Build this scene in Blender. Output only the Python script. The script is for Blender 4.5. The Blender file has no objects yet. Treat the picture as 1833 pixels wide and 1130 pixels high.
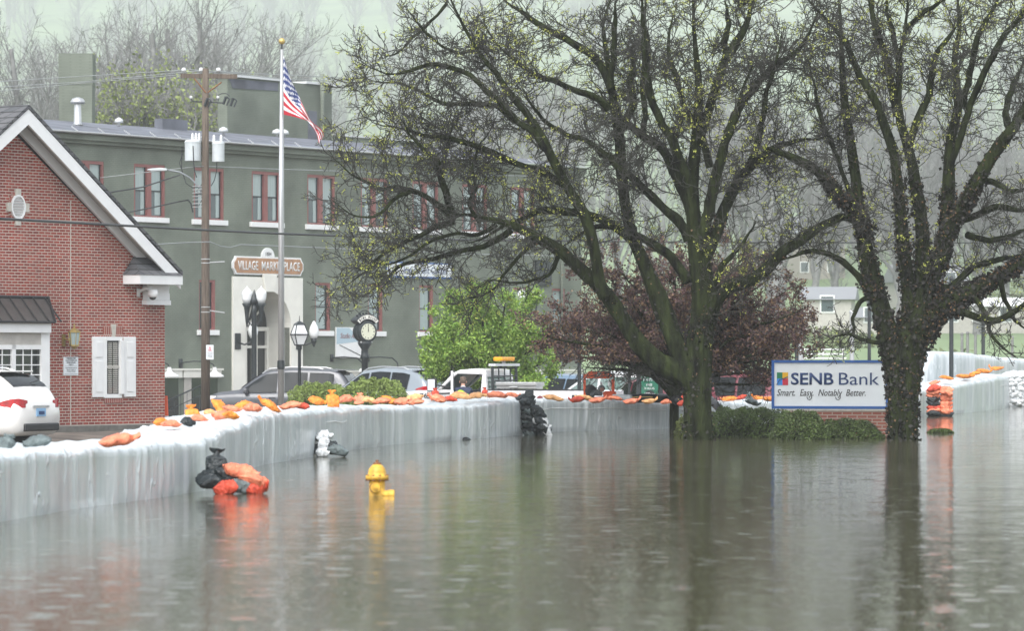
import bpy, math, random
import numpy as np
from mathutils import Vector, Matrix, noise as mnoise
random.seed(7); RNG = np.random.default_rng(11)
R = math.radians
SC = bpy.context.scene
COL = SC.collection
# ---------------------------------------------------------------- camera, sky, sun, exposure
F = 7000.0; H = 1.6; U0 = 916.5; VH = 638.0
cam_d = bpy.data.cameras.new('camera'); cam = bpy.data.objects.new('camera', cam_d); COL.objects.link(cam)
cam.location = (0, 0, H); cam.rotation_euler = (R(90), 0, 0)
cam_d.sensor_width = 36; cam_d.lens = F / 1833 * 36
cam_d.shift_y = (VH - 565.0) / 1833
cam_d.clip_start = 0.5; cam_d.clip_end = 7000
cam_d.dof.use_dof = True; cam_d.dof.focus_distance = 84; cam_d.dof.aperture_fstop = 3.6
SC.camera = cam
W = bpy.data.worlds.new('World'); SC.world = W; W.use_nodes = True
nt = W.node_tree; nt.nodes.clear()
out = nt.nodes.new('ShaderNodeOutputWorld'); bg = nt.nodes.new('ShaderNodeBackground')
sky = nt.nodes.new('ShaderNodeTexSky'); sky.sky_type = 'NISHITA'; sky.sun_disc = False
SUN_EL, SUN_ROT = 52, 200
sky.sun_elevation = R(SUN_EL); sky.sun_rotation = R(SUN_ROT); sky.dust_density = 2.2; sky.air_density = 1.0; sky.ozone_density = 1.0
hs = nt.nodes.new('ShaderNodeHueSaturation'); hs.inputs['Saturation'].default_value = 0.34
nt.links.new(sky.outputs[0], hs.inputs['Color']); nt.links.new(hs.outputs[0], bg.inputs[0]); nt.links.new(bg.outputs[0], out.inputs[0])
bg.inputs[1].default_value = 0.15
sd = bpy.data.lights.new('sun', 'SUN'); sun = bpy.data.objects.new('sun', sd); COL.objects.link(sun)
sd.energy = 0.9; sd.angle = R(45); sd.color = (1, .985, .96)
# sun direction: sky rotation measured clockwise from +Y
_a = R(SUN_ROT); _d = Vector((math.sin(_a) * math.cos(R(SUN_EL)), math.cos(_a) * math.cos(R(SUN_EL)), math.sin(R(SUN_EL))))
sun.rotation_euler = _d.to_track_quat('Z', 'Y').to_euler(); sun.location = (0, -20, 60)
SC.view_settings.view_transform = 'Standard'; SC.view_settings.look = 'None'
SC.view_settings.gamma = 1.0; SC.view_settings.use_curve_mapping = False
SC.view_settings.exposure = 1.32
SC.render.engine = 'CYCLES'
SC.cycles.use_denoising = True
try: SC.cycles.denoiser = 'OPENIMAGEDENOISE'
except Exception: pass
SC.cycles.max_bounces = 6; SC.cycles.volume_bounces = 1; SC.cycles.diffuse_bounces = 2; SC.cycles.glossy_bounces = 3
SC.cycles.transparent_max_bounces = 8; SC.cycles.caustics_reflective = False; SC.cycles.caustics_refractive = False

def P(u, v, D): return Vector(((u - U0) * D / F, D, H + (VH - v) * D / F))
def PW(u, v, z=0.0):
    D = F * (H - z) / (v - VH); return Vector(((u - U0) * D / F, D, z))

# ---------------------------------------------------------------- materials
MATS = {}
def pm(name, col, rough=.6, metal=0., var=0., vscale=4., bump=0., bscale=20., spec=.5, coat=0., stretch=None, col2=None, sub=0., trans=0., alpha=1., detail=4., bdist=.02):
    if name in MATS: return MATS[name]
    m = bpy.data.materials.new(name); m.use_nodes = True; n = m.node_tree; b = n.nodes['Principled BSDF']
    b.inputs['Base Color'].default_value = (*col, 1); b.inputs['Roughness'].default_value = rough
    b.inputs['Metallic'].default_value = metal; b.inputs['Specular IOR Level'].default_value = spec
    b.inputs['Coat Weight'].default_value = coat; b.inputs['Alpha'].default_value = alpha
    if trans: b.inputs['Transmission Weight'].default_value = trans
    src = None
    if var or bump:
        tc = n.nodes.new('ShaderNodeTexCoord'); mp = n.nodes.new('ShaderNodeMapping')
        n.links.new(tc.outputs['Object'], mp.inputs[0])
        if stretch: mp.inputs['Scale'].default_value = stretch
        src = mp.outputs[0]
    if var:
        t = n.nodes.new('ShaderNodeTexNoise'); t.inputs['Scale'].default_value = vscale; t.inputs['Detail'].default_value = detail
        n.links.new(src, t.inputs['Vector'])
        r = n.nodes.new('ShaderNodeValToRGB'); r.color_ramp.elements[0].position = .3; r.color_ramp.elements[1].position = .7
        c2 = col2 or tuple(min(1, c * (1 + var)) for c in col); c1 = col if col2 else tuple(c * (1 - var) for c in col)
        r.color_ramp.elements[0].color = (*c1, 1); r.color_ramp.elements[1].color = (*c2, 1)
        n.links.new(t.outputs['Fac'], r.inputs[0]); n.links.new(r.outputs[0], b.inputs['Base Color'])
    if bump:
        t = n.nodes.new('ShaderNodeTexNoise'); t.inputs['Scale'].default_value = bscale; t.inputs['Detail'].default_value = 3
        n.links.new(src, t.inputs['Vector'])
        bp = n.nodes.new('ShaderNodeBump'); bp.inputs['Strength'].default_value = bump; bp.inputs['Distance'].default_value = bdist
        n.links.new(t.outputs['Fac'], bp.inputs['Height']); n.links.new(bp.outputs[0], b.inputs['Normal'])
    MATS[name] = m; return m

def brick_mat(name, c1, c2, mortar, bw=.203, rh=.0677, ms=.011, bump=.5, rough=.8, var=.0, soft=.1):
    m = bpy.data.materials.new(name); m.use_nodes = True; n = m.node_tree; b = n.nodes['Principled BSDF']
    tc = n.nodes.new('ShaderNodeTexCoord'); sp = n.nodes.new('ShaderNodeSeparateXYZ'); cb = n.nodes.new('ShaderNodeCombineXYZ')
    n.links.new(tc.outputs['Object'], sp.inputs[0])
    ad = n.nodes.new('ShaderNodeMath'); n.links.new(sp.outputs[0], ad.inputs[0]); n.links.new(sp.outputs[1], ad.inputs[1])
    n.links.new(ad.outputs[0], cb.inputs[0]); n.links.new(sp.outputs[2], cb.inputs[1])
    t = n.nodes.new('ShaderNodeTexBrick'); n.links.new(cb.outputs[0], t.inputs['Vector'])
    t.inputs['Scale'].default_value = 1; t.inputs['Brick Width'].default_value = bw; t.inputs['Row Height'].default_value = rh
    t.inputs['Mortar Size'].default_value = ms; t.inputs['Mortar Smooth'].default_value = soft
    t.inputs['Color1'].default_value = (*c1, 1); t.inputs['Color2'].default_value = (*c2, 1); t.inputs['Mortar'].default_value = (*mortar, 1)
    col = t.outputs['Color']
    if var:
        ns = n.nodes.new('ShaderNodeTexNoise'); ns.inputs['Scale'].default_value = .6; ns.inputs['Detail'].default_value = 5
        n.links.new(tc.outputs['Object'], ns.inputs['Vector'])
        mx = n.nodes.new('ShaderNodeMix'); mx.data_type = 'RGBA'; mx.blend_type = 'MULTIPLY'
        rp = n.nodes.new('ShaderNodeValToRGB'); rp.color_ramp.elements[0].position = .35; rp.color_ramp.elements[1].position = .65
        rp.color_ramp.elements[0].color = (1 - var, 1 - var, 1 - var, 1); rp.color_ramp.elements[1].color = (1, 1, 1, 1)
        n.links.new(ns.outputs['Fac'], rp.inputs[0]); mx.inputs[0].default_value = 1
        n.links.new(col, mx.inputs[6]); n.links.new(rp.outputs[0], mx.inputs[7]); col = mx.outputs[2]
    n.links.new(col, b.inputs['Base Color'])
    bp = n.nodes.new('ShaderNodeBump'); bp.invert = True; bp.inputs['Strength'].default_value = bump; bp.inputs['Distance'].default_value = .008
    n.links.new(t.outputs['Fac'], bp.inputs['Height']); n.links.new(bp.outputs[0], b.inputs['Normal'])
    b.inputs['Roughness'].default_value = rough
    return m

M = dict(
 brick=brick_mat('red_brick', (.38, .066, .042), (.22, .040, .030), (.54, .47, .40), ms=.0095, var=.28),
 brick2=brick_mat('sign_base_brick', (.36, .12, .08), (.27, .08, .06), (.42, .33, .27), var=.2),
 soldier=brick_mat('soldier_course_brick', (.31, .08, .055), (.24, .05, .04), (.5, .42, .36), bw=.068, rh=.21, ms=.008),
 green=brick_mat('green_painted_brick', (.215, .245, .195), (.202, .232, .184), (.178, .205, .160), ms=.012, bump=.6, var=.34, rough=.75),
 stone=pm('limestone', (.52, .50, .44), .8, var=.15, vscale=8),
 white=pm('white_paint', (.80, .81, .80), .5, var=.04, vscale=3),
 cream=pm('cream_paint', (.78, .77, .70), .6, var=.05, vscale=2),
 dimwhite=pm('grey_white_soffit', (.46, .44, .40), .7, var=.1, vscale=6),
 shingle=brick_mat('roof_shingles', (.075, .08, .085), (.12, .12, .125), (.02, .02, .02), bw=.32, rh=.14, ms=.012, bump=.6),
 rooftar=pm('roof_membrane', (.13, .14, .165), .85, var=.35, vscale=.9, bump=.4, bscale=3),
 dark=pm('dark_metal', (.022, .028, .03), .42, var=.2, vscale=10),
 bronze=pm('bronze_sheet_metal', (.10, .095, .09), .35, metal=.4, var=.15),
 redtrim=pm('dull_red_trim', (.25, .095, .085), .55, var=.1),
 glass=pm('window_glass', (.09, .12, .125), .06, spec=.8, var=.3, vscale=.7),
 pale_glass=pm('pale_blind_glass', (.34, .42, .41), .12, spec=.8, var=.12, vscale=2, stretch=(14, 14, .5)),
 darkglass=pm('dark_glass', (.012, .016, .017), .05, spec=.9),
 carglass=pm('car_window_glass', (.008, .011, .012), .06, spec=.22, var=.5, vscale=1.3),
 tintglass=pm('green_car_glass', (.13, .2, .18), .04, spec=1.0, var=.4, vscale=1.6),
 wood=pm('weathered_pole_wood', (.125, .098, .075), .85, var=.42, vscale=5, bump=.8, bscale=14, stretch=(7, 7, .45)),
 alu=pm('brushed_aluminium', (.55, .56, .56), .38, metal=.7, var=.06),
 gold=pm('gilded_ball', (.62, .46, .16), .3, metal=.6),
 brass=pm('brass', (.42, .33, .13), .35, metal=.7),
 grey=pm('transformer_grey', (.50, .54, .55), .4, var=.07, vscale=6),
 porcelain=pm('porcelain', (.62, .64, .64), .25),
 cable=pm('black_cable', (.02, .022, .024), .5), wire=pm('grey_wire', (.30, .32, .32), .5),
 rubber=pm('tyre_rubber', (.018, .018, .018), .8), rim=pm('alloy_rim', (.42, .43, .44), .3, metal=.8),
 chrome=pm('chrome', (.6, .6, .6), .12, metal=1), blackpl=pm('black_plastic', (.018, .019, .02), .5),
 redlamp=pm('red_lamp_lens', (.42, .012, .018), .15, coat=.5, var=.4, vscale=9), clearlamp=pm('clear_lamp_lens', (.6, .6, .6), .1, coat=.5),
 asphalt=pm('wet_asphalt', (.11, .10, .092), .38, var=.3, vscale=1.3, bump=.3, bscale=60),
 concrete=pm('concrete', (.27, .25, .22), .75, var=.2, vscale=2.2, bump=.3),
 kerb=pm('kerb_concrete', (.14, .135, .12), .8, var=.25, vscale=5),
 flagred=pm('flag_red', (.55, .03, .05), .65, sub=.1), flagwhite=pm('flag_white', (.78, .78, .78), .65), flagblue=pm('flag_blue', (.025, .045, .17), .65),
 glow=pm('opal_globe', (.82, .84, .84), .25), copper=pm('tan_sign_board', (.42, .24, .135), .6, var=.15, vscale=4),
 black=pm('black_lettering', (.015, .016, .018), .5), navy=pm('navy_lettering', (.012, .045, .15), .45),
 signwhite=pm('sign_face_white', (.76, .80, .82), .35, var=.03), signblue=pm('sign_frame_blue', (.02, .10, .33), .4),
 yellowp=pm('hydrant_yellow', (.62, .36, .04), .5, var=.4, vscale=14, bump=.25, bscale=30), rust=pm('rust', (.22, .10, .04), .8, var=.3, vscale=30),
 orangem=pm('orange_paint', (.72, .09, .02), .4, var=.12, vscale=7),
 bark=pm('mossy_bark', (.0035, .0035, .0032), .97, spec=.15, col2=(.036, .048, .015), var=.5, vscale=3.6, bump=1., bscale=11, stretch=(2, 2, .45), detail=8, bdist=.06),
 twig=pm('twig_bark', (.040, .040, .032), .85, var=.3, vscale=5), bark2=pm('hazed_grey_bark', (.215, .215, .21), .9, var=.3, vscale=2),  # bark2 is lightened, putting haze into the colour of the hill trees
 leafy=pm('spring_leaf', (.14, .26, .03), .55, var=.45, vscale=1.8), bud=pm('budding_leaf', (.42, .46, .09), .6, var=.25, vscale=1.2),
 purple=pm('purple_leaf', (.082, .040, .040), .6, var=.4, vscale=1.3), purple2=pm('rusty_leaf', (.17, .10, .05), .6, var=.3, vscale=2),
 hedge=pm('hedge_leaf', (.065, .10, .022), .6, var=.45, vscale=2.6), shrub=pm('shrub_leaf', (.20, .27, .06), .6, var=.4, vscale=3.2),
 ivy=pm('dry_ivy_leaf', (.15, .085, .04), .7, var=.5, vscale=9), ivydark=pm('dark_ivy_leaf', (.014, .013, .009), .7, var=.5, vscale=6), hillleaf=pm('yellow_green_leaf', (.22, .27, .075), .6, var=.3, vscale=.5),
 grass=pm('grass', (.13, .25, .07), .9, var=.25, vscale=.05, detail=8), 
)
def bag_mat(name, c, rough=.55):
    m = pm(name, c, rough, var=.35, vscale=9, bump=1., bscale=16, spec=.4, bdist=.035); return m
BAG = dict(o=bag_mat('orange_bag_plastic', (.90, .25, .035)), s=bag_mat('salmon_bag_plastic', (.88, .24, .13)), p=bag_mat('pale_orange_bag_plastic', (.90, .42, .18)), k=bag_mat('black_bag_plastic', (.020, .027, .029), .38),
           g=bag_mat('grey_green_bag_plastic', (.12, .15, .15)), w=bag_mat('white_bag_plastic', (.72, .74, .74)), r=bag_mat('red_orange_bag', (.56, .07, .035)))

# ---------------------------------------------------------------- mesh builder
class MB:
    def __init__(s): s.v = []; s.f = []; s.m = []; s.sm = False
    def add(s, vs, fs, mi=0):
        o = len(s.v); s.v.extend([tuple(x) for x in vs]); s.f.extend([tuple(i + o for i in f) for f in fs]); s.m.extend([mi] * len(fs)); return s
    def box(s, c, d, rz=0., mi=0, rx=0., ry=0.):
        x, y, z = d[0] / 2, d[1] / 2, d[2] / 2
        vs = [Vector((a, b, e)) for a in (-x, x) for b in (-y, y) for e in (-z, z)]
        if rz or rx or ry:
            q = Matrix.Rotation(rz, 3, 'Z') @ Matrix.Rotation(ry, 3, 'Y') @ Matrix.Rotation(rx, 3, 'X'); vs = [q @ a for a in vs]
        c = Vector(c); vs = [a + c for a in vs]
        return s.add(vs, [(0, 1, 3, 2), (4, 6, 7, 5), (0, 4, 5, 1), (2, 3, 7, 6), (0, 2, 6, 4), (1, 5, 7, 3)], mi)
    def bb(s, x0, x1, y0, y1, z0, z1, mi=0): return s.box(((x0 + x1) / 2, (y0 + y1) / 2, (z0 + z1) / 2), (x1 - x0, y1 - y0, z1 - z0), mi=mi)
    def tube(s, pts, rad, n=8, cap=True, mi=0):
        pts = [Vector(p) for p in pts]; k = len(pts)
        if not hasattr(rad, '__len__'): rad = [rad] * k
        vs = []; fs = []
        ref = None
        for i, p in enumerate(pts):
            t = (pts[min(i + 1, k - 1)] - pts[max(i - 1, 0)])
            if t.length < 1e-9: t = Vector((0, 0, 1))
            t.normalize()
            if ref is None:
                ref = Vector((0, 1, 0)) if abs(t.y) < .8 else Vector((1, 0, 0))
            a = ref - t * ref.dot(t)
            if a.length < 1e-6: a = t.orthogonal()
            a.normalize(); ref = a; b = t.cross(a)
            for j in range(n):
                th = 2 * math.pi * j / n; vs.append(p + (a * math.cos(th) + b * math.sin(th)) * rad[i])
        for i in range(k - 1):
            for j in range(n):
                fs.append((i * n + j, i * n + (j + 1) % n, (i + 1) * n + (j + 1) % n, (i + 1) * n + j))
        if cap: fs.append(tuple(range(n - 1, -1, -1))); fs.append(tuple((k - 1) * n + j for j in range(n)))
        return s.add(vs, fs, mi)
    def lathe(s, prof, c=(0, 0, 0), n=16, mi=0, axis='Z', cap=True):
        vs = []; fs = []; c = Vector(c)
        for r, z in prof:
            for j in range(n):
                th = 2 * math.pi * j / n; x, y = r * math.cos(th), r * math.sin(th)
                p = Vector((x, y, z)) if axis == 'Z' else (Vector((x, z, y)) if axis == 'Y' else Vector((z, x, y)))
                vs.append(p + c)
        k = len(prof)
        for i in range(k - 1):
            for j in range(n): fs.append((i * n + j, i * n + (j + 1) % n, (i + 1) * n + (j + 1) % n, (i + 1) * n + j))
        if cap: fs.append(tuple(range(n - 1, -1, -1))); fs.append(tuple((k - 1) * n + j for j in range(n)))
        return s.add(vs, fs, mi)
    def prism(s, poly, y0, y1, mi=0):       # poly in (x,z), extruded along y
        n = len(poly); vs = [(x, y0, z) for x, z in poly] + [(x, y1, z) for x, z in poly]
        fs = [tuple(range(n)), tuple(range(2 * n - 1, n - 1, -1))] + [(i, i + n, (i + 1) % n + n, (i + 1) % n) for i in range(n)]
        return s.add(vs, fs, mi)
    def quad(s, a, b, c, d, mi=0): return s.add([a, b, c, d], [(0, 1, 2, 3)], mi)
    def sphere(s, c, r, n=12, mi=0, sc=(1, 1, 1)):
        k = n // 2; prof = [(r * math.sin(math.pi * i / k), -r * math.cos(math.pi * i / k)) for i in range(k + 1)]
        prof[0] = (r * .02, -r); prof[-1] = (r * .02, r)
        o = len(s.v); s.lathe(prof, (0, 0, 0), n, mi)
        for i in range(o, len(s.v)): x, y, z = s.v[i]; s.v[i] = (x * sc[0] + c[0], y * sc[1] + c[1], z * sc[2] + c[2])
        return s
    def build(s, name, mats, parent=None, smooth=False, bevel=0., loc=None, rz=0.):
        me = bpy.data.meshes.new(name); me.from_pydata(s.v, [], s.f)
        if not isinstance(mats, (list, tuple)): mats = [mats]
        for m in mats: me.materials.append(m)
        if len(mats) > 1: me.polygons.foreach_set('material_index', s.m)
        fix_normals(me)
        if smooth: me.polygons.foreach_set('use_smooth', [True] * len(me.polygons))
        o = bpy.data.objects.new(name, me); COL.objects.link(o)
        if parent is not None: o.parent = parent
        if loc is not None: o.location = loc
        if rz: o.rotation_euler.z = rz
        if bevel:
            b = o.modifiers.new('bevel', 'BEVEL'); b.width = bevel; b.segments = 2; b.limit_method = 'ANGLE'; b.angle_limit = R(35)
        return o
import bmesh
def fix_normals(me):
    if len(me.polygons) > 20000: me.update(); return
    b = bmesh.new(); b.from_mesh(me); bmesh.ops.recalc_face_normals(b, faces=b.faces); b.to_mesh(me); b.free(); me.update()
def npmesh(name, V, Fq, mat, parent=None, smooth=False, tri=False, mi=None):
    """fast mesh from numpy arrays: V (n,3), Fq (m,3|4)"""
    mats = mat if isinstance(mat, (list, tuple)) else [mat]
    V = np.asarray(V, np.float32); Fq = np.asarray(Fq, np.int32); k = Fq.shape[1]
    me = bpy.data.meshes.new(name); me.vertices.add(len(V)); me.vertices.foreach_set('co', V.ravel())
    me.loops.add(Fq.size); me.loops.foreach_set('vertex_index', Fq.ravel())
    me.polygons.add(len(Fq)); me.polygons.foreach_set('loop_start', np.arange(0, Fq.size, k, dtype=np.int32))
    for m in mats: me.materials.append(m)
    if mi is not None: me.polygons.foreach_set('material_index', np.asarray(mi, np.int32))
    if smooth: me.polygons.foreach_set('use_smooth', np.ones(len(Fq), bool))
    me.update(calc_edges=True)
    o = bpy.data.objects.new(name, me); COL.objects.link(o)
    if parent is not None: o.parent = parent
    return o
def tag(o, label=None, cat=None, group=None, kind=None):
    if label: o['label'] = label
    if cat: o['category'] = cat
    if group: o['group'] = group
    if kind: o['kind'] = kind
    return o
def thing(name, label, cat, loc=(0, 0, 0), rz=0., group=None):
    o = bpy.data.objects.new(name, None); COL.objects.link(o); o.location = loc; o.rotation_euler = (0, 0, rz); o.empty_display_size = .2
    return tag(o, label, cat, group)
def kids(o): return [c for c in bpy.data.objects if c.parent is o]
def copy_tree(o, parent=None):
    c = o.copy(); COL.objects.link(c)
    if parent is not None: c.parent = parent
    for k in kids(o): copy_tree(k, c)
    return c
def text(s, x0, x1, z0, z1, y, mat, parent, name='lettering', shear=0., bold=0., ext=.004):
    cu = bpy.data.curves.new('t', 'FONT'); cu.body = s; cu.size = 1; cu.shear = shear; cu.offset = bold; cu.resolution_u = 3
    to = bpy.data.objects.new('t', cu); COL.objects.link(to)
    dg = bpy.context.evaluated_depsgraph_get(); me = bpy.data.meshes.new_from_object(to.evaluated_get(dg))
    bpy.data.objects.remove(to); n = len(me.vertices); a = np.empty(n * 3, np.float32); me.vertices.foreach_get('co', a); a = a.reshape(-1, 3)
    mn = a.min(0); mx = a.max(0); b = np.zeros_like(a)
    b[:, 0] = x0 + (a[:, 0] - mn[0]) / (mx[0] - mn[0]) * (x1 - x0); b[:, 2] = z0 + (a[:, 1] - mn[1]) / (mx[1] - mn[1]) * (z1 - z0); b[:, 1] = y
    me.vertices.foreach_set('co', b.ravel()); me.materials.clear(); me.materials.append(mat); me.update(); me.name = name
    o = bpy.data.objects.new(name, me); COL.objects.link(o); o.parent = parent
    if ext:
        m = o.modifiers.new('depth', 'SOLIDIFY'); m.thickness = ext; m.offset = 0
    return o
# ---------------------------------------------------------------- setting: ground, water, hill
class WallFrame:
    """a wall plane: local x along the wall, local y into the building"""
    def __init__(s, u, D, ang): s.o = Vector(((u - U0) * D / F, D, 0)); s.a = ang; s.c = math.cos(ang); s.s = math.sin(ang)
    def at(s, u, v, y=0.):
        k = (u - U0) / F; X0 = s.o.x - s.s * y; D0 = s.o.y + s.c * y
        t = (k * D0 - X0) / (s.c - k * s.s); D = D0 + s.s * t
        return t, H + (VH - v) * D / F
    def local(s, x, y):
        dx, dy = x - s.o.x, y - s.o.y; return dx * s.c + dy * s.s, -dx * s.s + dy * s.c
ANG = R(55)
BW = WallFrame(295, 93.3, ANG)       # brick bank, origin at its right corner
GW = WallFrame(478, 146., ANG)       # green hall, origin at the middle of its arched door

BAR = [(-150, 985), (0, 935), (128, 913), (276, 893), (366, 879)]
BAR2 = [(371, 867), (395, 858), (473, 832), (563, 818), (640, 804), (708, 796), (864, 785), (933, 779.5)]
BAR3 = [(935, 778.5), (984, 774), (1099, 770), (1197, 768)]
def g(u, D): return Vector(((u - U0) * D / F, D, 0))
p1 = [PW(*q) for q in BAR]; p2 = [PW(*q) for q in BAR2]; p3 = [PW(*q) for q in BAR3]
p4 = [g(1202, 86.6), g(1290, 88.), g(1380, 90), g(1480, 94), g(1570, 99), g(1640, 104)]
p5 = [g(1644, 104.3), g(1665, 105.5), g(1745, 112), g(1795, 120), g(1806, 124)]
ALLP = p1 + p2 + p3 + p4 + p5
def smooth01(a, b, x): t = min(1, max(0, (x - a) / (b - a))); return t * t * (3 - 2 * t)
BX = [p.y for p in ALLP]; BY = [p.x for p in ALLP]
def ground_z(x, y):
    lx, ly = BW.local(x, y)
    dry = -.42 - .2 * smooth01(92, 112, y)
    if -14 < lx < 3 and -9 < ly < 0:
        dd = max(0, -ly - 1.05); dry = max(dry, -.12 - dd * .085 - max(0, lx) * .1)
    # water side: right of / in front of the barrier
    xb = np.interp(y, BX, BY) if y > BX[0] else BY[0] - 2
    if y < 124 and x > xb - .5: return min(dry, -.9)
    z = dry
    if y > 150:
        left = smooth01(20, -60, x)
        z += 3.6 * smooth01(165, 270, y) * (1 - .5 * left)
        z += (360 - 15 * left) * max(0, min(1, (y - 260) / 2900)) ** 1.55
        z += 4 * math.sin(x * .021 + 1.3) * smooth01(280, 520, y) + 2.5 * math.sin(x * .05 + y * .012) * smooth01(300, 520, y)
    return z
def sheet(name, xs, ys, zf, mat):
    nx, ny = len(xs), len(ys); V = [(x, y, zf(x, y)) for y in ys for x in xs]
    Fq = [(j * nx + i, j * nx + i + 1, (j + 1) * nx + i + 1, (j + 1) * nx + i) for j in range(ny - 1) for i in range(nx - 1)]
    return npmesh(name, V, Fq, mat, smooth=True)
xs = np.concatenate([np.arange(-1050, -42, 24.), np.arange(-42, 42, .7), np.arange(42, 1051, 24.)])
ys = np.concatenate([np.arange(-30, 70, 5.), np.arange(70, 128, .7), np.arange(128, 300, 4.), np.arange(300, 3400, 30.)])
# ground: asphalt near, grass beyond
gm = bpy.data.materials.new('ground_surface'); gm.use_nodes = True; n = gm.node_tree; b = n.nodes['Principled BSDF']
geo = n.nodes.new('ShaderNodeNewGeometry'); sp = n.nodes.new('ShaderNodeSeparateXYZ'); n.links.new(geo.outputs['Position'], sp.inputs[0])
def nd(t, **k):
    q = n.nodes.new(t)
    for a, v in k.items(): setattr(q, a, v)
    return q
ns = nd('ShaderNodeTexNoise'); ns.inputs['Scale'].default_value = 1.4; ns.inputs['Detail'].default_value = 6; n.links.new(geo.outputs['Position'], ns.inputs['Vector'])
rA = nd('ShaderNodeValToRGB'); rA.color_ramp.elements[0].color = (.075, .065, .055, 1); rA.color_ramp.elements[1].color = (.17, .145, .12, 1); rA.color_ramp.elements[0].position = .35; rA.color_ramp.elements[1].position = .65
n.links.new(ns.outputs['Fac'], rA.inputs[0])
ns2 = nd('ShaderNodeTexNoise'); ns2.inputs['Scale'].default_value = .035; ns2.inputs['Detail'].default_value = 9; n.links.new(geo.outputs['Position'], ns2.inputs['Vector'])
rG = nd('ShaderNodeValToRGB'); rG.color_ramp.elements[0].color = (.115, .17, .065, 1); rG.color_ramp.elements[1].color = (.21, .29, .125, 1); rG.color_ramp.elements[0].position = .35; rG.color_ramp.elements[1].position = .65
n.links.new(ns2.outputs['Fac'], rG.inputs[0])
mx = nd('ShaderNodeMix', data_type='RGBA'); mr = nd('ShaderNodeMapRange'); mr.inputs['From Min'].default_value = 158; mr.inputs['From Max'].default_value = 160
n.links.new(sp.outputs[1], mr.inputs['Value']); n.links.new(mr.outputs[0], mx.inputs[0]); n.links.new(rA.outputs[0], mx.inputs[6]); n.links.new(rG.outputs[0], mx.inputs[7])
n.links.new(mx.outputs[2], b.inputs['Base Color']); b.inputs['Roughness'].default_value = .6
tag(sheet('ground', xs, ys, ground_z, gm), kind='structure')

# water: muddy flood water with fine ripples and rain rings
wm = bpy.data.materials.new('flood_water'); wm.use_nodes = True; n = wm.node_tree; b = n.nodes['Principled BSDF']
b.inputs['Base Color'].default_value = (.085, .080, .050, 1); b.inputs['Roughness'].default_value = .05; b.inputs['IOR'].default_value = 1.33
geo = nd('ShaderNodeNewGeometry')
def wnoise(sc, st, det=2):
    mp = nd('ShaderNodeMapping'); mp.inputs['Scale'].default_value = st; n.links.new(geo.outputs['Position'], mp.inputs[0])
    t = nd('ShaderNodeTexNoise'); t.inputs['Scale'].default_value = sc; t.inputs['Detail'].default_value = det; n.links.new(mp.outputs[0], t.inputs['Vector']); return t.outputs['Fac']
def math2(op, a, bb):
    q = nd('ShaderNodeMath', operation=op)
    for i, x in enumerate((a, bb)):
        if hasattr(x, 'is_linked'): n.links.new(x, q.inputs[i])
        else: q.inputs[i].default_value = x
    return q.outputs[0]
h = math2('ADD', math2('MULTIPLY', wnoise(1.1, (1, .6, 1), 3), .016), math2('MULTIPLY', wnoise(9, (1, 1, 1), 3), .0055))
def drops(scale, thr, amp, f0, f1, ringk):
    vo = nd('ShaderNodeTexVoronoi', feature='F1'); vo.inputs['Scale'].default_value = scale; vo.inputs['Randomness'].default_value = 1.; n.links.new(geo.outputs['Position'], vo.inputs['Vector'])
    env = nd('ShaderNodeMapRange', interpolation_type='SMOOTHSTEP'); env.inputs['From Min'].default_value = f1; env.inputs['From Max'].default_value = f0; n.links.new(vo.outputs['Distance'], env.inputs['Value'])
    spc = nd('ShaderNodeSeparateColor'); n.links.new(vo.outputs['Color'], spc.inputs[0]); gt = math2('GREATER_THAN', spc.outputs[0], thr)
    body = math2('MULTIPLY', math2('SINE', math2('MULTIPLY', vo.outputs['Distance'], ringk), 0.), env.outputs[0]) if ringk else env.outputs[0]
    return math2('MULTIPLY', body, math2('MULTIPLY', gt, amp))
h = math2('ADD', h, drops(9., .80, .012, .05, .26, 0)); h = math2('ADD', h, drops(3.2, .6, .0065, .02, .42, 34.)); h = math2('ADD', h, drops(17., .86, .006, .05, .3, 0))
# calm and ruffled patches
pt = nd('ShaderNodeMapRange'); pt.inputs['From Min'].default_value = .38; pt.inputs['From Max'].default_value = .62; pt.inputs['To Min'].default_value = .015; pt.inputs['To Max'].default_value = .075; n.links.new(wnoise(.16, (1, .5, 1), 3), pt.inputs['Value']); n.links.new(pt.outputs[0], b.inputs['Roughness'])
bp = nd('ShaderNodeBump'); bp.inputs['Strength'].default_value = 1.; bp.inputs['Distance'].default_value = .5; n.links.new(h, bp.inputs['Height']); n.links.new(bp.outputs[0], b.inputs['Normal'])
wb = MB(); edge = [(p.x - .45, p.y + .1, 0) for p in ALLP]
poly = [(-120, 20, 0), (-120, -40, 0), (160, -40, 0), (160, 124, 0)] + edge[::-1]
wb.add(poly, [tuple(range(len(poly)))]); tag(wb.build('water', wm), kind='structure')

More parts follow.
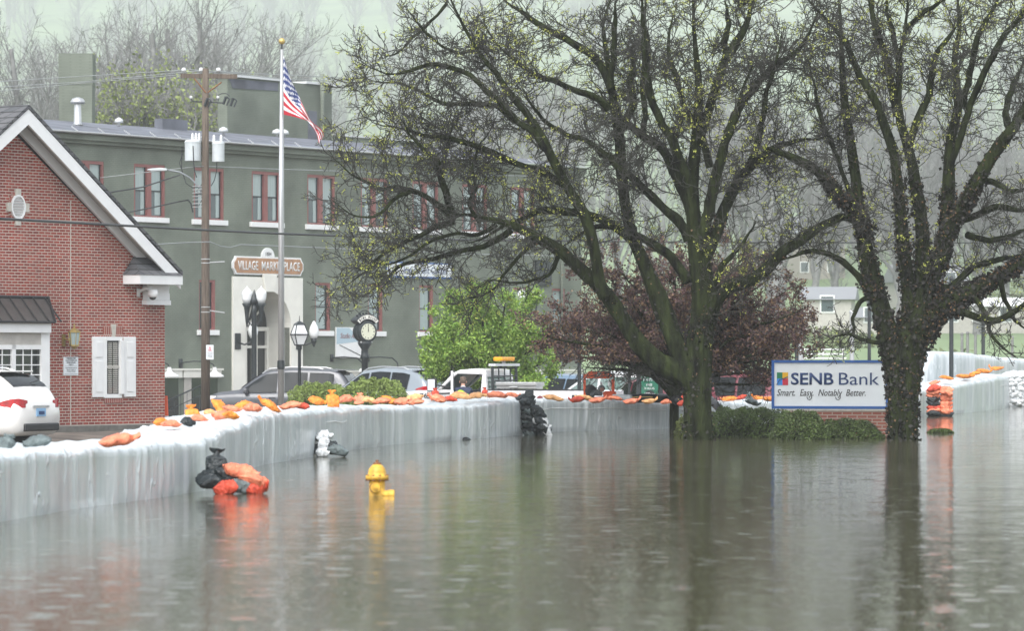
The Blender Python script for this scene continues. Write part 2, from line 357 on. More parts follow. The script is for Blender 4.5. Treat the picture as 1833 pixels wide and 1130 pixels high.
# ---------------------------------------------------------------- plastic-wrapped flood barriers
bm_ = bpy.data.materials.new('plastic_sheeting'); bm_.use_nodes = True; n = bm_.node_tree; b = n.nodes['Principled BSDF']
tc = nd('ShaderNodeTexCoord'); mp = nd('ShaderNodeMapping'); mp.inputs['Scale'].default_value = (5, 2.2, .35); n.links.new(tc.outputs['Object'], mp.inputs[0])
t = nd('ShaderNodeTexNoise'); t.inputs['Scale'].default_value = 1.6; t.inputs['Detail'].default_value = 5; n.links.new(mp.outputs[0], t.inputs['Vector'])
r = nd('ShaderNodeValToRGB'); r.color_ramp.elements[0].position = .42; r.color_ramp.elements[1].position = .72; r.color_ramp.elements[0].color = (.56, .62, .635, 1); r.color_ramp.elements[1].color = (.82, .86, .87, 1)
n.links.new(t.outputs['Fac'], r.inputs[0])
vc = nd('ShaderNodeTexNoise'); vc.inputs['Scale'].default_value = .7; vc.inputs['Detail'].default_value = 4; n.links.new(tc.outputs['Object'], vc.inputs['Vector'])
mx = nd('ShaderNodeMix', data_type='RGBA', blend_type='MULTIPLY'); mx.inputs[0].default_value = .25; n.links.new(r.outputs[0], mx.inputs[6]); n.links.new(vc.outputs['Fac'], mx.inputs[7])
mp2 = nd('ShaderNodeMapping'); mp2.inputs['Scale'].default_value = (3.2, 1.4, .55); n.links.new(tc.outputs['Object'], mp2.inputs[0])
dn = nd('ShaderNodeTexNoise'); dn.inputs['Scale'].default_value = 1.6; dn.inputs['Detail'].default_value = 2; n.links.new(mp2.outputs[0], dn.inputs['Vector'])
va = nd('ShaderNodeVectorMath', operation='MULTIPLY_ADD'); n.links.new(dn.outputs['Color'], va.inputs[0]); va.inputs[1].default_value = (1.2, 1.2, 1.2); n.links.new(mp2.outputs[0], va.inputs[2])
ve = nd('ShaderNodeTexVoronoi', feature='DISTANCE_TO_EDGE'); ve.inputs['Scale'].default_value = 1.5; n.links.new(va.outputs[0], ve.inputs['Vector'])
cre = nd('ShaderNodeMapRange'); cre.inputs['From Min'].default_value = .0; cre.inputs['From Max'].default_value = .05; cre.inputs['To Min'].default_value = 1; cre.inputs['To Max'].default_value = 0; n.links.new(ve.outputs['Distance'], cre.inputs['Value'])
gate = nd('ShaderNodeMapRange'); gate.inputs['From Min'].default_value = .48; gate.inputs['From Max'].default_value = .62; n.links.new(vc.outputs['Fac'], gate.inputs['Value'])
cg = math2('MULTIPLY', cre.outputs[0], gate.outputs[0])
mx3 = nd('ShaderNodeMix', data_type='RGBA'); n.links.new(math2('MULTIPLY', cg, .75), mx3.inputs[0]); n.links.new(mx.outputs[2], mx3.inputs[6]); mx3.inputs[7].default_value = (.84, .87, .87, 1)
n.links.new(mx3.outputs[2], b.inputs['Base Color']); b.inputs['Roughness'].default_value = .28; b.inputs['Specular IOR Level'].default_value = .6
hh2 = math2('ADD', math2('MULTIPLY', cg, 1.2), t.outputs['Fac'])
bp = nd('ShaderNodeBump'); bp.inputs['Strength'].default_value = .5; bp.inputs['Distance'].default_value = .03; n.links.new(hh2, bp.inputs['Height']); n.links.new(bp.outputs[0], b.inputs['Normal'])
PLASTIC = bm_
def n1(x, s=0.): return mnoise.noise(Vector((x, s * 7.31, s * 3.7)))
def barrier(name, label, pts, tops, width, seed, side=1, step=.03, zlow=-.5, back=-.7, pleat=1., group='plastic wrapped flood barrier'):
    """pts: water-line points; tops: heights at those points"""
    L = [0.]
    for a, b2 in zip(pts, pts[1:]): L.append(L[-1] + (b2 - a).length)
    N = max(8, int(L[-1] / step)); V = []
    prof = [(-.02, zlow, 0), (0, -.05, 0)] + [(0, i / 11, 1) for i in range(1, 11)] + [(-.015, .97, 2), (-.05, 1.0, 3), (-.15, 1.02, 3)] + [(-width * k, 1.03, 3) for k in (.25, .4, .55, .7, .85)] + [(-width, 1.0, 3), (-width - .12, .8, 4), (-width - .3, 0, 5), (-width - .4, back, 6)]
    K = len(prof)
    seam = []
    for i in range(N + 1):
        s = L[-1] * i / N; pl_ = pleat * (.35 + 1.5 * max(0, n1(s * .33, seed + 20) + .15)); V0_ = len(V)
        k = max(j for j in range(len(L)) if L[j] <= s + 1e-9); k = min(k, len(L) - 2); f = (s - L[k]) / (L[k + 1] - L[k])
        p = pts[k].lerp(pts[k + 1], f); zt = tops[k] + (tops[k + 1] - tops[k]) * f
        s2 = min(L[-1], s + .3); s1 = max(0, s - .3)
        def pos(q):
            kk = min(max(j for j in range(len(L)) if L[j] <= q + 1e-9), len(L) - 2); return pts[kk].lerp(pts[kk + 1], (q - L[kk]) / (L[kk + 1] - L[kk]))
        t = (pos(s2) - pos(s1)).normalized(); nn = Vector((t.y, -t.x, 0)) * side
        zt += .035 * n1(s * .9, seed) + .012 * n1(s * 4, seed + 3)
        for (d, z, kind) in prof:
            if kind in (0,): q = p + nn * d; zz = z
            elif kind in (1, 2):
                fr = z; sl = s + .35 * (1 - fr) * n1(s * .5, seed + 9)
                w = abs(n1(sl * 1.7, seed)) ** .8 * .055 + max(0, n1(sl * 4.5, seed + 1)) ** 1.5 * .10 + n1(sl * 11, seed + 2) * .010 + n1(sl * 25, seed + 2) * .005
                big = n1(s * .7, seed + 5) * .08
                q = p + nn * (d + (w * (.35 + .65 * fr * (1.25 - fr)) * 1.2 * pl_ + big)); zz = zt * z if kind == 1 else zt * .97
                zz = zt * z
            elif kind == 3:
                w = abs(n1(s * 1.7, seed)) ** .8 * .05 * pl_; big = n1(s * .7, seed + 5) * .08
                q = p + nn * (d + (w + big) * max(0, 1 + d * 2)); zz = zt * z + .035 * n1(s * 2.2, seed + d * 3 + 2) + (.03 * n1(s * 9, seed + d))
            else:
                q = p + nn * d; zz = z * zt if kind == 4 else z
            V.append((q.x, q.y, zz))
        sv = V[V0_ + 9]; seam.append((Vector(sv) + nn * .012 + Vector((0, 0, .03 * n1(s * .8, seed))), n1(s * .6, seed + 30) > -.08))
    Fq = [(i * K + j, (i + 1) * K + j, (i + 1) * K + j + 1, i * K + j + 1) for i in range(N) for j in range(K - 1)]
    mb = MB(); o0 = pts[0].copy()
    mb.add([(v[0] - o0.x, v[1] - o0.y, v[2]) for v in V], Fq); mb.f.append(tuple(range(K))); mb.m.append(0); mb.f.append(tuple(N * K + j for j in range(K))); mb.m.append(0)
    o = mb.build(name, PLASTIC, smooth=True, loc=(o0.x, o0.y, 0))
    run = []; best = []
    for q, on in seam + [(None, False)]:
        if on: run.append(q - o0)
        else:
            if len(run) > len(best): best = run
            run = []
    if len(best) > 12: smb = MB(); smb.tube(best[::3], .007, 4); smb.build('tape_seam', M['white'], o, smooth=True)
    return tag(o, label, 'flood barrier', group)
def ztop(pt, vt): return H - (vt - VH) * pt.y / F
def topsof(pts, vts): return [ztop(p, v) for p, v in zip(pts, vts)]
b1 = barrier('flood_barrier', 'nearest stretch of the plastic wrapped barrier, leaving the view at the left edge', p1, topsof(p1, [838, 818, 806, 798, 791]), 1.25, 1)
b2_ = barrier('flood_barrier', 'long middle stretch of pleated plastic barrier left of the tall dark bag stack', p2, topsof(p2, [786, 775, 744, 737, 730, 731, 725, 717]), 1.25, 2.4)
b3 = barrier('flood_barrier', 'plastic barrier stretch right of the tall dark bag stack, below the orange machine', p3, topsof(p3, [717, 716, 719, 724]), 1.2, 4.1)
b4 = barrier('flood_barrier', 'plastic barrier stretch behind the clipped hedge and the bank sign', p4, [.56, .55, .54, .56, .6, .68], 1.2, 6.3, step=.1)
b5 = barrier('flood_barrier', 'bright plastic barrier right of the ivy trunk with the orange bag column against it', p5, [.70, .72, .87, .97, .98], 1.2, 8.2, pleat=1.3)
rp = [g(1648, 123), g(1672, 123.5), g(1740, 126), g(1800, 130), g(1900, 136)]
barrier('flood_barrier', 'tall rear plastic barrier standing behind the lamp pole at the right edge', rp, [1.15, 1.72, 1.66, 1.52, 1.4], 1.4, 10.7, step=.1, pleat=2.2, zlow=-.6)

# ---------------------------------------------------------------- brick bank
bk = thing('brick_bank', 'red brick bank building with a white trimmed gable at the left edge', 'building', BW.o, ANG)
WX = 10.6; APX, APZ = -5.35, 6.72; WB = -.12; EZ = 3.2
m = MB(); m.prism([(-WX, WB), (0, WB), (0, EZ), (APX, APZ), (-WX, EZ)], 0, .3); m.bb(-.3, 0, .3, 14, WB, EZ)
m.build('wall', M['brick'], bk)
OV = .45; SL = (APZ - EZ) / (0 - APX); TZ = 7.17; ex = BW.at(322, 490, -.45)[0]
def rake(x): return TZ - abs(x - APX) * ((TZ - 3.50) / (ex - APX))
# roof slabs
m = MB()
for sgn in (-1, 1):
    xe = APX + sgn * (ex - APX + .06); z0 = TZ + .05; z1 = rake(ex) + .03
    a = (APX, -OV - .05, z0); b_ = (APX, 14, z0); c_ = (xe, 14, z1); d_ = (xe, -OV - .05, z1); up = Vector((0, 0, .09))
    vs = [Vector(q) for q in (a, b_, c_, d_)]; vs += [q + up for q in vs]
    m.add(vs, [(0, 1, 2, 3), (4, 7, 6, 5), (0, 4, 5, 1), (1, 5, 6, 2), (2, 6, 7, 3), (3, 7, 4, 0)])
roof = m.build('roof', M['shingle'], bk)
m = MB()
for sgn in (-1, 1):
    xe = APX + sgn * (ex - APX)
    m.prism([(APX, TZ + .04), (xe, rake(ex) + .02), (xe, rake(ex) - .30), (APX, TZ - .31)], -OV - .03, -OV + .02)
m.build('barge_board', M['white'], roof)
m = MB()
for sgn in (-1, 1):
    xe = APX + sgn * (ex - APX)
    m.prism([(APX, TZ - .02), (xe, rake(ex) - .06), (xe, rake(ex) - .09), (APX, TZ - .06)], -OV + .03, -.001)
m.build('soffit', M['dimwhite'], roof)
m = MB()
for sgn in (-1, 1):
    xe = APX + sgn * (-APX - .62)
    m.prism([(APX, TZ - .08), (xe, rake(-.62) - .10), (xe, rake(-.62) - .34), (APX, TZ - .36)], -.075, -.003)
m.build('frieze_board', M['white'], roof)
# eave return: little hipped roof, fascia and frieze box
m = MB(); rz0, rz1 = 3.52, 3.86
xL = BW.at(251, 490, -.55)[0]; xA = BW.at(251, 490, 0.)[0]
vs = [(xL, -.55, rz0), (ex, -.55, rz0), (ex, -.01, rz0), (xL, -.01, rz0), (xL + .35, -.05, rz1 + .1), (ex - .35, -.05, rz1 + .1)]
m.add(vs, [(0, 1, 5, 4), (1, 2, 5), (2, 3, 4, 5), (3, 0, 4), (0, 3, 2, 1)]); rt = m.build('eave_return', M['shingle'], bk)
m = MB(); m.bb(xL + .02, ex + .01, -.53, -.003, 3.30, 3.515); m.build('fascia', M['white'], rt)
m = MB(); m.bb(xA + .1, .02, -.12, .3, 3.10, 3.298); m.bb(xA + .06, .04, -.16, .3, 2.82, 2.93); m.bb(xA + .1, .03, -.13, .3, 2.935, 3.10); m.build('frieze_box', M['white'], rt)
m = MB(); m.tube([(.20, .1, 3.4), (.20, .1, 3.05), (.10, .15, 2.9), (.08, .15, 2.6)], .035, 8); m.build('downspout', M['white'], bk, smooth=True)
m = MB(); m.bb(ex + .02, ex + .14, -.35, 14, rake(ex) - .09, rake(ex) + .03); m.build('gutter', M['white'], bk)
# oval vent
cx, cz = BW.at(30.5, 371); rx_, rz_ = .26, .27 * 1.15
cx2, _ = BW.at(43, 371); rx_ = cx2 - cx; rz_ = (BW.at(30, 348)[1] - BW.at(30, 393)[1]) / 2
m = MB(); n_ = 28
def ell(a, b2, y, k): return [(cx + a * math.cos(2 * math.pi * j / k), y, cz + b2 * math.sin(2 * math.pi * j / k)) for j in range(k)]
def ringm(mb, a0, b0, a1, b1, y, d, k=28, mi=0):
    for j in range(k):
        t0, t1 = 2 * math.pi * j / k, 2 * math.pi * (j + 1) / k
        q = [(cx + a * math.cos(t), yy, cz + c * math.sin(t)) for yy in (y, y - d) for (a, c, t) in ((a0, b0, t0), (a1, b1, t0), (a1, b1, t1), (a0, b0, t1))]
        mb.add(q, [(4, 5, 6, 7), (1, 2, 6, 5), (0, 4, 7, 3)], mi)
ringm(m, rx_ * .85, rz_ * .85, rx_, rz_, 0, .06); ov = m.build('gable_vent', M['white'], bk, smooth=False)
m = MB()
for i in range(8):
    zz = cz + (i - 3.5) * rz_ * .22; w = rx_ * .84 * math.sqrt(max(.03, 1 - ((zz - cz) / (rz_ * .86)) ** 2)); m.box((cx, -.03, zz), (2 * w, .012, rz_ * .2), rx=R(35))
m.build('louvre', M['white'], ov)
m = MB(); ringm(m, rx_ * 1.0, rz_ * 1.0, rx_ * 1.3, rz_ * 1.26, -.002, .012, 28); m.build('brick_surround', M['soldier'], ov)
for ax, az, w, hh in ((0, rz_ * 1.16, .17, .17), (0, -rz_ * 1.16, .17, .17), (rx_ * 1.22, 0, .15, .2), (-rx_ * 1.22, 0, .15, .2)): m = MB(); m.box((cx + ax, -.02, cz + az), (w, .06, hh)); m.build('keystone', M['stone'], ov)
# bay window with standing seam awning, left edge
x1, zt = BW.at(86, 535); x2, zb = BW.at(97, 577)
m = MB(); L0 = -12.
xf = BW.at(98, 577, -.75)[0]; zf = BW.at(90, 577, -.75)[1]; xt = BW.at(86, 535, 0)[0]; ztp = BW.at(86, 533)[1]
m.add([(L0, 0, ztp), (xt, 0, ztp), (xf, -.75, zf), (L0, -.75, zf), (xf, 0, zf - .0), (L0, 0, zf)], [(0, 1, 2, 3), (1, 4, 2), (3, 2, 4, 5), (0, 3, 5)])
aw = m.build('window_awning', M['bronze'], bk)
m = MB()
for i in range(12):
    xa = xt - .15 - i * .40
    m.tube([(xa, 0, ztp + .02), (xa + (xf - xt) * 0.4, -.75, zf + .02)], .022, 5)
m.tube([(xt, 0, ztp + .01), (xf, -.76, zf + .01)], .035, 6); m.tube([(L0, -.76, zf), (xf, -.76, zf)], .03, 6); m.tube([(L0, -.02, ztp), (xt, -.02, ztp)], .04, 6)
m.build('seam', M['blackpl'], aw)
m = MB(); m.bb(L0, xf - .06, -.70, -.0, zf - .24, zf - .015); m.build('awning_fascia', M['white'], aw)
bay = MB(); xr = BW.at(88, 620, -.6)[0]; zb = -.12; zt2 = zf - .24
bay.bb(L0, xr, -.6, -.0, zt2 - .28, zt2 - .003); bay.bb(L0, xr, -.6, -.0, .55, .95); bay.bb(L0, xr, -.58, -.0, WB, .55)
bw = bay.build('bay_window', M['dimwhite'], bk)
m = MB(); z0, z1 = .95, zt2 - .28
m.bb(xr - .28, xr, -.62, 0, WB, zt2)
for i in range(6):
    xa = xr - .28 - i * .98; m.bb(xa - .98, xa - .98 + .12, -.62, -.5, z0, z1)
m.bb(L0, xr - .28, -.62, -.5, z0, z0 + .07); m.bb(L0, xr - .28, -.62, -.5, z1 - .1, z1)
m.build('window_frame', M['white'], bw)
for i in range(5):
    xa = xr - .28 - i * .98; m = MB(); m.bb(xa - .86, xa, -.56, -.54, z0 + .07, z1 - .1); pn = m.build('pane', M['darkglass'], bw)
m = MB()
for i in range(5):
    xa = xr - .28 - i * .98
    for k in (1, 2): m.bb(xa - .86 * k / 3 - .012, xa - .86 * k / 3 + .012, -.585, -.565, z0 + .07, z1 - .1)
    for k in (1, 2, 3): m.bb(xa - .86, xa, -.587, -.567, z0 + (z1 - z0) * k / 4 - .012, z0 + (z1 - z0) * k / 4 + .012)
m.build('glazing_bar', M['white'], bw)
# shuttered window
xl, zt = BW.at(187, 603); xr2, zb = BW.at(214, 711)
xsl, _ = BW.at(164, 600); xsr, _ = BW.at(241, 600); xil = BW.at(185, 600)[0]; xir = BW.at(220, 600)[0]; wr = BW.at(212, 600)[0]
wd = thing('window', None, None); del_ = wd; bpy.data.objects.remove(wd)
m = MB(); m.bb(xil, wr + .08, -.05, .0, zb - .02, zb + .07); m.bb(xil, wr + .08, -.06, -.0, zt - .09, zt); m.bb(xil, xil + .07, -.055, -.0, zb + .07, zt - .09); m.bb(wr - .02, wr + .10, -.10, -.0, zb + .07, zt - .09)
wn = m.build('window', M['white'], bk)
m = MB(); m.bb(xil + .07, wr - .02, -.02, -.004, zb + .07, zt - .09); m.build('pane', M['darkglass'], wn)
m = MB(); zm = (zb + zt) / 2; m.bb(xil + .07, wr - .02, -.045, -.021, zm - .03, zm + .03)
for k in range(26):
    zz = zb + .1 + k * (zt - zb - .22) / 26
    for xa, xb_ in ((xil + .14, (xil + wr) / 2 - .0), ((xil + wr) / 2 + .04, wr - .07)): m.bb(xa, xb_, -.035, -.024, zz, zz + .022)
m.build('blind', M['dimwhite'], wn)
for (a, b_) in ((xsl, xil - .0), (xir, xsr)):
    m = MB(); m.bb(a, b_, -.045, -.003, zb, zt)
    for (q0, q1) in ((zb + .12, zb + (zt - zb) * .60), (zb + (zt - zb) * .66, zt - .12)): m.bb(a + .09, b_ - .09, -.062, -.046, q0, q1)
    m.build('shutter', M['white'], wn, bevel=.008)
m = MB(); m.bb(xil - .02, wr + .16, -.014, -.002, zt + .003, zt + .24); m.build('brick_lintel', M['soldier'], wn); m = MB(); m.bb(xil + .02, wr + .14, -.03, -.002, zb - .14, zb - .025); m.build('brick_sill', M['soldier'], wn)
xk = (xil + wr) / 2 + .07; m = MB(); m.prism([(xk - .055, zt + .005), (xk + .055, zt + .005), (xk + .085, zt + .29), (xk - .085, zt + .29)], -.035, -.002); m.build('keystone', M['stone'], wn)
m = MB(); xj = BW.at(126, 400)[0]; m.bb(xj - .012, xj + .012, -.006, -.002, WB, 5.2); m.build('expansion_joint', M['stone'], bk)
# sidewalk slab with kerb at the foot
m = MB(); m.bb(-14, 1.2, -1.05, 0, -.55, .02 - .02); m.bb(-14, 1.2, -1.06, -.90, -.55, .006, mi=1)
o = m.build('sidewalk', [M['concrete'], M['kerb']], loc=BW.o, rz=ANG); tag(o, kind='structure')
# things on the brick wall
def onwall(fr, x, z, y=0.): return Vector((fr.o.x + fr.c * x - fr.s * y, fr.o.y + fr.s * x + fr.c * y, z))
x, z = BW.at(113, 605); t_ = thing('wall_lantern', 'brass and glass coach lantern on the brick wall above the parking notice', 'lantern', onwall(BW, x, z), ANG)
m = MB(); m.bb(-.05, .05, -.03, 0, -.2, .08); m.tube([(0, -.03, -.02), (0, -.16, -.06), (.04, -.2, -.02)], .015, 6); m.build('bracket', M['brass'], t_)
c0 = (.16, -.2, 0); m = MB(); m.lathe([(.09, -.19), (.10, -.17), (.13, .12)], c0, 6); m.build('glass_body', M['pale_glass'], t_)
m = MB(); m.lathe([(.15, .12), (.15, .14), (.05, .22), (.02, .23), (.02, .32)], c0, 6); m.lathe([(.02, -.26), (.07, -.21), (.105, -.19), (.105, -.16)], c0, 6)
for j in range(6): q = 2 * math.pi * j / 6; m.tube([(c0[0] + .10 * math.cos(q), c0[1] + .10 * math.sin(q), -.17), (c0[0] + .135 * math.cos(q), c0[1] + .135 * math.sin(q), .12)], .012, 4)
m.build('frame', M['brass'], t_)
x0, z1 = BW.at(113, 639); x1, z0 = BW.at(139, 672); t_ = thing('parking_notice', 'small white parking notice for bank customers screwed to the brick wall', 'sign', onwall(BW, (x0 + x1) / 2, (z0 + z1) / 2), ANG)
w, hh = (x1 - x0) / 2, (z1 - z0) / 2; m = MB(); m.bb(-w, w, -.02, 0, -hh, hh); m.build('board', M['signwhite'], t_)
for i, (s_, a, z_) in enumerate((('PARKING FOR', .62, .82), ('CUSTOMERS OF', .78, .60), ('SENB BANK', .62, .37), ('ONLY', .32, .14), ('UNAUTHORIZED VEHICLES', .8, -.22), ('WILL BE TOWED AT', .62, -.42), ('OWNERS EXPENSE', .6, -.60))):
    text(s_, -w * a, w * a, hh * z_ - hh * (.08 if i < 4 else .05), hh * z_ + hh * (.08 if i < 4 else .05), -.025, M['black'], t_, ext=.002)
m = MB(); m.bb(-w * .85, w * .85, -.024, -.02, -.03 * hh, -.01 * hh); m.bb(-w * .9, w * .9, -.024, -.02, .92 * hh, .95 * hh); m.bb(-w * .9, w * .9, -.024, -.02, -.88 * hh, -.85 * hh); m.build('rule', M['black'], t_)
x, z = BW.at(247, 521); t_ = thing('security_camera', 'white dome security camera on a curved arm beside the eave box', 'camera', onwall(BW, x, z), ANG)
m = MB(); m.bb(-.05, .05, -.03, 0, -.14, .06); m.tube([(0, -.02, -.02), (.05, -.2, .06), (.14, -.32, .05)], .04, 8); m.build('arm', M['white'], t_, smooth=True)
m = MB(); m.lathe([(.02, .06), (.10, .05), (.125, -.02), (.125, -.11), (.09, -.13)], (.15, -.33, -.02), 16); hd = m.build('housing', M['white'], t_, smooth=True)
m = MB(); m.lathe([(.085, -.15), (.07, -.19), (.02, -.215)], (.15, -.33, 0), 14); m.build('dome', M['darkglass'], t_, smooth=True)

# ---------------------------------------------------------------- green brick hall
gb = thing('green_brick_hall', 'long two storey green painted brick hall with dull red window trim', 'building', GW.o, ANG)
WT = 9.2; GL, GR = -22., 21.; ZB = -1.
holes = []
def wh(x0, x1, z0, z1): holes.append((x0, x1, z0, z1)); return (x0, x1, z0, z1)
ups = [(-10.1 + 3.35 * k) for k in range(-1, 9)]
up_w = [wh(x - .86, x + .86, 6.6, 8.5) for x in ups]
low_x = [-6.9, -3.5, 3.40, 6.72, 10.05, 13.4, 16.5, 19.3]
low_w = [wh(x - .47, x + .47, 2.56, 4.4) for x in low_x if x > -5]
door_h = wh(-1.36, 1.36, ZB, 4.04)
def holed_wall(mb, x0, x1, z0, z1, hs, y=0., d=.3):
    xs_ = sorted({x0, x1, *[h_[0] for h_ in hs], *[h_[1] for h_ in hs]}); 
    for a, b2 in zip(xs_, xs_[1:]):
        cuts = sorted([(h_[2], h_[3]) for h_ in hs if h_[0] < (a + b2) / 2 < h_[1]]); z = z0
        for c0, c1 in cuts:
            if c0 > z: mb.quad((a, y, z), (b2, y, z), (b2, y, c0), (a, y, c0))
            z = c1
        mb.quad((a, y, z), (b2, y, z), (b2, y, z1), (a, y, z1))
    for (a, b2, c0, c1) in hs:
        mb.quad((a, y, c0), (a, y + d, c0), (a, y + d, c1), (a, y, c1)); mb.quad((b2, y, c0), (b2, y + d, c0), (b2, y + d, c1), (b2, y, c1))
        mb.quad((a, y, c1), (b2, y, c1), (b2, y + d, c1), (a, y + d, c1)); mb.quad((a, y, c0), (b2, y, c0), (b2, y + d, c0), (a, y + d, c0))
m = MB(); holed_wall(m, GL, GR, ZB, WT, holes); m.quad((GR, 0, ZB), (GR, 14, ZB), (GR, 14, WT), (GR, 0, WT)); m.quad((GL, 0, ZB), (GL, 14, ZB), (GL, 14, WT), (GL, 0, WT)); m.quad((GL, 14, ZB), (GR, 14, ZB), (GR, 14, WT), (GL, 14, WT))
m.build('wall', M['green'], gb)
for k, (x0, x1, z0, z1) in enumerate(up_w):
    m = MB(); t = .11; y0, y1 = .02, .15
    m.bb(x0, x1, y0, y1, z1 - t, z1); m.bb(x0, x1, y0, y1, z0, z0 + .06); m.bb(x0, x0 + t * .8, y0, y1, z0 + .06, z1 - t); m.bb(x1 - t * .8, x1, y0, y1, z0 + .06, z1 - t); xm = (x0 + x1) / 2; m.bb(xm - .12, xm + .12, y0, y1, z0 + .06, z1 - t)
    w_ = m.build('window', M['redtrim'], gb)
    for a, b2 in ((x0 + .09, xm - .12), (xm + .12, x1 - .09)):
        zm = z0 + .95
        m = MB(); m.bb(a, b2, .12, .14, zm + .02, z1 - t); m.build('pane', M['pale_glass'], w_)
        m = MB(); m.bb(a, b2, .13, .15, z0 + .06, zm - .02); m.build('pane', M['glass'], w_)
        m = MB(); bl = a + (b2 - a) * (.45 if (k + int(a * 3)) % 2 else .62); m.bb(bl, b2 - .04, .115, .125, z0 + .1, zm - .02); m.build('curtain', M['pale_glass'], w_)
        m = MB(); m.bb(a, b2, .10, .145, zm - .025, zm + .025); m.bb(a, a + .035, .10, .145, z0 + .06, z1 - t); m.bb(b2 - .05, b2, .10, .145, z0 + .06, z1 - t); m.build('sash', M['dark'], w_)
    m = MB(); m.bb(x0 - .14, x1 + .14, -.10, .2, z0 - .19, z0 - .002); m.build('sill', M['white'], w_, bevel=.01)
for k, (x0, x1, z0, z1) in enumerate(low_w):
    m = MB(); t = .09; y0, y1 = .02, .15
    m.bb(x0, x1, y0, y1, z1 - t, z1); m.bb(x0, x1, y0, y1, z0, z0 + .05); m.bb(x0, x0 + .06, y0, y1, z0 + .05, z1 - t); m.bb(x1 - .13, x1, y0, y1, z0 + .05, z1 - t)
    w_ = m.build('window', M['redtrim'], gb)
    dk = k == 0
    for q0, q1 in ((z0 + .05, (z0 + z1) / 2 - .02), ((z0 + z1) / 2 + .02, z1 - t)):
        m = MB(); m.bb(x0 + .06, x1 - .13, .12, .14, q0, q1); m.build('pane', M['darkglass'] if dk else M['pale_glass'], w_)
    m = MB(); m.bb(x0 + .06, x1 - .13, .09, .145, (z0 + z1) / 2 - .02, (z0 + z1) / 2 + .02); m.bb(x1 - .20, x1 - .13, .09, .145, z0 + .05, z1 - t); m.bb(x0 + .06, x1 - .13, .10, .145, z0 + .05, z0 + .09); m.build('sash', M['dark'], w_)
    m = MB(); m.bb(x0 - .12, x1 + .14, -.09, .2, z0 - .19, z0 - .002); m.build('sill', M['white'], w_, bevel=.01)
# door surround with deep arch
xsl_, xsr_, zs = -2.09, 2.07, 4.55
m = MB(); rr = 1.36; cz0 = 2.68
arc = [(rr * math.cos(math.pi * i / 24), cz0 + rr * math.sin(math.pi * i / 24)) for i in range(25)]
yF = -.08
for i in range(24):
    (ax, az), (bx, bz) = arc[i], arc[i + 1]
    m.quad((ax, yF, az), (bx, yF, bz), (bx, yF, zs), (ax, yF, zs)); m.quad((ax, yF, az), (bx, yF, bz), (bx, 1.1, bz), (ax, 1.1, az))
m.quad((rr, yF, ZB), (xsr_, yF, ZB), (xsr_, yF, zs), (rr, yF, zs)); m.quad((-rr, yF, ZB), (xsl_, yF, ZB), (xsl_, yF, zs), (-rr, yF, zs))
m.quad((rr, yF, ZB), (rr, 1.1, ZB), (rr, 1.1, cz0), (rr, yF, cz0)); m.quad((-rr, yF, ZB), (-rr, 1.1, ZB), (-rr, 1.1, cz0), (-rr, yF, cz0))
m.quad((xsl_, yF, zs), (xsr_, yF, zs), (xsr_, .0, zs), (xsl_, .0, zs)); m.quad((xsl_, yF, ZB), (xsl_, 0, ZB), (xsl_, 0, zs), (xsl_, yF, zs)); m.quad((xsr_, yF, ZB), (xsr_, 0, ZB), (xsr_, 0, zs), (xsr_, yF, zs))
sr = m.build('door_surround', M['cream'], gb)
m = MB(); m.prism([(-.27, 4.0), (.27, 4.0), (.42, 4.66), (-.42, 4.66)], -.17, -.081); m.build('keystone', M['cream'], sr, bevel=.02)
m = MB(); yd = 1.0
m.bb(-1.36, 1.36, yd, yd + .1, 2.55, 2.70)
for xx in (-1.36, -.66, -.06, .56, 1.24): m.bb(xx, xx + .12, yd - .002, yd + .1, ZB, 2.548)
for a in (35, 65, 90, 115, 145): m.box((.68 * math.cos(R(a)), yd + .05, 2.7 + .68 * math.sin(R(a))), (1.3, .05, .06), ry=-R(a))
m.bb(-1.3, 1.3, yd - .004, yd + .098, ZB, .1); m.bb(-1.3, 1.3, yd - .003, yd + .099, 1.9, 2.0)
dr = m.build('entrance_door', M['cream'], gb)
m = MB(); m.prism([(-1.36, ZB), (1.36, ZB)] + arc, yd + .101, yd + .12); m.build('pane', M['darkglass'], dr)
m = MB(); m.prism([(-1.4, ZB), (1.4, ZB)] + [(x * 1.03, z) for x, z in arc], 1.13, 1.16); m.build('lobby_back', M['cream'], dr)
# eaves, roof
m = MB(); m.bb(GL, GR, -.28, 0, WT, WT + .24); m.bb(GL, GR, -.16, -.003, WT - .12, WT - .003); m.build('eave_band', M['green'], gb)
m = MB(); m.add([(GL, -.4, WT + .26), (GR, -.4, WT + .26), (GR, 6, WT + 1.18), (GL, 6, WT + 1.18), (GL, -.4, WT + .2), (GR, -.4, WT + .2), (GR, 6, WT), (GL, 6, WT)], [(0, 1, 2, 3), (4, 5, 1, 0), (1, 5, 6, 2), (0, 3, 7, 4), (2, 6, 7, 3)])
rf = m.build('roof', M['rooftar'], gb)
m = MB()
for k in range(30): xx = GL + 1 + k * 1.4; m.box((xx, -.36, WT + .36), (.03, .35, .03), rx=R(30))
m.tube([(GL, -.42, WT + .25), (GR, -.42, WT + .25)], .04, 6); m.build('gutter_strap', M['alu'], rf)
def roofthing(u, v, y): return GW.at(u, v, y)
x, z = roofthing(139, 232, 3.5); t = WT + .26 + (3.9) * .144
m = MB(); m.lathe([(.22, 0), (.14, .08), (.13, .75), (.13, .8)], (x, 3.5, t), 12); m.lathe([(.26, .8), (.27, .88), (.2, .98), (.05, 1.03)], (x, 3.5, t), 12); m.build('vent_pipe', M['alu'], rf, smooth=True)
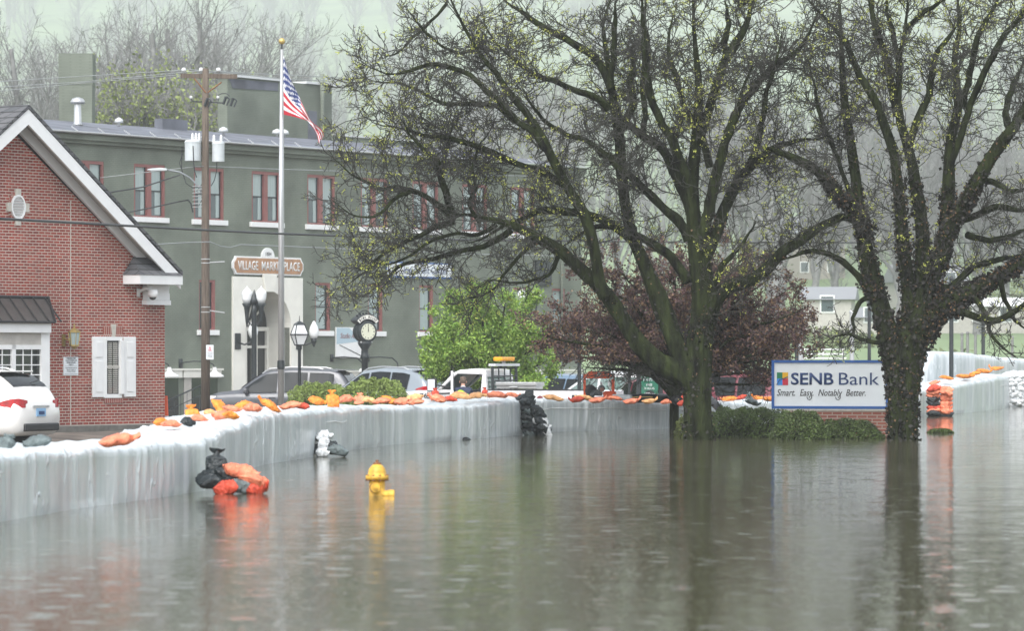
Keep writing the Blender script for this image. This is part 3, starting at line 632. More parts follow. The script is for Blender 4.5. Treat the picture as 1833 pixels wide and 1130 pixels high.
for (u, yy, r_) in ((213, 5, .18), (482, 6, .22), (488, 6.2, .2), (400, 4, .2)):
    x, _ = roofthing(u, 240, yy); yy = min(yy, 5.6); tt = WT + .26 + (yy + .4) * .144; m = MB(); m.lathe([(.05, 0), (.05, .12), (r_, .14), (r_ * .8, .26), (.02, .33)], (x, yy, tt), 10); m.build('roof_cap', M['porcelain'], rf, smooth=True)
x, _ = roofthing(292, 225, 6); m = MB(); m.bb(x - .75, x + .75, 5.4, 5.8, WT + 1.0, WT + 1.5); m.build('roof_hatch', M['rooftar'], rf)
# chimney
cc = P(138, 300, 163); lx, ly = GW.local(cc.x, cc.y); m = MB(); m.box((lx, ly, 10.45), (1.38, 1.2, 4.9), rz=-ANG); m.box((lx, ly, 13.55), (1.42, 1.24, 1.298), rz=-ANG); m.build('chimney', M['green'], gb)
# tower block above the roof
xa, _ = GW.at(407, 200, 8.); xb_, zt_ = GW.at(594, 154, 8.); m = MB(); m.bb(xa, xb_, 8., 8.5, 8, zt_); tw = m.build('tower', M['green'], gb)
m = MB(); m.bb(xa - .1, GW.at(500, 150, 8)[0], 7.88, 8.6, zt_ + .002, zt_ + .10); m.bb(GW.at(545, 150, 8)[0], xb_ + .1, 7.88, 8.6, zt_ + .002, zt_ + .10); m.build('coping', M['porcelain'], tw)
m = MB(); xq = GW.at(497, 150, 8)[0]; m.add([(xa + .3, 7.97, zt_ - .45), (xq, 7.97, zt_ - .40), (xq, 7.97, zt_ - .06), (xa + .1, 7.97, zt_ - .08), (xa + .3, 7.99, zt_ - .45), (xq, 7.99, zt_ - .40), (xq, 7.99, zt_ - .06), (xa + .1, 7.99, zt_ - .08)], [(0, 1, 2, 3), (4, 5, 6, 7), (0, 1, 5, 4), (2, 3, 7, 6)]); m.build('recess_shade_panel', M['rooftar'], tw)  # dark panel painted in for the shade of the recessed parapet
xv = GW.at(577, 200, 7.8)[0]; m = MB(); m.tube([(xv, 7.8, 9.5), (xv, 7.8, zt_ + .45)], .09, 8); m.build('pipe', M['green'], tw, smooth=True)
x5, x6 = GW.at(551, 190, 8)[0], GW.at(566, 190, 8)[0]; m = MB(); m.bb(x5, x6, 7.96, 7.999, 9.8, zt_ - 1.1); m.build('blocked_window', M['rooftar'], tw)
xa, _ = GW.at(596, 240, 10.); xb_, z9 = GW.at(775, 232, 10.); m = MB(); m.bb(xa, xb_, 10., 10.6, 9, 10.95); pb = m.build('parapet_block', M['green'], gb); m = MB(); m.bb(xa - .05, xb_ + .05, 9.93, 10.65, 10.952, 11.03); m.build('coping', M['porcelain'], pb)
# low openings at the foot with white lintels
for (ua, ub, ulit) in ((262, 322, 0), (325, 392, 1)):
    xa, z1 = GW.at(ua, 662); xb_, _ = GW.at(ub, 662); m = MB(); m.bb(xa, xb_, -.12, -.003, .82, 1.08); m.bb(xa - .05, xb_ + .08, -.16, -.003, 1.083, 1.15); lt = m.build('lintel', M['cream'], gb)
    m = MB(); m.bb(xa + .1, xb_ - .1, -.02, -.004, ZB, .815); m.build('basement_door', M['darkglass'], lt); m = MB(); m.bb(xa + .1, xa + .5, -.05, -.021, ZB, .812); m.build('door_jamb', M['dimwhite'], lt)
xa = GW.at(560, 660)[0]; m = MB(); m.bb(xa, GR, -.10, -.003, .70, .98); m.bb(xa, GR, -.15, -.003, .983, 1.05); m.build('plinth_band', M['cream'], gb)
xa, z1 = GW.at(957, 470, 0); xb_, z0 = GW.at(985, 512, 0); m = MB(); m.bb(xa, xb_, -.08, -.002, z0, z1 + .1); m.build('dark_panel', M['dark'], gb)  # plain dark rectangle on the wall
for u_ in (1003,): xx = GW.at(u_, 400)[0]; m = MB(); m.tube([(xx, -.08, ZB), (xx, -.08, WT)], .06, 8); m.build('downpipe', M['green'], gb)
# signs on the green wall
def wall_thing(name, label, cat, x, z, group=None): return thing(name, label, cat, onwall(GW, x, z), ANG, group)
t_ = wall_thing('shop_sign', 'tan sign board with a white border above the arched door reading VILLAGE MARKETPLACE', 'sign', 0, 4.97)
def notch(w, h_, k): return [(-w + k, -h_), (w - k, -h_), (w - k * .7, -h_ * .72), (w, -h_ * .35), (w, h_ * .35), (w - k * .7, h_ * .72), (w - k, h_), (-w + k, h_), (-w + k * .7, h_ * .72), (-w, h_ * .35), (-w, -h_ * .35), (-w + k * .7, -h_ * .72)]
m = MB(); m.prism(notch(2.1, .34, .16), -.08, 0); m.build('border', M['white'], t_)
m = MB(); m.prism(notch(2.03, .28, .15), -.10, -.081); m.build('board', M['copper'], t_)
text('VILLAGE', -1.85, -.66, -.17, .17, -.11, M['white'], t_, bold=.012); text('MARKETPLACE', -.45, 1.85, -.17, .17, -.11, M['white'], t_, bold=.012)
m = MB(); m.prism([(.38 * math.cos(math.pi * i / 16), .345 + .34 * math.sin(math.pi * i / 16)) for i in range(17)], -.06, 0); m.build('date_plaque', M['white'], t_); text('1884', -.16, .18, .38, .52, -.065, M['black'], t_)
xa, z1 = GW.at(690, 469); xb_, z0 = GW.at(806, 497); w, hh = (xb_ - xa) / 2, .31
t_ = wall_thing('shop_sign', 'long white sign with a thin blue border behind the bare branches', 'sign', (xa + xb_) / 2, 4.98)
m = MB(); m.bb(-w, w, -.07, 0, -hh, hh); m.build('border', M['signblue'], t_); m = MB(); m.bb(-w + .03, w - .03, -.09, -.071, -hh + .07, hh - .05); m.build('board', M['signwhite'], t_); text('Investment Center', -w * .5, w * .85, -.13, .14, -.1, M['navy'], t_)
xa, z1 = GW.at(600, 586); xb_, z0 = GW.at(651, 641); w, hh = (xb_ - xa) / 2, (z1 - z0) / 2
t_ = wall_thing('shop_sign', 'square white and pale blue studio sign partly behind the street clock', 'sign', (xa + xb_) / 2, (z0 + z1) / 2)
m = MB(); m.bb(-w, w, -.05, 0, -hh, hh); m.build('board', M['white'], t_)
m = MB(); m.prism([(-w * .97, -hh * .1), (w * .95, hh * .12), (w * .3, hh * .6), (-w * .1, hh * .96), (-w * .97, hh * .96)], -.056, -.051); m.build('blue_field', pm('pale_blue_sign', (.42, .55, .62), .5), t_)
m = MB(); m.prism([(-w * .8, -hh * .17), (-w * .75, -hh * .14), (w * .95, -hh * .93), (w * .9, -hh * .97)], -.058, -.051); m.build('stripe', M['dark'], t_)
text('Studio Arte', -w * .72, w * .55, hh * .28, hh * .62, -.062, M['redtrim'], t_, shear=.25)
# lamps on the green wall
for (u, v, lab) in ((303, 668, 'white shade gooseneck lamp over the basement door beside the brick corner'), (384, 668, 'white shade gooseneck lamp just right of the utility pole')):
    x, z = GW.at(u, v, -.75); t_ = wall_thing('gooseneck_lamp', lab, 'lamp', x - 1.05, z + .35, 'gooseneck lamps on the green wall')
    m = MB(); m.bb(-.08, .08, -.06, 0, -.16, .16); m.tube([(0, -.06, .02), (.35, -.35, .08), (.8, -.65, .06), (1.0, -.74, -.05), (1.05, -.75, -.2)], .022, 6); m.build('arm', M['dark'], t_, smooth=True)
    m = MB(); m.lathe([(.07, -.14), (.08, -.26), (.14, -.33), (.34, -.44), (.35, -.50), (.33, -.50)], (1.05, -.75, 0), 18, cap=False); m.build('shade', M['white'], t_, smooth=True)
for (u, lab) in ((618, 'thin dark curved lamp arm below the studio sign'), (682, 'thin dark curved lamp arm right of the street clock')):
    x, z = GW.at(u - 25, 641, 0); t_ = wall_thing('gooseneck_lamp', lab, 'lamp', x, 1.55, 'gooseneck lamps on the green wall')
    m = MB(); m.bb(-.08, .08, -.06, 0, -.16, .12); m.tube([(0, -.06, 0), (.35, -.35, .02), (.9, -.55, -.02), (1.15, -.6, -.2), (1.2, -.6, -.42)], .028, 6); m.build('arm', M['dark'], t_, smooth=True); m = MB(); m.lathe([(.03, -.40), (.13, -.45), (.2, -.55), (.19, -.56)], (1.2, -.6, 0), 12); m.build('shade', M['white'], t_, smooth=True)
for x, lab in ((-1.85, 'wall lantern with white globe on the left of the arched door'), (1.8, 'wall lantern with white globe on the right of the arched door')):
    t_ = wall_thing('wall_lantern', lab, 'lantern', x, 2.15, 'globe lanterns beside the arched door'); m = MB(); m.bb(-.17, .17, -.12, -.085, -.3, .3); m.build('back_plate', M['dark'], t_, bevel=.03)
    m = MB(); m.tube([(0, -.12, -.05), (.15, -.3, -.12), (.3, -.5, -.02), (.34, -.55, .1)], .035, 8); m.lathe([(.03, -.2), (.06, -.1), (.1, 0), (.13, .12)], (.34, -.55, 0), 10); m.build('arm', M['dark'], t_, smooth=True)
    m = MB(); m.lathe([(.11, .12), (.17, .25), (.19, .42), (.14, .58), (.03, .78)], (.34, -.55, 0), 14); m.build('globe', M['glow'], t_, smooth=True)
# ---------------------------------------------------------------- hydrant
t_ = thing('fire_hydrant', 'yellow fire hydrant standing in the flood water in front of the barrier', 'hydrant', PW(675, 888)); m = MB()
m.lathe([(.093, -.5), (.093, .175)], n=24); m.build('barrel', M['yellowp'], t_, smooth=True)
m = MB(); m.lathe([(.093, .176), (.11, .18), (.132, .19), (.134, .225), (.12, .235), (.105, .24), (.104, .27), (.092, .31), (.066, .345), (.035, .362)], n=28); m.build('bonnet', M['yellowp'], t_, smooth=True)
m = MB()
for j in range(10): q = 2 * math.pi * j / 10; m.lathe([(.014, .17), (.014, .242)], (.118 * math.cos(q), .118 * math.sin(q), 0), 6)
m.build('flange_bolt', M['rust'], t_)
m = MB(); m.tube([(-.05, -.08, .15), (-.085, -.09, .10), (-.06, -.13, .05), (-.012, -.14, .05)], .006, 5); m.build('cap_chain', M['rust'], t_)
m = MB(); m.lathe([(.045, .355), (.047, .372), (.038, .38), (.02, .385), (.019, .41)], n=6); m.build('operating_nut', M['rust'], t_)
m = MB(); m.lathe([(.055, -.15), (.058, -.10), (.06, -.09), (.06, -.075)][::-1], (-.012, 0, .095), 16, axis='Y'); m.lathe([(.02, -.19), (.022, -.15)], (-.012, 0, .095), 5, axis='Y'); m.build('front_cap', M['yellowp'], t_, smooth=False)
m = MB(); m.lathe([(.05, .06), (.05, .13), (.058, .135), (.058, .19), (.05, .2)], (0, -.02, .012), 16, axis='X'); m.build('side_nozzle', M['yellowp'], t_)
# ---------------------------------------------------------------- bank sign
t_ = thing('bank_sign', 'white SENB Bank sign in a blue frame on a low brick base', 'sign', P(1487.5, 779, 79.5) * 1, R(-13)); t_.location.z = 0
hw = 1.195; sy = .17
m = MB(); m.bb(-hw + .2, hw, -sy + .02, sy - .02, -.6, .49); m.build('base', M['brick2'], t_); m = MB(); m.bb(-hw + .16, hw + .03, -sy, sy, .491, .525); m.build('cap', M['stone'], t_)
m = MB(); z0, z1 = .53, 1.52; f_ = .055
for q in ((-hw, hw, z0, z0 + f_), (-hw, hw, z1 - f_, z1), (-hw, -hw + f_, z0 + f_, z1 - f_), (hw - f_, hw, z0 + f_, z1 - f_)): m.bb(q[0], q[1], -sy, sy, q[2], q[3])
m.build('frame', M['signblue'], t_)
m = MB(); m.bb(-hw + f_, hw - f_, -sy + .02, sy - .02, z0 + f_, z1 - f_); m.build('face', M['signwhite'], t_)
def sx(u): return (u - 1487.5) / 104 * hw
def sz(v): return z1 - (v - 645.5) / (731 - 645.5) * (z1 - z0)
yf = -sy + .018
for (a, b_, c_, d_, col) in ((1393, 1403, 667, 678, (.01, .19, .08)), (1403, 1413, 667, 678, (.75, .42, .01)), (1393, 1403, 678, 689.5, (.03, .25, .68)), (1403, 1413, 678, 689.5, (.55, .02, .05))):
    m = MB(); m.bb(sx(a), sx(b_), yf - .006, yf, sz(d_), sz(c_)); m.build('logo_square', pm('logo_%d_%d' % (a, c_), col, .5), t_)
m = MB(); m.tube([(sx(1392.5), yf - .008, sz(689)), (sx(1398), yf - .008, sz(680)), (sx(1405), yf - .008, sz(678)), (sx(1412.5), yf - .008, sz(675))], .010, 5); m.build('logo_wave', M['navy'], t_)
text('SENB', sx(1418), sx(1494), sz(689), sz(667.5), yf - .005, M['navy'], t_, bold=.02); text('Bank', sx(1503.5), sx(1575), sz(689), sz(667.5), yf - .005, M['navy'], t_)
text('Smart.  Easy.  Notably  Better.', sx(1393), sx(1551), sz(712), sz(696.5), yf - .005, M['black'], t_, shear=.3)
m = MB()
for u in (1452, 1503): m.tube([(sx(u + 3), yf - .005, sz(706)), (sx(u + 3), yf - .005, sz(712)), (sx(u), yf - .005, sz(715.5)), (sx(u - 4), yf - .005, sz(714)), (sx(u - 5.5), yf - .005, sz(710))], .007, 4)
m.build('lettering_tail', M['black'], t_)
# ---------------------------------------------------------------- flagpole and flag
fp = P(503, 720, 90); s_ = F / 90
t_ = thing('flagpole', 'tall pale metal flagpole rising behind the barrier in front of the grey car', 'flagpole', (fp.x, fp.y, -.45)); zt = H + (VH - 88) / s_ + .45
m = MB(); m.tube([(0, 0, 0), (0, 0, zt * .6), (.02, 0, zt)], [.072, .06, .034], 14); m.build('pole', M['alu'], t_, smooth=True)
m = MB(); m.tube([(.02, 0, zt), (.02, 0, zt + .14)], .018, 8); m.build('truck_spindle', M['dark'], t_); m = MB(); m.sphere((.02, 0, zt + .19), .075, 16); m.build('ball', M['gold'], t_, smooth=True)
m = MB(); m.tube([(.075, -.03, 1.2), (.07, -.03, zt * .6), (.055, -.02, zt - .05)], .006, 4); m.build('halyard', M['wire'], t_); m = MB(); m.lathe([(.085, 1.75), (.09, 1.8), (.085, 1.95)], n=10); m.build('cleat', M['dark'], t_)
# flag: hoist along the pole, hanging limp, twisted towards its tip
fl_org = P(508, 97, 89.92)
def cr(pts, t):
    k = len(pts) - 1; x = t * k; i = min(int(x), k - 1); f = x - i; p = [Vector(pts[max(0, min(k, i + j))]) for j in (-1, 0, 1, 2)]
    return .5 * ((2 * p[1]) + (-p[0] + p[2]) * f + (2 * p[0] - 5 * p[1] + 4 * p[2] - p[3]) * f * f + (-p[0] + 3 * p[1] - 3 * p[2] + p[3]) * f ** 3)
top_c = [(507, 97, 0), (519, 137, -.12), (532, 165, .10), (545, 192, -.1), (556, 214, .05), (577, 232, -.05), (580, 243, 0)]
bot_c = [(508, 205, 0), (522, 208, .08), (538, 213, -.08), (552, 218, .08), (561, 225, -.1), (566, 240, .05), (570, 257, 0)]
V = []; NS, NT = 52, 60
for i in range(NS + 1):
    s = i / NS
    for j in range(NT + 1):
        t = j / NT; a = cr(top_c, t); b_ = cr(bot_c, t); p = a.lerp(b_, s)
        fold = math.sin(s * 9 + t * 5) * .05 * t + math.sin(s * 21 - t * 8) * .03 * t
        sag = 4 * math.sin(s * math.pi) * t * (1 - t) * 4
        q = P(p.x + 3 * math.sin(s * 14) * t * (1 - t), p.y + sag + 2.5 * math.sin(s * 17 + 1) * t, 89.92); q.y += p.z + fold - .02; V.append((q.x - fl_org.x, q.y - fl_org.y, q.z - fl_org.z))
Fq = []; mi = []
for i in range(NS):
    for j in range(NT):
        Fq.append((i * (NT + 1) + j, i * (NT + 1) + j + 1, (i + 1) * (NT + 1) + j + 1, (i + 1) * (NT + 1) + j))
        s = (i + .5) / NS; t = (j + .5) / NT
        if s < 7 / 13 and t < .40:
            a = (s * 13 / 7 * 9); b_ = (t / .40 * 11); star = (int(a) + int(b_)) % 2 == 0 and abs(a % 1 - .5) < .38 and abs(b_ % 1 - .5) < .38
            mi.append(1 if star else 2)
        else: mi.append(0 if int(s * 13) % 2 == 0 else 1)
o = npmesh('flag', V, Fq, [M['flagred'], M['flagwhite'], M['flagblue']], smooth=True, mi=mi); o.location = fl_org; tag(o, 'limp American flag hanging from the tall metal flagpole', 'flag')
# ---------------------------------------------------------------- utility pole
UD = 115; up_ = P(368, 700, UD); s_ = F / UD
def UP(u, v, dy=0.): p = P(u, v, UD); return (p.x - up_.x, dy, p.z + .62)
t_ = thing('utility_pole', 'weathered wooden utility pole carrying a crossarm and grey transformers', 'utility pole', (up_.x, up_.y, -.62))
ztop_ = UP(368, 122)[2]; m = MB(); m.tube([(0, 0, 0), (.0, 0, 4), (-.01, 0, 8), (.0, 0, ztop_)], [.14, .125, .108, .095], 14); m.build('pole', M['wood'], t_, smooth=True)
m = MB(); m.box(UP(374, 136), (UP(424, 136)[0] - UP(323, 136)[0], .1, .13), ry=R(.8)); ca = m.build('crossarm', M['wood'], t_)
m = MB(); m.tube([UP(348, 140, -.06), UP(369, 166, -.1)], .02, 4); m.tube([UP(397, 147, -.06), UP(372, 166, -.1)], .02, 4); m.build('brace', M['rust'], ca)
for u in (329, 360, 391): m = MB(); x, y, z = UP(u, 131); m.lathe([(.015, -.02), (.02, .05), (.07, .06), (.075, .1), (.05, .16), (.02, .17)], (x, y, z), 10); m.build('insulator', M['porcelain'], ca, smooth=True)
m = MB(); m.tube([UP(343, 178), UP(345, 181), UP(400, 184)], .02, 5); m.tube([UP(343, 178), UP(342, 171)], .02, 5)
for u, dv in ((370, 0), (403, -3), (416, 0)): m.tube([UP(u - 3, 190 + dv, -.1), UP(u + 2, 176 + dv, -.1)], .045, 6); m.tube([UP(u + 3, 192 + dv, -.1), UP(u + 8, 180 + dv, -.1)], .028, 5); m.tube([UP(u + 2, 176 + dv, -.1), UP(u + 8, 180 + dv, -.1)], .022, 5)
m.tube([UP(391, 181), UP(391, 170), UP(397, 167), UP(405, 167), UP(411, 172)], .014, 5)
m.build('fuse_cutout', M['dark'], t_)
m = MB(); 
for u in (342, 390): x, y, z = UP(u, 174); m.sphere((x, y, z), .05, 8)
m.build('insulator', M['porcelain'], t_)
for (ul, ur, vt, vb, bush) in ((331, 360, 254, 288, (345, 351, 357)), (380, 402, 257, 289.5, (383, 396))):
    x0 = UP(ul, vt)[0]; x1 = UP(ur, vt)[0]; zc = UP(ul, vt)[2]; zb = UP(ul, vb)[2]; r_ = (x1 - x0) / 2; cx_ = (x0 + x1) / 2
    m = MB(); m.lathe([(r_, zb), (r_, zc - .03), (r_ * 1.04, zc - .03), (r_ * 1.04, zc), (r_ * .9, zc + .05), (.02, zc + .07)], (cx_, -.05, 0), 20); tr = m.build('transformer', M['grey'], t_, smooth=False)
    m = MB()
    for u in bush: xx = UP(u, 250)[0]; m.lathe([(.05, zc + .03), (.06, zc + .06), (.04, zc + .1), (.055, zc + .13), (.035, zc + .17), (.045, zc + .2), (.02, zc + .26)], (xx, -.05, 0), 8)
    m.build('bushing', M['porcelain'], tr, smooth=True)
m = MB(); m.tube([UP(347, 262, -.3), UP(348, 290, -.3), UP(350, 308, -.3), UP(353, 318, -.2)], .014, 4); m.tube([UP(388, 290), UP(388, 305), UP(384, 322), UP(378, 333)], .012, 4); m.tube([UP(326, 262), UP(325, 300), UP(327, 310), UP(333, 328), UP(345, 336), UP(361, 334)], .012, 4); m.tube([UP(327, 275), UP(321, 292), UP(325, 303)], .01, 4)
m.tube([UP(361, 330), UP(352, 342), UP(362, 350), UP(345, 352)], .01, 4); m.tube([UP(337, 358), UP(342, 365), UP(345, 380)], .022, 5); m.tube([UP(345, 367), UP(356, 368), UP(361, 358)], .01, 4); m.build('service_lead', M['cable'], t_)
for v in (334, 340, 346, 352, 358, 365, 371): m = MB(); m.tube([UP(345, v, -.1), UP(362, v - 1, -.05)], .011, 4); m.build('step_bracket', M['alu'], t_)
for v in (464, 471, 550, 559): m = MB(); m.lathe([(.134, UP(368, v)[2] - .012), (.134, UP(368, v)[2] + .012)], n=12); m.build('steel_band', M['alu'], t_)
for q4 in ((470, 468.5), (556, 560)): m = MB(); m.tube([UP(374, q4[0]), UP(402, q4[1])], .018, 5); m.build('sign_arm', M['alu'], t_)
m = MB(); m.tube([UP(362, 348), UP(357, 335), UP(340, 318), UP(322, 308), UP(300, 304)], .026, 7); la = m.build('lamp_arm', pm('galvanised_arm', (.22, .24, .25), .5), t_, smooth=True)
m = MB(); x0 = UP(262, 303)[0]; x1 = UP(299, 303)[0]; z = UP(280, 304)[2]; m.prism([(x0, z), (x0 + .1, z + .03), (x1 - .2, z + .06), (x1, z + .04), (x1, z - .03), (x0 + .15, z - .035)], -.08, .08); m.build('lamp_head', M['grey'], la, bevel=.02)
q = Vector(UP(376.5, 631, -.17)); q = Vector((q.x + up_.x, up_.y - .17, q.z - .62)); t2 = thing('pole_sign', 'small white notice with a red emblem fixed to the utility pole', 'sign', q)
m = MB(); m.bb(-.11, .11, -.01, .01, -.215, .215); m.build('board', M['signwhite'], t2, bevel=.01)
m = MB(); 
for a, b_ in ((-.022, .07), (.022, .07), (-.022, .115), (.022, .115), (0, .15)): m.bb(a - .014, a + .014, -.018, -.011, b_ - .014, b_ + .014)
m.build('emblem', M['flagred'], t2); text('NO PARKING', -.07, .07, .025, .045, -.015, M['flagred'], t2)
for i in range(4): text(('ANY TIME', 'VIOLATORS', 'TOWED AWAY', 'BY ORDER')[i], -.075 + .01 * (i % 2), .075, -.03 - i * .04, -.012 - i * .04, -.015, M['black'], t2)
# wires
def wire(name, label, pts, r, mat, grp=None, sag=0.):
    out = []
    for (a, b_) in zip(pts, pts[1:]):
        A, B_ = P(*a), P(*b_)
        for i in range(12): t = i / 12; q = A.lerp(B_, t); q.z -= sag * 4 * t * (1 - t); out.append(q)
    out.append(P(*pts[-1])); m = MB(); o0 = out[0]; m.tube([q - o0 for q in out], r, 5); o = m.build(name, mat, smooth=True, loc=o0); return tag(o, label, 'wire', grp)
wire('overhead_cable', 'thick black cable crossing the whole view in front of the brick gable', [(-60, 388, 62), (0, 391.5, 63), (368, 412, 78), (503, 418.5, 83), (800, 429, 95), (1250, 434, 118), (1900, 435, 150)], .024, M['cable'])
wire('power_line', 'topmost grey power line reaching the left insulator of the crossarm', [(-40, 148, 140), (150, 136, 128), (329, 125, 115)], .012, M['wire'], 'power lines to the crossarm')
wire('power_line', 'middle grey power line left of the crossarm', [(-40, 158, 140), (150, 146, 128), (360, 126, 115)], .012, M['wire'], 'power lines to the crossarm')
wire('power_line', 'lowest grey power line left of the crossarm', [(-40, 166, 140), (150, 148, 128), (391, 128, 115)], .012, M['wire'], 'power lines to the crossarm')
wire('power_line', 'upper power line running right from the crossarm past the flagpole', [(329, 124, 115), (503, 134, 125), (700, 142, 140), (1000, 148, 165)], .014, M['wire'], 'power lines to the crossarm')
wire('power_line', 'lower power line running right from the crossarm past the flagpole', [(391, 128, 115), (503, 141, 125), (700, 149, 140), (1000, 153, 165)], .014, M['wire'], 'power lines to the crossarm')
wire('service_cable', 'thin pale cable crossing the upper windows below the transformers', [(180, 318, 118), (300, 304, 116), (361, 297, 114.8), (503, 303, 120), (800, 312, 132), (1000, 316, 142)], .012, M['wire'])
wire('service_cable', 'dark slack cable from the street lamp arm towards the brick gable', [(180, 347, 108), (255, 335, 111), (322, 313, 114.8)], .022, M['cable'])
wire('service_cable', 'grey slack cable ending in a drip loop left of the utility pole', [(190, 388, 108), (270, 372, 112), (320, 361, 114.5), (337, 358, 114.8)], .020, M['cable'])
wire('service_cable', 'pale wavy cable passing the utility pole above the tan sign', [(270, 438, 108), (340, 434, 113), (376, 433, 114.6), (395, 441, 116), (412, 443, 117), (430, 438, 118), (560, 443, 124), (850, 455, 137), (1100, 460, 150)], .016, M['wire'])
# ---------------------------------------------------------------- street lamps, clock
def on_ground(u, D, z=-.62): p = P(u, 600, D); return Vector((p.x, D, z))
def zoff(v, D, z0=-.62): return H + (VH - v) * D / F - z0
D = 133; t_ = thing('street_lamp', 'black street lamp with two white globes in front of the arched door', 'street lamp', on_ground(455, D)); k = D / F
m = MB(); zt = zoff(545, D); m.lathe([(.25, 0), (.25, .3), (.16, .45), (.11, .6), (.09, 1), (.085, zt - .3), (.10, zt - .25), (.085, zt)], n=14); m.build('post', M['dark'], t_, smooth=True)
m = MB(); m.lathe([(.085, zt), (.16, zt + .05), (.13, zt + .2), (.05, zt + .35), (.01, zt + .5)], n=12); m.build('finial', M['dark'], t_, smooth=True)
for du, vb, sgn in ((-13, 543, -1), (12.5, 543, 1)):
    x = du * k; zb = zoff(vb + (0 if sgn < 0 else 0), D); m = MB()
    m.tube([(0, 0, zb - .55), (x * .4, 0, zb - .75), (x * .85, 0, zb - .6), (x, 0, zb - .35), (x, 0, zb)], [.04, .035, .035, .04, .05], 8); m.lathe([(.02, zb - .8), (.05, zb - .6), (.07, zb - .4), (.10, zb - .15), (.17, zb - .02), (.15, zb)], (x, 0, 0), 10); am = m.build('arm', M['dark'], t_, smooth=True)
    m = MB(); m.lathe([(.12, zb + .001), (.17, zb + .15), (.19, zb + .34), (.19, zb + .36), (.10, zb + .47), (.03, zb + .52), (.015, zb + .58)], (x, 0, 0), 14); m.build('globe', M['glow'], am, smooth=True)
D = 152; t_ = thing('street_lamp', 'distant lamp with two white globes rising above the bright green tree', 'street lamp', on_ground(949, D)); k = D / F; zt = zoff(548, D)
m = MB(); m.lathe([(.11, 0), (.085, zt)], n=10); m.build('post', M['dark'], t_)
for du in (-14, 12): x = du * k; zb = zoff(540, D); m = MB(); m.tube([(0, 0, zb - .5), (x * .7, 0, zb - .6), (x, 0, zb - .02)], .045, 6); am = m.build('arm', M['dark'], t_); m = MB(); m.lathe([(.12, zb), (.19, zb + .15), (.2, zb + .3), (.12, zb + .42), (.02, zb + .52)], (x, 0, 0), 12); m.build('globe', M['glow'], am, smooth=True)
D = 112; t_ = thing('lantern_post', 'thin black post with a four sided glass lantern between flagpole and street clock', 'street lamp', on_ground(536, D)); k = D / F
zb, zm, zt = zoff(618, D), zoff(599, D), zoff(581, D); m = MB(); m.lathe([(.12, 0), (.1, .1), (.05, .3), (.045, zb - .15), (.07, zb - .1), (.05, zb)], n=10); m.build('post', M['dark'], t_, smooth=True)
def frus(mb, w0, w1, z0, z1): 
    vs = [(a * w0, b_ * w0, z0) for a, b_ in ((-1, -1), (1, -1), (1, 1), (-1, 1))] + [(a * w1, b_ * w1, z1) for a, b_ in ((-1, -1), (1, -1), (1, 1), (-1, 1))]
    mb.add(vs, [(0, 1, 5, 4), (1, 2, 6, 5), (2, 3, 7, 6), (3, 0, 4, 7), (0, 3, 2, 1), (4, 5, 6, 7)])
m = MB(); frus(m, .10, .19, zb + .02, zm); frus(m, .19, .11, zm + .012, zt); gl = m.build('glass', M['glow'], t_); gl.rotation_euler.z = R(22)
m = MB()
for (w0, w1, z0, z1) in ((.105, .20, zb, zm), (.20, .115, zm, zt)):
    for a, b_ in ((-1, -1), (1, -1), (1, 1), (-1, 1)): m.tube([(a * w0, b_ * w0, z0), (a * w1, b_ * w1, z1)], .016, 4)
for w_, z in ((.105, zb), (.205, zm), (.12, zt)):
    c4 = [(-w_, -w_, z), (w_, -w_, z), (w_, w_, z), (-w_, w_, z), (-w_, -w_, z)]
    for a, b_ in zip(c4, c4[1:]): m.tube([a, b_], .018, 4)
frus(m, .13, .03, zt + .01, zt + .09); m.tube([(0, 0, zt + .08), (0, 0, zt + .25)], [.02, .006], 5); o = m.build('lantern_frame', M['dark'], t_); o.rotation_euler.z = R(22)
# street clock
D = 133; s_ = F / D; t_ = thing('street_clock', 'black street clock with a cream dial and curved header on a post', 'clock', on_ground(653, D), R(33)); zc = zoff(594, D)
m = MB(); m.lathe([(.28, 0), (.28, .5), (.16, .7), (.12, .9), (.11, zc - .95), (.17, zc - .9), (.13, zc - .8), (.12, zc - .6), (.22, zc - .45), (.25, zc - .36), (.14, zc - .3)], n=16); m.build('post', M['dark'], t_, smooth=True)
R1 = .36; m = MB(); m.lathe([(.30, -.22), (R1, -.2), (R1 + .02, -.13), (R1, -.05), (R1, .05), (R1 + .02, .13), (R1, .2), (.30, .22)], (0, 0, zc), 32, axis='Y'); m.build('drum', M['dark'], t_, smooth=False)
m = MB(); m.lathe([(.005, -.225), (.275, -.226)], (0, 0, zc), 32, axis='Y', cap=False); m.lathe([(.005, .225), (.275, .226)], (0, 0, zc), 32, axis='Y', cap=False); dl = m.build('dial', pm('clock_dial', (.66, .67, .52), .5), t_)
m = MB(); m.box((0, -.235, zc + .09), (.014, .006, .20)); m.box((.005, -.236, zc + .06), (.02, .006, .13)); m.build('hand', M['black'], dl)
m = MB()
for j in range(12): q = math.pi * 2 * j / 12; m.box((.225 * math.sin(q), -.231, zc + .225 * math.cos(q)), (.02 if j % 3 else .034, .005, .04))
m.build('numeral', M['black'], dl)
hd = []; a0, a1 = R(38), R(142); m = MB(); NN = 18
for y in (-.2, .2):
    for rr in (R1 + .04, R1 + .20):
        pass
ring_ = lambda r, y: [(r * math.cos(a0 + (a1 - a0) * i / NN), y, zc + .02 + r * math.sin(a0 + (a1 - a0) * i / NN)) for i in range(NN + 1)]
A, B_, C_, D_ = ring_(R1 + .03, -.21), ring_(R1 + .21, -.21), ring_(R1 + .21, .21), ring_(R1 + .03, .21); o0 = A + B_ + C_ + D_; n1_ = NN + 1; fs = []
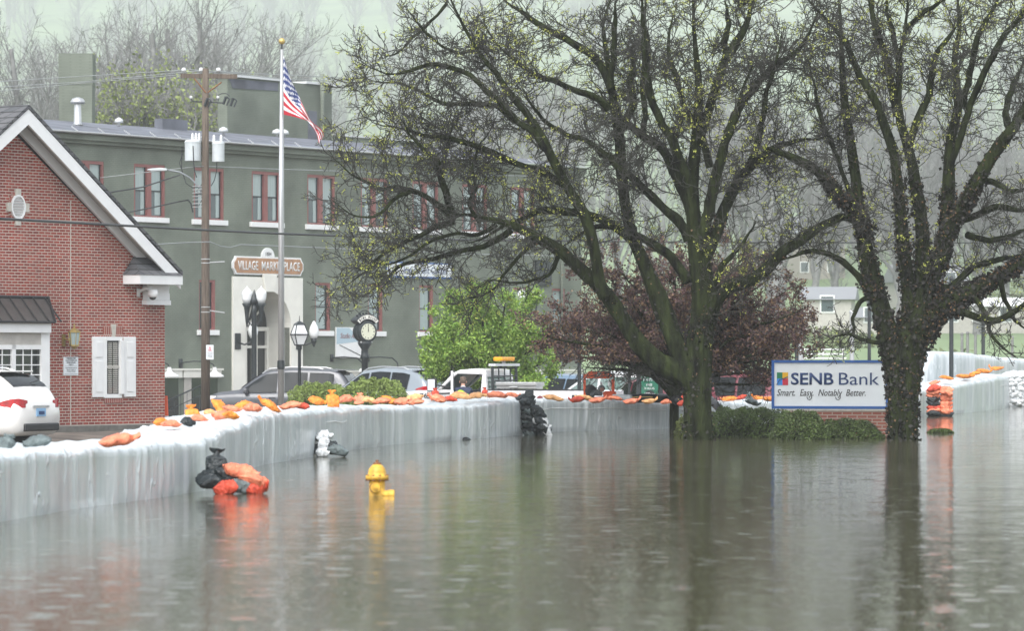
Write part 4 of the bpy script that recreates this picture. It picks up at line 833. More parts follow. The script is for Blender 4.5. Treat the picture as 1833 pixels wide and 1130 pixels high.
for i in range(NN): fs += [(i, i + 1, n1_ + i + 1, n1_ + i), (n1_ + i, n1_ + i + 1, 2 * n1_ + i + 1, 2 * n1_ + i), (2 * n1_ + i, 2 * n1_ + i + 1, 3 * n1_ + i + 1, 3 * n1_ + i), (3 * n1_ + i, 3 * n1_ + i + 1, i + 1, i)]
fs += [(0, n1_, 2 * n1_, 3 * n1_), (NN, n1_ + NN, 2 * n1_ + NN, 3 * n1_ + NN)]
m.add(o0, fs); hdr = m.build('header', M['dark'], t_)
m = MB(); ri, ro = R1 + .055, R1 + .185
pa = [(r * math.cos(a0 + .03 + (a1 - a0 - .06) * i / NN), -.215, zc + .02 + r * math.sin(a0 + .03 + (a1 - a0 - .06) * i / NN)) for r in (ri, ro) for i in range(NN + 1)]
m.add(pa, [(i, i + 1, n1_ + i + 1, n1_ + i) for i in range(NN)]); m.add([(x, -y, z) for x, y, z in pa], [(i, i + 1, n1_ + i + 1, n1_ + i) for i in range(NN)]); m.build('header_panel', M['cream'], hdr)
cu = '1010 MOUND'
for i, ch in enumerate(cu):
    if ch == ' ': continue
    q = R(131) - R(82) * i / (len(cu) - 1); r = R1 + .12; o = text(ch, -.022, .022, -.045, .045, 0, M['black'], hdr, bold=.01); o.location = (r * math.cos(q), -.219, zc + .02 + r * math.sin(q)); o.rotation_euler = (0, -(q - math.pi / 2), 0)
m = MB()
for q in (60, 72, 84, 96, 108, 120): m.sphere(((R1 + .25) * math.cos(R(q)), 0, zc + .02 + (R1 + .25) * math.sin(R(q))), .045, 8)
m.tube([((R1 + .2) * math.cos(R(q)), 0, zc + .04 + (R1 + .24 + .08 * math.sin(R((q - 60) * 3))) * math.sin(R(q))) for q in range(55, 126, 5)], .02, 5); m.build('scrollwork', M['dark'], t_)
m = MB()
for q in (-.2, .2): m.sphere((q, -.1, zc - .36), .04, 8)
m.build('ornament', M['alu'], t_)
# ---------------------------------------------------------------- public parking sign, arrow sign, cone, hoses, railing
D = 101; t_ = thing('parking_sign', 'green public parking sign on two posts behind the twin tree trunks', 'sign', on_ground(1163, D)); k = D / F; zt, zb = zoff(661, D), zoff(712, D); w = 15 * k
m = MB(); m.bb(-w, w, -.04, .04, zb, zt); m.build('board', pm('sign_green', (.012, .13, .075), .45), t_)
for x in (-w - .07, w + .07): m = MB(); m.bb(x - .05, x + .05, -.05, .05, 0, zt + .03); m.build('post', M['dark'], t_)
text('Public', -w * .75, w * .35, zt - .17, zt - .05, -.045, M['signwhite'], t_); text('Parking', -w * .75, w * .8, zt - .34, zt - .2, -.045, M['signwhite'], t_); text('FREE', -w * .4, w * .3, zt - .44, zt - .38, -.045, M['white'], t_); text('24 HOURS', -w * .7, w * .55, zt - .53, zt - .47, -.045, M['white'], t_)
m = MB(); m.prism([(-w * .6, zb), (w * .6, zb)] + [(w * .6 * math.cos(math.pi * i / 10), zb + .08 + .11 * math.sin(math.pi * i / 10)) for i in range(11)], -.045, -.041); m.build('badge', M['black'], t_); text('Village', -w * .6, w * .6, zb + .03, zb + .13, -.05, M['white'], t_, shear=.3)
D = 112; t_ = thing('arrow_sign', 'tilted traffic sign with a curved arrow leaning behind the open truck door', 'sign', on_ground(786, D)); t_.rotation_euler = (R(8), R(9), R(15)); zt = zoff(634, D)
m = MB(); m.tube([(0, 0, 0), (0, 0, zt)], .03, 6); m.build('post', M['dark'], t_); m = MB(); m.bb(0.03, .29, -.05, -.03, zt - .55, zt - .02); m.build('plate', pm('weathered_sign_plate', (.30, .32, .30), .6), t_, bevel=.01)
m = MB(); m.tube([(.24, -.06, zt - .5), (.22, -.06, zt - .38), (.12, -.06, zt - .34)], .02, 4); m.prism([(.13, zt - .40), (.13, zt - .28), (.05, zt - .34)], -.065, -.055); m.build('arrow', M['black'], t_)
t_ = thing('traffic_cone', 'orange and white traffic delineator beside the corner of the brick wall', 'traffic cone', Vector((*P(296.5, 750, 95).xy, -.45))); m = MB(); h_ = 1.6 - 71 / (F / 95) + .45
m.lathe([(.2, 0), (.2, .04), (.09, .05), (.05, h_)], n=12); m.build('body', M['orangem'], t_, smooth=False); m = MB(); m.lathe([(.081, h_ * .42), (.071, h_ * .55)], n=12); m.build('reflective_band', M['white'], t_)
t_ = thing('stair_railing', 'thin black railing descending by the basement doors left of the utility pole', 'railing', onwall(GW, GW.at(330, 700, -2.)[0], -.62, -2.), ANG); m = MB()
m.tube([(-1.6, 0, .45), (1.2, 0, 1.25)], .03, 5); m.tube([(-1.6, 0, .1), (1.2, 0, .9)], .02, 5); m.build('handrail', M['dark'], t_); m = MB()
for i in range(9): x = -1.6 + i * .35; m.tube([(x, 0, -.1), (x, 0, .45 + (x + 1.6) * .286)], .012, 4)
m.build('baluster', M['dark'], t_)
def hose(name, label, pts, r, mats, cat='hose'):
    q = [P(*p) for p in pts]; o0 = q[0]; q2 = [cr(q, i / 30) - o0 for i in range(31)]; m = MB(); m.tube(q2, r, 12)
    o = m.build(name, mats[0], smooth=True, loc=o0); tag(o, label, cat)
    if len(mats) > 1: m = MB(); m.tube([a + Vector((0, -r * .93, r * .3)) for a in q2], r * .10, 4); m.build('stripe', mats[1], o)
hose('pump_hose', 'fat black pump hose with a yellow stripe lying right of the orange machine', [(1132, 714, 84.5), (1150, 713.5, 84.5), (1170, 713.5, 84.5), (1196, 714, 85), (1215, 718, 84)], .10, [M['blackpl'], pm('hose_stripe', (.6, .42, .12), .5)])
hose('pump_hose', 'black hose with a yellow stripe arching down over the barrier beside the big mossy trunk', [(1240, 706, 89), (1262, 710, 88), (1280, 724, 86.2), (1292, 740, 85.6), (1300, 775, 85.2)], .09, [M['blackpl'], MATS['hose_stripe']])
hose('pipe', 'grey pipe on the barrier top just right of the orange machine', [(1098, 712, 85), (1115, 712, 84.8), (1132, 713.5, 84.5)], .07, [M['grey']], 'pipe')
# ---------------------------------------------------------------- sandbags
def bag(name, label, loc, L, Wd, Hh, col, rz=0., ry=0., rx=0., seed=0, tuft=1, group=None, neck=.12):
    """a filled, tied plastic sandbag: pillow body with creases and a gathered neck"""
    nu, nv = 36, 24; V = []; L2 = L / 2; sd_ = seed * 3.1; tied = math.sin(seed * 41.3) > -.1 if tuft else False
    def sst(a, b, x): t = min(1, max(0, (x - a) / (b - a))); return t * t * (3 - 2 * t)
    for i in range(nu + 1):
        t = i / nu; x = -1 + 2 * t
        thick = max(0, 1 - abs(min(x, .9 if tied else 1.)) ** 2.6) ** .75; wid = 1 - .12 * abs(x) ** 2 if x < 0 else 1 - .05 * x * x
        if tied: g_ = sst(.35, .72, x); wid = wid * (1 - .80 * g_) + .48 * sst(.74, 1., x); thick = thick * (1 - .6 * g_) + .22 * g_
        thick = max(thick, .05)
        for j in range(nv):
            a = 2 * math.pi * j / nv; ca, sa = math.cos(a), math.sin(a)
            ca2 = math.copysign(abs(ca) ** .75, ca); sa2 = sa
            cr_ = abs(n1(x * 1.6 + sd_, ca * .8 + sd_)) * .55 + abs(n1(x * 4.1 + ca * 1.6, sd_ + sa)) * .38 + abs(n1(x * 9 + ca * 4, sd_ - sa)) * .18
            w = 1.15 - cr_ ; edge = abs(ca) ** 3 * (.35 * n1(x * 2.2 + sd_, 3 + sd_) )
            z = sa2 * Hh / 2 * thick * w * 1.25; y = ca2 * Wd / 2 * wid * (.96 + .16 * n1(x * 3.1, sd_ + ca))
            z = max(z, -Hh * .42) + edge * Hh
            if tied and x > .7: z += (x - .7) * L * (.25 + .35 * math.sin(sd_ * 5)) + .02 * math.sin(a * 5 + sd_) * (x - .7) * 6 * L; 
            if not tied: z += max(0, abs(x) - .8) * abs(ca) * L * .55 * (.4 + n1(x, sd_))
            V.append((x * L2 * (1 + .08 * n1(a * .7, sd_)) * (1 + .05 * abs(ca) * (not tied)), y + .08 * L * n1(x * 1.1, sd_ + 4), z + .07 * L * math.sin(x * 1.6 + sd_)))
    fs = [(i * nv + j, i * nv + (j + 1) % nv, (i + 1) * nv + (j + 1) % nv, (i + 1) * nv + j) for i in range(nu) for j in range(nv)]
    fs += [tuple(range(nv)), tuple(nu * nv + j for j in range(nv))]
    m = MB(); m.add(V, fs)
    o = m.build(name, BAG[col], smooth=True, loc=loc); o.rotation_euler = (rx, ry, rz); return tag(o, label, 'sandbag', group)
cn = dict(p='pale orange', o='orange', s='salmon red', k='black', g='grey', w='white', r='red orange')
# (u, v bottom centre, width px, colour, rz, tilt, place words, top height)
TOPB = [
 (5, 806, 72, 'g', 70, -40, 'standing on end at the left edge below the white car'), (66, 801, 62, 'g', 5, 0, 'lying flat in front of the white car bumper'),
 (213, 797, 92, 's', 12, 2, 'long single one lying on the nearest wall top'),
 (290, 764, 40, 'o', 60, 0, 'at the left end of the heap before the brick corner'), (306, 766, 42, 's', 30, 5, 'lowest of the heap before the brick corner'), (337, 762, 26, 'k', 20, 0, 'small one lying in front of the orange heap at the brick corner'),
 (345, 752, 50, 'o', 100, -50, 'standing up with a round knob, below the stair railing'), (357, 756, 40, 's', 10, 0, 'below the knobbed bag beside the utility pole foot'), (377, 747, 40, 'o', 80, 0, 'pale one just right of the utility pole foot'), (394, 737, 44, 'o', 130, -35, 'with a raised flap before the grey car front wheel'),
 (395, 750, 40, 's', 150, 0, 'under the flapped bag before the grey car'), (413, 750, 34, 'o', 40, 8, 'bulging one at the front edge before the grey car'), (416, 736, 44, 's', 10, 0, 'flat one below the grey car front door'), (436, 733, 44, 'o', 170, 0, 'flat one under the grey car door seam'),
 (452, 738, 40, 's', 20, 0, 'between the grey car and the flagpole, lying low'), (481, 732, 56, 'o', 170, -20, 'with a pointed corner raised just left of the flagpole'), (520, 732, 48, 's', 10, 0, 'just right of the flagpole foot'), (541, 731, 30, 'r', 30, 10, 'with a dark mouth left of the round shrubs'), (568, 723, 42, 'o', 0, 0, 'below the left round shrub, lying flat'),
 (595, 722, 44, 'o', 95, -60, 'with an upright orange tuft between the two round shrubs'), (620, 721, 40, 's', 15, 0, 'below the gap between the round shrubs'), (643, 720, 36, 's', 80, -40, 'with a peaked corner under the right round shrub'), (662, 722, 40, 'o', 10, 0, 'smooth one under the right round shrub'), (683, 724, 38, 's', 175, 0, 'thin one lying low under the right round shrub'),
 (700, 721, 38, 'o', 150, -25, 'with a curled tip right of the round shrubs'), (721, 723, 40, 's', 10, 0, 'flat one below the truck bonnet number'), (741, 718, 44, 'o', 60, -10, 'rounded pale one below the white truck bonnet'), (744, 725, 36, 's', 0, 0, 'small one under the rounded bag by the truck bonnet'),
 (782, 720, 42, 's', 160, -12, 'below the truck mirror with a pointed tip'), (779, 709, 26, 'r', 100, -60, 'small upright one under the truck mirror'), (806, 720, 30, 'r', 20, 0, 'crumpled one at the foot of the open truck door'), (824, 715, 46, 's', 0, 0, 'pale one below the man in navy'), (852, 714, 46, 's', 10, 0, 'pale one right of the man in navy'),
 (868, 705, 16, 'r', 90, -60, 'tiny upright one below the truck pillar'), (889, 714, 46, 's', 170, 0, 'plump dull one below the truck bed front'), (918, 711, 34, 's', 5, 0, 'flat one left of the tall dark bag stack'),
 (990, 717, 44, 'o', 10, 0, 'pale flat one right of the dark bag stack'), (1032, 719, 36, 'r', 170, 0, 'thin one left of the orange machine'), (1047, 717, 40, 'o', 20, 0, 'pale one at the left foot of the orange machine'), (1070, 719, 40, 's', 0, 0, 'dull one in front of the orange machine engine'), (1101, 717, 34, 's', 175, 0, 'dull one at the right foot of the orange machine'),
 (1131, 721, 40, 's', 5, 0, 'dark salmon one in front of the pump hose'), (1147, 718, 34, 'o', 150, -5, 'bright one in front of the pump hose'), (1163, 721, 34, 'o', 10, 0, 'pale one in front of the pump hose'), (1184, 719, 26, 'o', 60, -10, 'lumpy one ending the front wall at the small trunk'), (1192, 724, 24, 's', 10, 0, 'flattened one at the very corner near the small trunk'),
 (1222, 712, 22, 'r', 90, -40, 'seen between the two trunks, upper'), (1222, 726, 24, 'r', 10, 0, 'seen between the two trunks, lower'),
 (1304, 717, 36, 'o', 5, 0, 'flat one right of the mossy trunk below the red van'), (1327, 714, 26, 'r', 40, -10, 'small bright one below the red van rear door'), (1341, 712, 26, 'g', 80, -30, 'upright one below the red van'), (1347, 726, 34, 'g', 20, 20, 'slumped over the wall edge below the red van'), (1357, 715, 30, 'o', 160, 0, 'small one left of the bank sign'), (1377, 717, 30, 'o', 0, 0, 'at the left frame of the bank sign'),
 (1673, 688, 26, 's', 0, 0, 'small one nearest the ivy trunk on the right wall'), (1694, 679, 30, 'o', 10, 0, 'left of the lamp pole on the right wall'), (1728, 675, 40, 'o', 5, 0, 'right of the lamp pole, first in the climbing row'), (1746, 671, 26, 'o', 160, 0, 'second in the climbing row right of the lamp pole'), (1762, 667, 34, 'o', 12, 0, 'third in the climbing row on the right wall'), (1783, 661, 34, 'o', 170, -6, 'topmost in the climbing row on the right wall'),
]
def wall_h(u):
    us = [-150, 0, 366, 395, 473, 563, 708, 933, 1099, 1197, 1290, 1570, 1660, 1745, 1795]; hs_ = [.60, .60, .66, .74, .78, .79, .76, .73, .64, .58, .56, .6, .72, .87, .97]
    return float(np.interp(u, us, hs_))
rs = random.Random(5)
for (u, v, wpx, c_, rz_, tilt, where) in TOPB:
    if where.startswith('pale') or 'smooth' in where or 'rounded pale' in where: c_ = 'p'; where = where.replace('pale one', 'one').replace('rounded pale one', 'rounded one')
    z = wall_h(u) + .02; D = min(F * (H - z) / max(8, v - VH), 140); 
    if u > 1640: D = {1673: 107, 1694: 109, 1728: 112, 1746: 114, 1762: 116, 1783: 119}[u]; z = H - (v - VH) * D / F
    s = F / D; L = wpx / s * (1.0 if abs(math.cos(R(rz_))) > .6 else .95); L = max(.19, min(.58, L * .80)); Wd = L * .72; Hh = .085 + .04 * rs.random()
    up_t = abs(tilt) > 30
    loc = Vector(((u - U0) / s, D, z + (L * .20 if up_t else Hh * .40)))
    bag('sandbag', f'{cn[c_]} plastic sandbag {where}', loc, L, Wd, Hh * (1.05 if up_t else 1.), c_, R(rz_), R(tilt), R(rs.uniform(-8, 8)), rs.random() * 9, tuft=1, group='sandbags along the flood barrier', neck=.10 + .05 * rs.random())
def pile(items, s, D, grp):
    for (u, v, L, c_, rz_, ry_, dy, wd, lab) in items:
        p = P(u, v, D + dy); bag('sandbag', lab, p, L, L * wd, .17, c_, R(rz_), R(ry_), R(rs.uniform(-10, 10)), rs.random() * 9, tuft=1, group=grp)
# heap of black and orange bags at the first wall corner (D about 46)
pile([(384, 868, .42, 'k', 20, 5, .0, .75, 'black sandbag lowest in the heap at the first wall corner'), (384, 852, .40, 'k', 60, -20, .15, .8, 'black sandbag in the middle of the heap at the first wall corner'), (390, 836, .40, 'k', 80, -70, .2, .7, 'black sandbag with a tied top crowning the heap at the first wall corner'),
      (412, 858, .42, 'k', 10, 18, .05, .6, 'black crumpled sandbag under the salmon bags of the heap'), (434, 870, .34, 'g', 15, 0, -.1, .7, 'smooth grey sandbag at the waterline of the heap'), (404, 875, .28, 'r', 5, 0, -.25, .5, 'flat red orange sandbag at the waterline of the heap'),
      (430, 844, .40, 's', 12, 22, .0, .62, 'pale salmon sandbag sloping down from the heap top'), (438, 856, .34, 's', 30, 35, .05, .7, 'salmon sandbag below the pale sloping one'), (458, 862, .36, 's', 70, 10, -.05, .9, 'round salmon sandbag at the right end of the heap'), (460, 876, .26, 'r', 10, 0, -.12, .8, 'red orange sandbag half sunk at the right end of the heap')], 150, 45.6, 'heap of bags at the first wall corner')
pile([(577, 805, .34, 'k', 30, 0, 0, .8, 'black sandbag at the waterline of the small white and black heap'), (592, 803, .34, 'k', 10, 15, 0, .7, 'black sandbag sloping right in the small white and black heap'), (604, 809, .34, 'g', 5, 0, -.1, .6, 'grey sandbag trailing in the water right of the small heap'),
      (579, 796, .30, 'w', 85, -60, -.05, .6, 'white sandbag standing in the middle of the small heap'), (580, 783, .28, 'w', 10, 0, .05, .9, 'white sandbag on top of the small heap'), (577, 810, .22, 'w', 10, 0, -.15, .8, 'white sandbag at the waterline of the small heap')], 112, 62.2, 'small heap of white and black bags')
# tall dark stack against the wall step
it = []
for r_ in range(9):
    zv = 775 - r_ * 6.6; wpx = 44 - r_ * 3.2
    it.append((938 + wpx * .28, zv, max(.34, wpx * .62 / 88), 'k' if r_ % 3 else 'g', rs.uniform(-10, 10), rs.uniform(-5, 8), rs.uniform(-.1, .1), .8, f'dark sandbag in layer {r_ + 1} of the tall dark stack, left side'))
    if r_ < 7: it.append((941 + wpx * .74, zv + 1, .32, 'k', rs.uniform(10, 40), 15 + rs.uniform(0, 15), rs.uniform(-.15, 0), .7, f'dark sandbag in layer {r_ + 1} of the tall dark stack, right slope'))
it += [(977, 770, .30, 'w', 20, 40, -.15, .45, 'white sandbag at the waterline of the tall dark stack'), (973, 758, .30, 'w', 20, 45, -.1, .45, 'white sandbag halfway down the right slope of the tall dark stack'), (964, 754, .26, 'w', 10, 15, -.1, .5, 'white sandbag poking out of the tall dark stack'), (940, 712, .34, 'k', 30, -10, .1, .8, 'black knotted sandbag on top of the tall dark stack'), (948, 710, .26, 'k', 90, -65, .1, .7, 'small black sandbag standing upright above the tall dark stack')]
pile(it, 88, 79.0, 'tall stack of dark bags against the barrier')
for i, (du) in enumerate((827, 836)): p = PW(du, 787.5); bag('sandbag', ('left', 'right')[i] + ' one of two tiny black sandbags floating at the foot of the long barrier', p, .16, .1, .07, 'k', R(10 * i), 0, 0, i + 2., group='tiny black bags at the barrier foot')
# orange column on the right wall
it = []; rows = [(741, 'rs'), (735, 'ksr'), (728, 'ss'), (721, 'sk'), (714, 'rs'), (707, 'sr'), (701, 's')]
for r_, (v, cs) in enumerate([(742, 'kkk'), (736, 'ss'), (729, 'rs'), (722, 'ks'), (715, 'ks'), (709, 'ss'), (703, 'ss'), (697, 'rs')]):
    for j, c_ in enumerate(cs): it.append((1671 + j * (26 / max(1, len(cs) - 1) if len(cs) > 1 else 0) * (.85 if len(cs) == 2 else .9), v, .36, c_, rs.uniform(-12, 12), rs.uniform(-6, 6), rs.uniform(-.1, .1), .8, f'{cn[c_]} sandbag, {("left", "right", "far right")[j]} in row {r_ + 1} of the orange column'))
pile(it, 66, 104.2, 'column of orange bags on the right barrier')
it = []
for r_ in range(11):
    for j in range(4): it.append((1806 + j * 12 + (r_ % 2) * 4, 724 - r_ * 5.4 + j * .3, .40, 'w', rs.uniform(-15, 15), rs.uniform(-6, 6), -.5 + .1 * j, .7, f'white sandbag in row {r_ + 1} from the water, place {j + 1} in the right edge stack'))
pile(it, 56, 124.5, 'stack of white bags at the right edge')
# ---------------------------------------------------------------- vehicles
def interp(st, x):
    for a, b in zip(st, st[1:]):
        if a[0] <= x <= b[0]:
            f = (x - a[0]) / (b[0] - a[0] + 1e-9); f2 = f; return [p + (q - p) * f2 for p, q in zip(a, b)]
    return list(st[0] if x < st[0][0] else st[-1])
def smooth_stations(st, n=70):
    x0, x1 = st[0][0], st[-1][0]; xs_ = np.linspace(x0, x1, n); arr = np.array([interp(st, x) for x in xs_])
    k = np.array([1, 2, 3, 2, 1.]) / 9
    for c in range(1, arr.shape[1]):
        p = np.pad(arr[:, c], 2, mode='edge'); arr[:, c] = np.convolve(p, k, 'valid')
    return arr
SHAPES = {  # x from the rear; zb bottom, zs shoulder, ws half width at shoulder, zt top, wt half width at top
 'suv': [(0, .50, .78, .70, .92, .60), (.04, .38, .95, .84, 1.06, .70), (.16, .34, 1.0, .90, 1.30, .72), (.42, .32, 1.0, .93, 1.64, .67), (.75, .30, 1.0, .94, 1.73, .66), (2.0, .28, .98, .95, 1.76, .66), (2.75, .28, .96, .95, 1.70, .64), (3.15, .28, .96, .95, 1.46, .66), (3.62, .28, .97, .94, 1.10, .76), (4.3, .30, .93, .92, 1.03, .74), (4.62, .34, .82, .88, .92, .68), (4.78, .42, .70, .76, .76, .62)],
 'suvr': [(0, .50, .80, .70, .95, .60), (.05, .36, 1.0, .86, 1.1, .72), (.28, .34, 1.04, .92, 1.38, .72), (.62, .32, 1.02, .94, 1.60, .66), (1.1, .30, 1.0, .95, 1.70, .65), (2.1, .28, .98, .95, 1.74, .66), (2.85, .28, .96, .95, 1.66, .64), (3.25, .28, .96, .95, 1.42, .66), (3.75, .28, .97, .94, 1.08, .76), (4.4, .30, .92, .92, 1.0, .74), (4.7, .34, .80, .88, .88, .68), (4.85, .42, .70, .76, .74, .62)],
 'hatch': [(0, .50, .80, .70, .95, .6), (.05, .36, .98, .84, 1.04, .7), (.3, .34, .98, .88, 1.14, .72), (.6, .32, .96, .9, 1.34, .64), (1.1, .30, .94, .9, 1.47, .60), (2.2, .28, .9, .91, 1.5, .60), (2.7, .28, .9, .91, 1.42, .6), (3.5, .28, .9, .9, 1.0, .72), (4.3, .30, .8, .85, .86, .68), (4.55, .42, .6, .74, .66, .6)],
 'van': [(0, .45, .85, .80, 1.0, .70), (.05, .34, 1.05, .90, 1.25, .76), (.22, .32, 1.08, .96, 1.66, .74), (.5, .30, 1.06, .98, 1.76, .72), (2.2, .28, 1.02, .99, 1.79, .72), (3.2, .28, 1.0, .98, 1.70, .70), (3.6, .28, 1.0, .98, 1.52, .70), (4.25, .28, 1.0, .96, 1.10, .78), (4.8, .30, .85, .9, .95, .74), (5.05, .42, .68, .78, .72, .62)],
}
def car(label, shape, paint, loc, heading, scale=1., group=None, name='parked_car', cat='car', lamp_hi=1.0, rails=True, wiper=True, glassm=None, plate=True, qlam='wrap', stripe=None):
    st = SHAPES[shape]; L = st[-1][0]; cxo = L / 2; arr = smooth_stations(st, 90)
    t = thing(name, label, cat, loc, heading, group); t.scale = (scale,) * 3
    prof = []
    V = []; K = None
    for x, zb, zs, ws, zt, wt in arr:
        hz = min(zs + .02, zt - .05); half = [(0, zb), (ws * .82, zb), (ws * .93, zb + .06), (ws * .985, zb + .2), (ws, (zb + zs) / 2 + .05), (ws * .995, zs - .12), (ws * .965, hz), (ws * .93, hz + .02)]
        zz = max(zt - .06, hz + .025); 
        for f in (.33, .66): half.append((ws * .93 + (wt + .02 - ws * .93) * f, hz + .02 + (zz - hz - .02) * f))
        half += [(wt + .02, zz), (wt - .03, zt - .015), (wt - .14, zt), (wt * .5, zt + .018), (0, zt + .022)]
        full = half + [(-y, z) for y, z in half[-2:0:-1]]; K = len(full)
        V += [(x - cxo, y, z) for y, z in full]
    N = len(arr); fs = [(i * K + j, i * K + (j + 1) % K, (i + 1) * K + (j + 1) % K, (i + 1) * K + j) for i in range(N - 1) for j in range(K)]
    fs += [tuple(range(K)), tuple((N - 1) * K + j for j in range(K))]
    m = MB(); m.add(V, fs); m.build('body', paint, t, smooth=True)
    def S(x): return [float(np.interp(x, arr[:, 0], arr[:, c])) for c in range(6)]
    def side_y(x, z):
        _, zb, zs, ws, zt, wt = S(x); hz = min(zs + .02, zt - .05) + .02; zz = max(zt - .06, hz + .005)
        f = min(1, max(0, (z - hz) / (zz - hz))); return ws * .93 + (wt + .02 - ws * .93) * f
    gmx = glassm or M['carglass']
    # side glass: strips following the tumblehome
    ft = interp(st, 0)
    def zone(xa, xb, inset=.09):
        pts = []; n_ = 14
        for s in (1, -1):
            mb = MB(); vs = []
            for i in range(n_ + 1):
                x = xa + (xb - xa) * i / n_; _, zb, zs, ws, zt, wt = S(x); z0 = zs + .075; z1 = max(zt - inset - .02, z0 + .01)
                vs.append((x, z0, z1))
            yy = lambda x, z: s * (side_y(x, z) + .018)
            vv = []; 
            for x, z0, z1 in vs:
                zm = (z0 + z1) / 2
                for z in (z0, zm, z1): vv.append((x - cxo, yy(x, z), z))
            mb.add(vv, [(i * 3 + k, (i + 1) * 3 + k, (i + 1) * 3 + k + 1, i * 3 + k + 1) for i in range(n_) for k in (0, 1)]); mb.build('side_window', gmx, t, smooth=True)
    xr = {'suv': .62, 'suvr': .85, 'hatch': .95, 'van': .55}[shape]; xf = {'suv': 3.42, 'suvr': 3.5, 'hatch': 3.1, 'van': 4.0}[shape]
    n_side = [(xr, xr + (xf - xr) * .27), (xr + (xf - xr) * .295, xr + (xf - xr) * .60), (xr + (xf - xr) * .63, xf)]
    for a, b in n_side: zone(a, b)
    # rear and front glass
    def cross(xa, xb, nm, off, wmul=.9, zlo=None, zhi=None, mat=None):
        mb = MB(); vs = []; n_ = 10
        for i in range(n_ + 1):
            x = xa + (xb - xa) * i / n_; _, zb, zs, ws, zt, wt = S(x); w = (wt - .01) * wmul
            for q in (-1, -.5, 0, .5, 1): vs.append((x - cxo + off, q * w, zt + .028 - .012 * abs(q)))
        mb.add(vs, [(i * 5 + k, (i + 1) * 5 + k, (i + 1) * 5 + k + 1, i * 5 + k + 1) for i in range(n_) for k in range(4)]); return mb.build(nm, mat or gmx, t, smooth=True)
    rz = {'suv': (.19, .44), 'suvr': (.27, .72), 'hatch': (.38, .92), 'van': (.10, .30)}[shape]; fz = {'suv': (2.86, 3.55), 'suvr': (2.95, 3.68), 'hatch': (2.75, 3.42), 'van': (3.3, 4.18)}[shape]
    rg = cross(rz[0], rz[1], 'rear_window', -.012); cross(fz[0], fz[1], 'windscreen', .012)
    xm = (rz[0] + rz[1]) / 2; zt_m = S(rz[0] + .05)[4]
    if wiper: mb = MB(); mb.tube([(rz[0] - cxo - .03, .02, zt_m + .04), (rz[0] + .06 - cxo - .03, -.38, zt_m + .10)], .014, 4); mb.build('rear_wiper', M['blackpl'], rg)
    ztop = S(rz[1] + .12)[4]; mb = MB(); w = S(rz[1] + .1)[5]; mb.box((rz[1] + .0 - cxo, 0, ztop + .035), (.28, 2 * w * .96, .035)); mb.build('spoiler', paint, t, bevel=.012)
    # lights
    for s in (1, -1):
        xx, zb, zs, ws, zt, wt = S(.06); zl = .98 * lamp_hi
        mb = MB(); vs = []
        xs2 = [.0, .06, .18, .34, .5]; 
        for i, x in enumerate(xs2):
            yy = side_yz(S, x, zl); hh_ = (.10, .12, .11, .07, .02)[i]
            vs += [(x - cxo - .012, s * (yy + .012), zl - hh_ * .7), (x - cxo - .012, s * (yy + .010), zl + hh_)]
        vs = [(.03 - cxo - .02, s * (S(.02)[3] * .62), zl - .07), (.03 - cxo - .02, s * (S(.02)[3] * .62), zl + .08)] + vs
        mb.add(vs, [(i * 2, i * 2 + 2, i * 2 + 3, i * 2 + 1) for i in range(len(vs) // 2 - 1)]); mb.build('tail_light', M['redlamp'], t, smooth=True)
        mb = MB(); vs = []
        for i, d in enumerate((0.03, .14, .3, .52)):
            x = L - d; zt2 = S(x)[4]; zl2 = .80 + i * .035; yy = side_yz(S, x, zl2); hh_ = (.06, .075, .07, .02)[i]; vs += [(x - cxo + .012, s * (yy + .012), zl2 - hh_), (x - cxo + .012, s * (yy + .008), zl2 + hh_)]
        vs = [(L - .02 - cxo + .01, s * S(L - .02)[3] * .6, .74), (L - .02 - cxo + .01, s * S(L - .02)[3] * .6, .84)] + vs
        mb.add(vs, [(i * 2, i * 2 + 2, i * 2 + 3, i * 2 + 1) for i in range(len(vs) // 2 - 1)]); mb.build('headlight', M['clearlamp'], t, smooth=True)
        mb = MB(); y0 = side_yz(S, xf - .1, 1.05); mb.box((xf - .1 - cxo, s * (y0 + .12), 1.08), (.12, .20, .14)); mb.build('side_mirror', paint, t, bevel=.03)
        for xh in (n_side[1][0] + .05, n_side[2][0] + .12): mb = MB(); mb.box((xh - cxo, s * (side_yz(S, xh, .88) + .02), .88), (.2, .03, .035)); mb.build('door_handle', paint, t, bevel=.008)
        mb = MB()
        for a, b in n_side[1:]:
            xd = b + .02
            mb.tube([(xd - cxo, s * (side_yz(S, xd, z) + .001), z) for z in (.42, .6, .8, .96)], .007, 3)
        xd = n_side[1][0] - .02; mb.tube([(xd - cxo, s * (side_yz(S, xd, z) + .001), z) for z in (.42, .6, .8, .96)], .007, 3); mb.build('door_gap', M['blackpl'], t)
        mb = MB(); mb.tube([(x - cxo, s * (side_yz(S, x, .45) + .006), .43) for x in np.linspace(.9, L - .95, 8)], .022, 4); mb.build('sill_trim', M['chrome'] if shape != 'van' else M['blackpl'], t)
        if rails: mb = MB(); mb.tube([(x - cxo, s * (S(x)[5] - .08), S(x)[4] + (.045 if 0 < i < 9 else .0)) for i, x in enumerate(np.linspace(1.0, 2.9, 10))], .02, 5); mb.build('roof_rail', M['alu'], t)
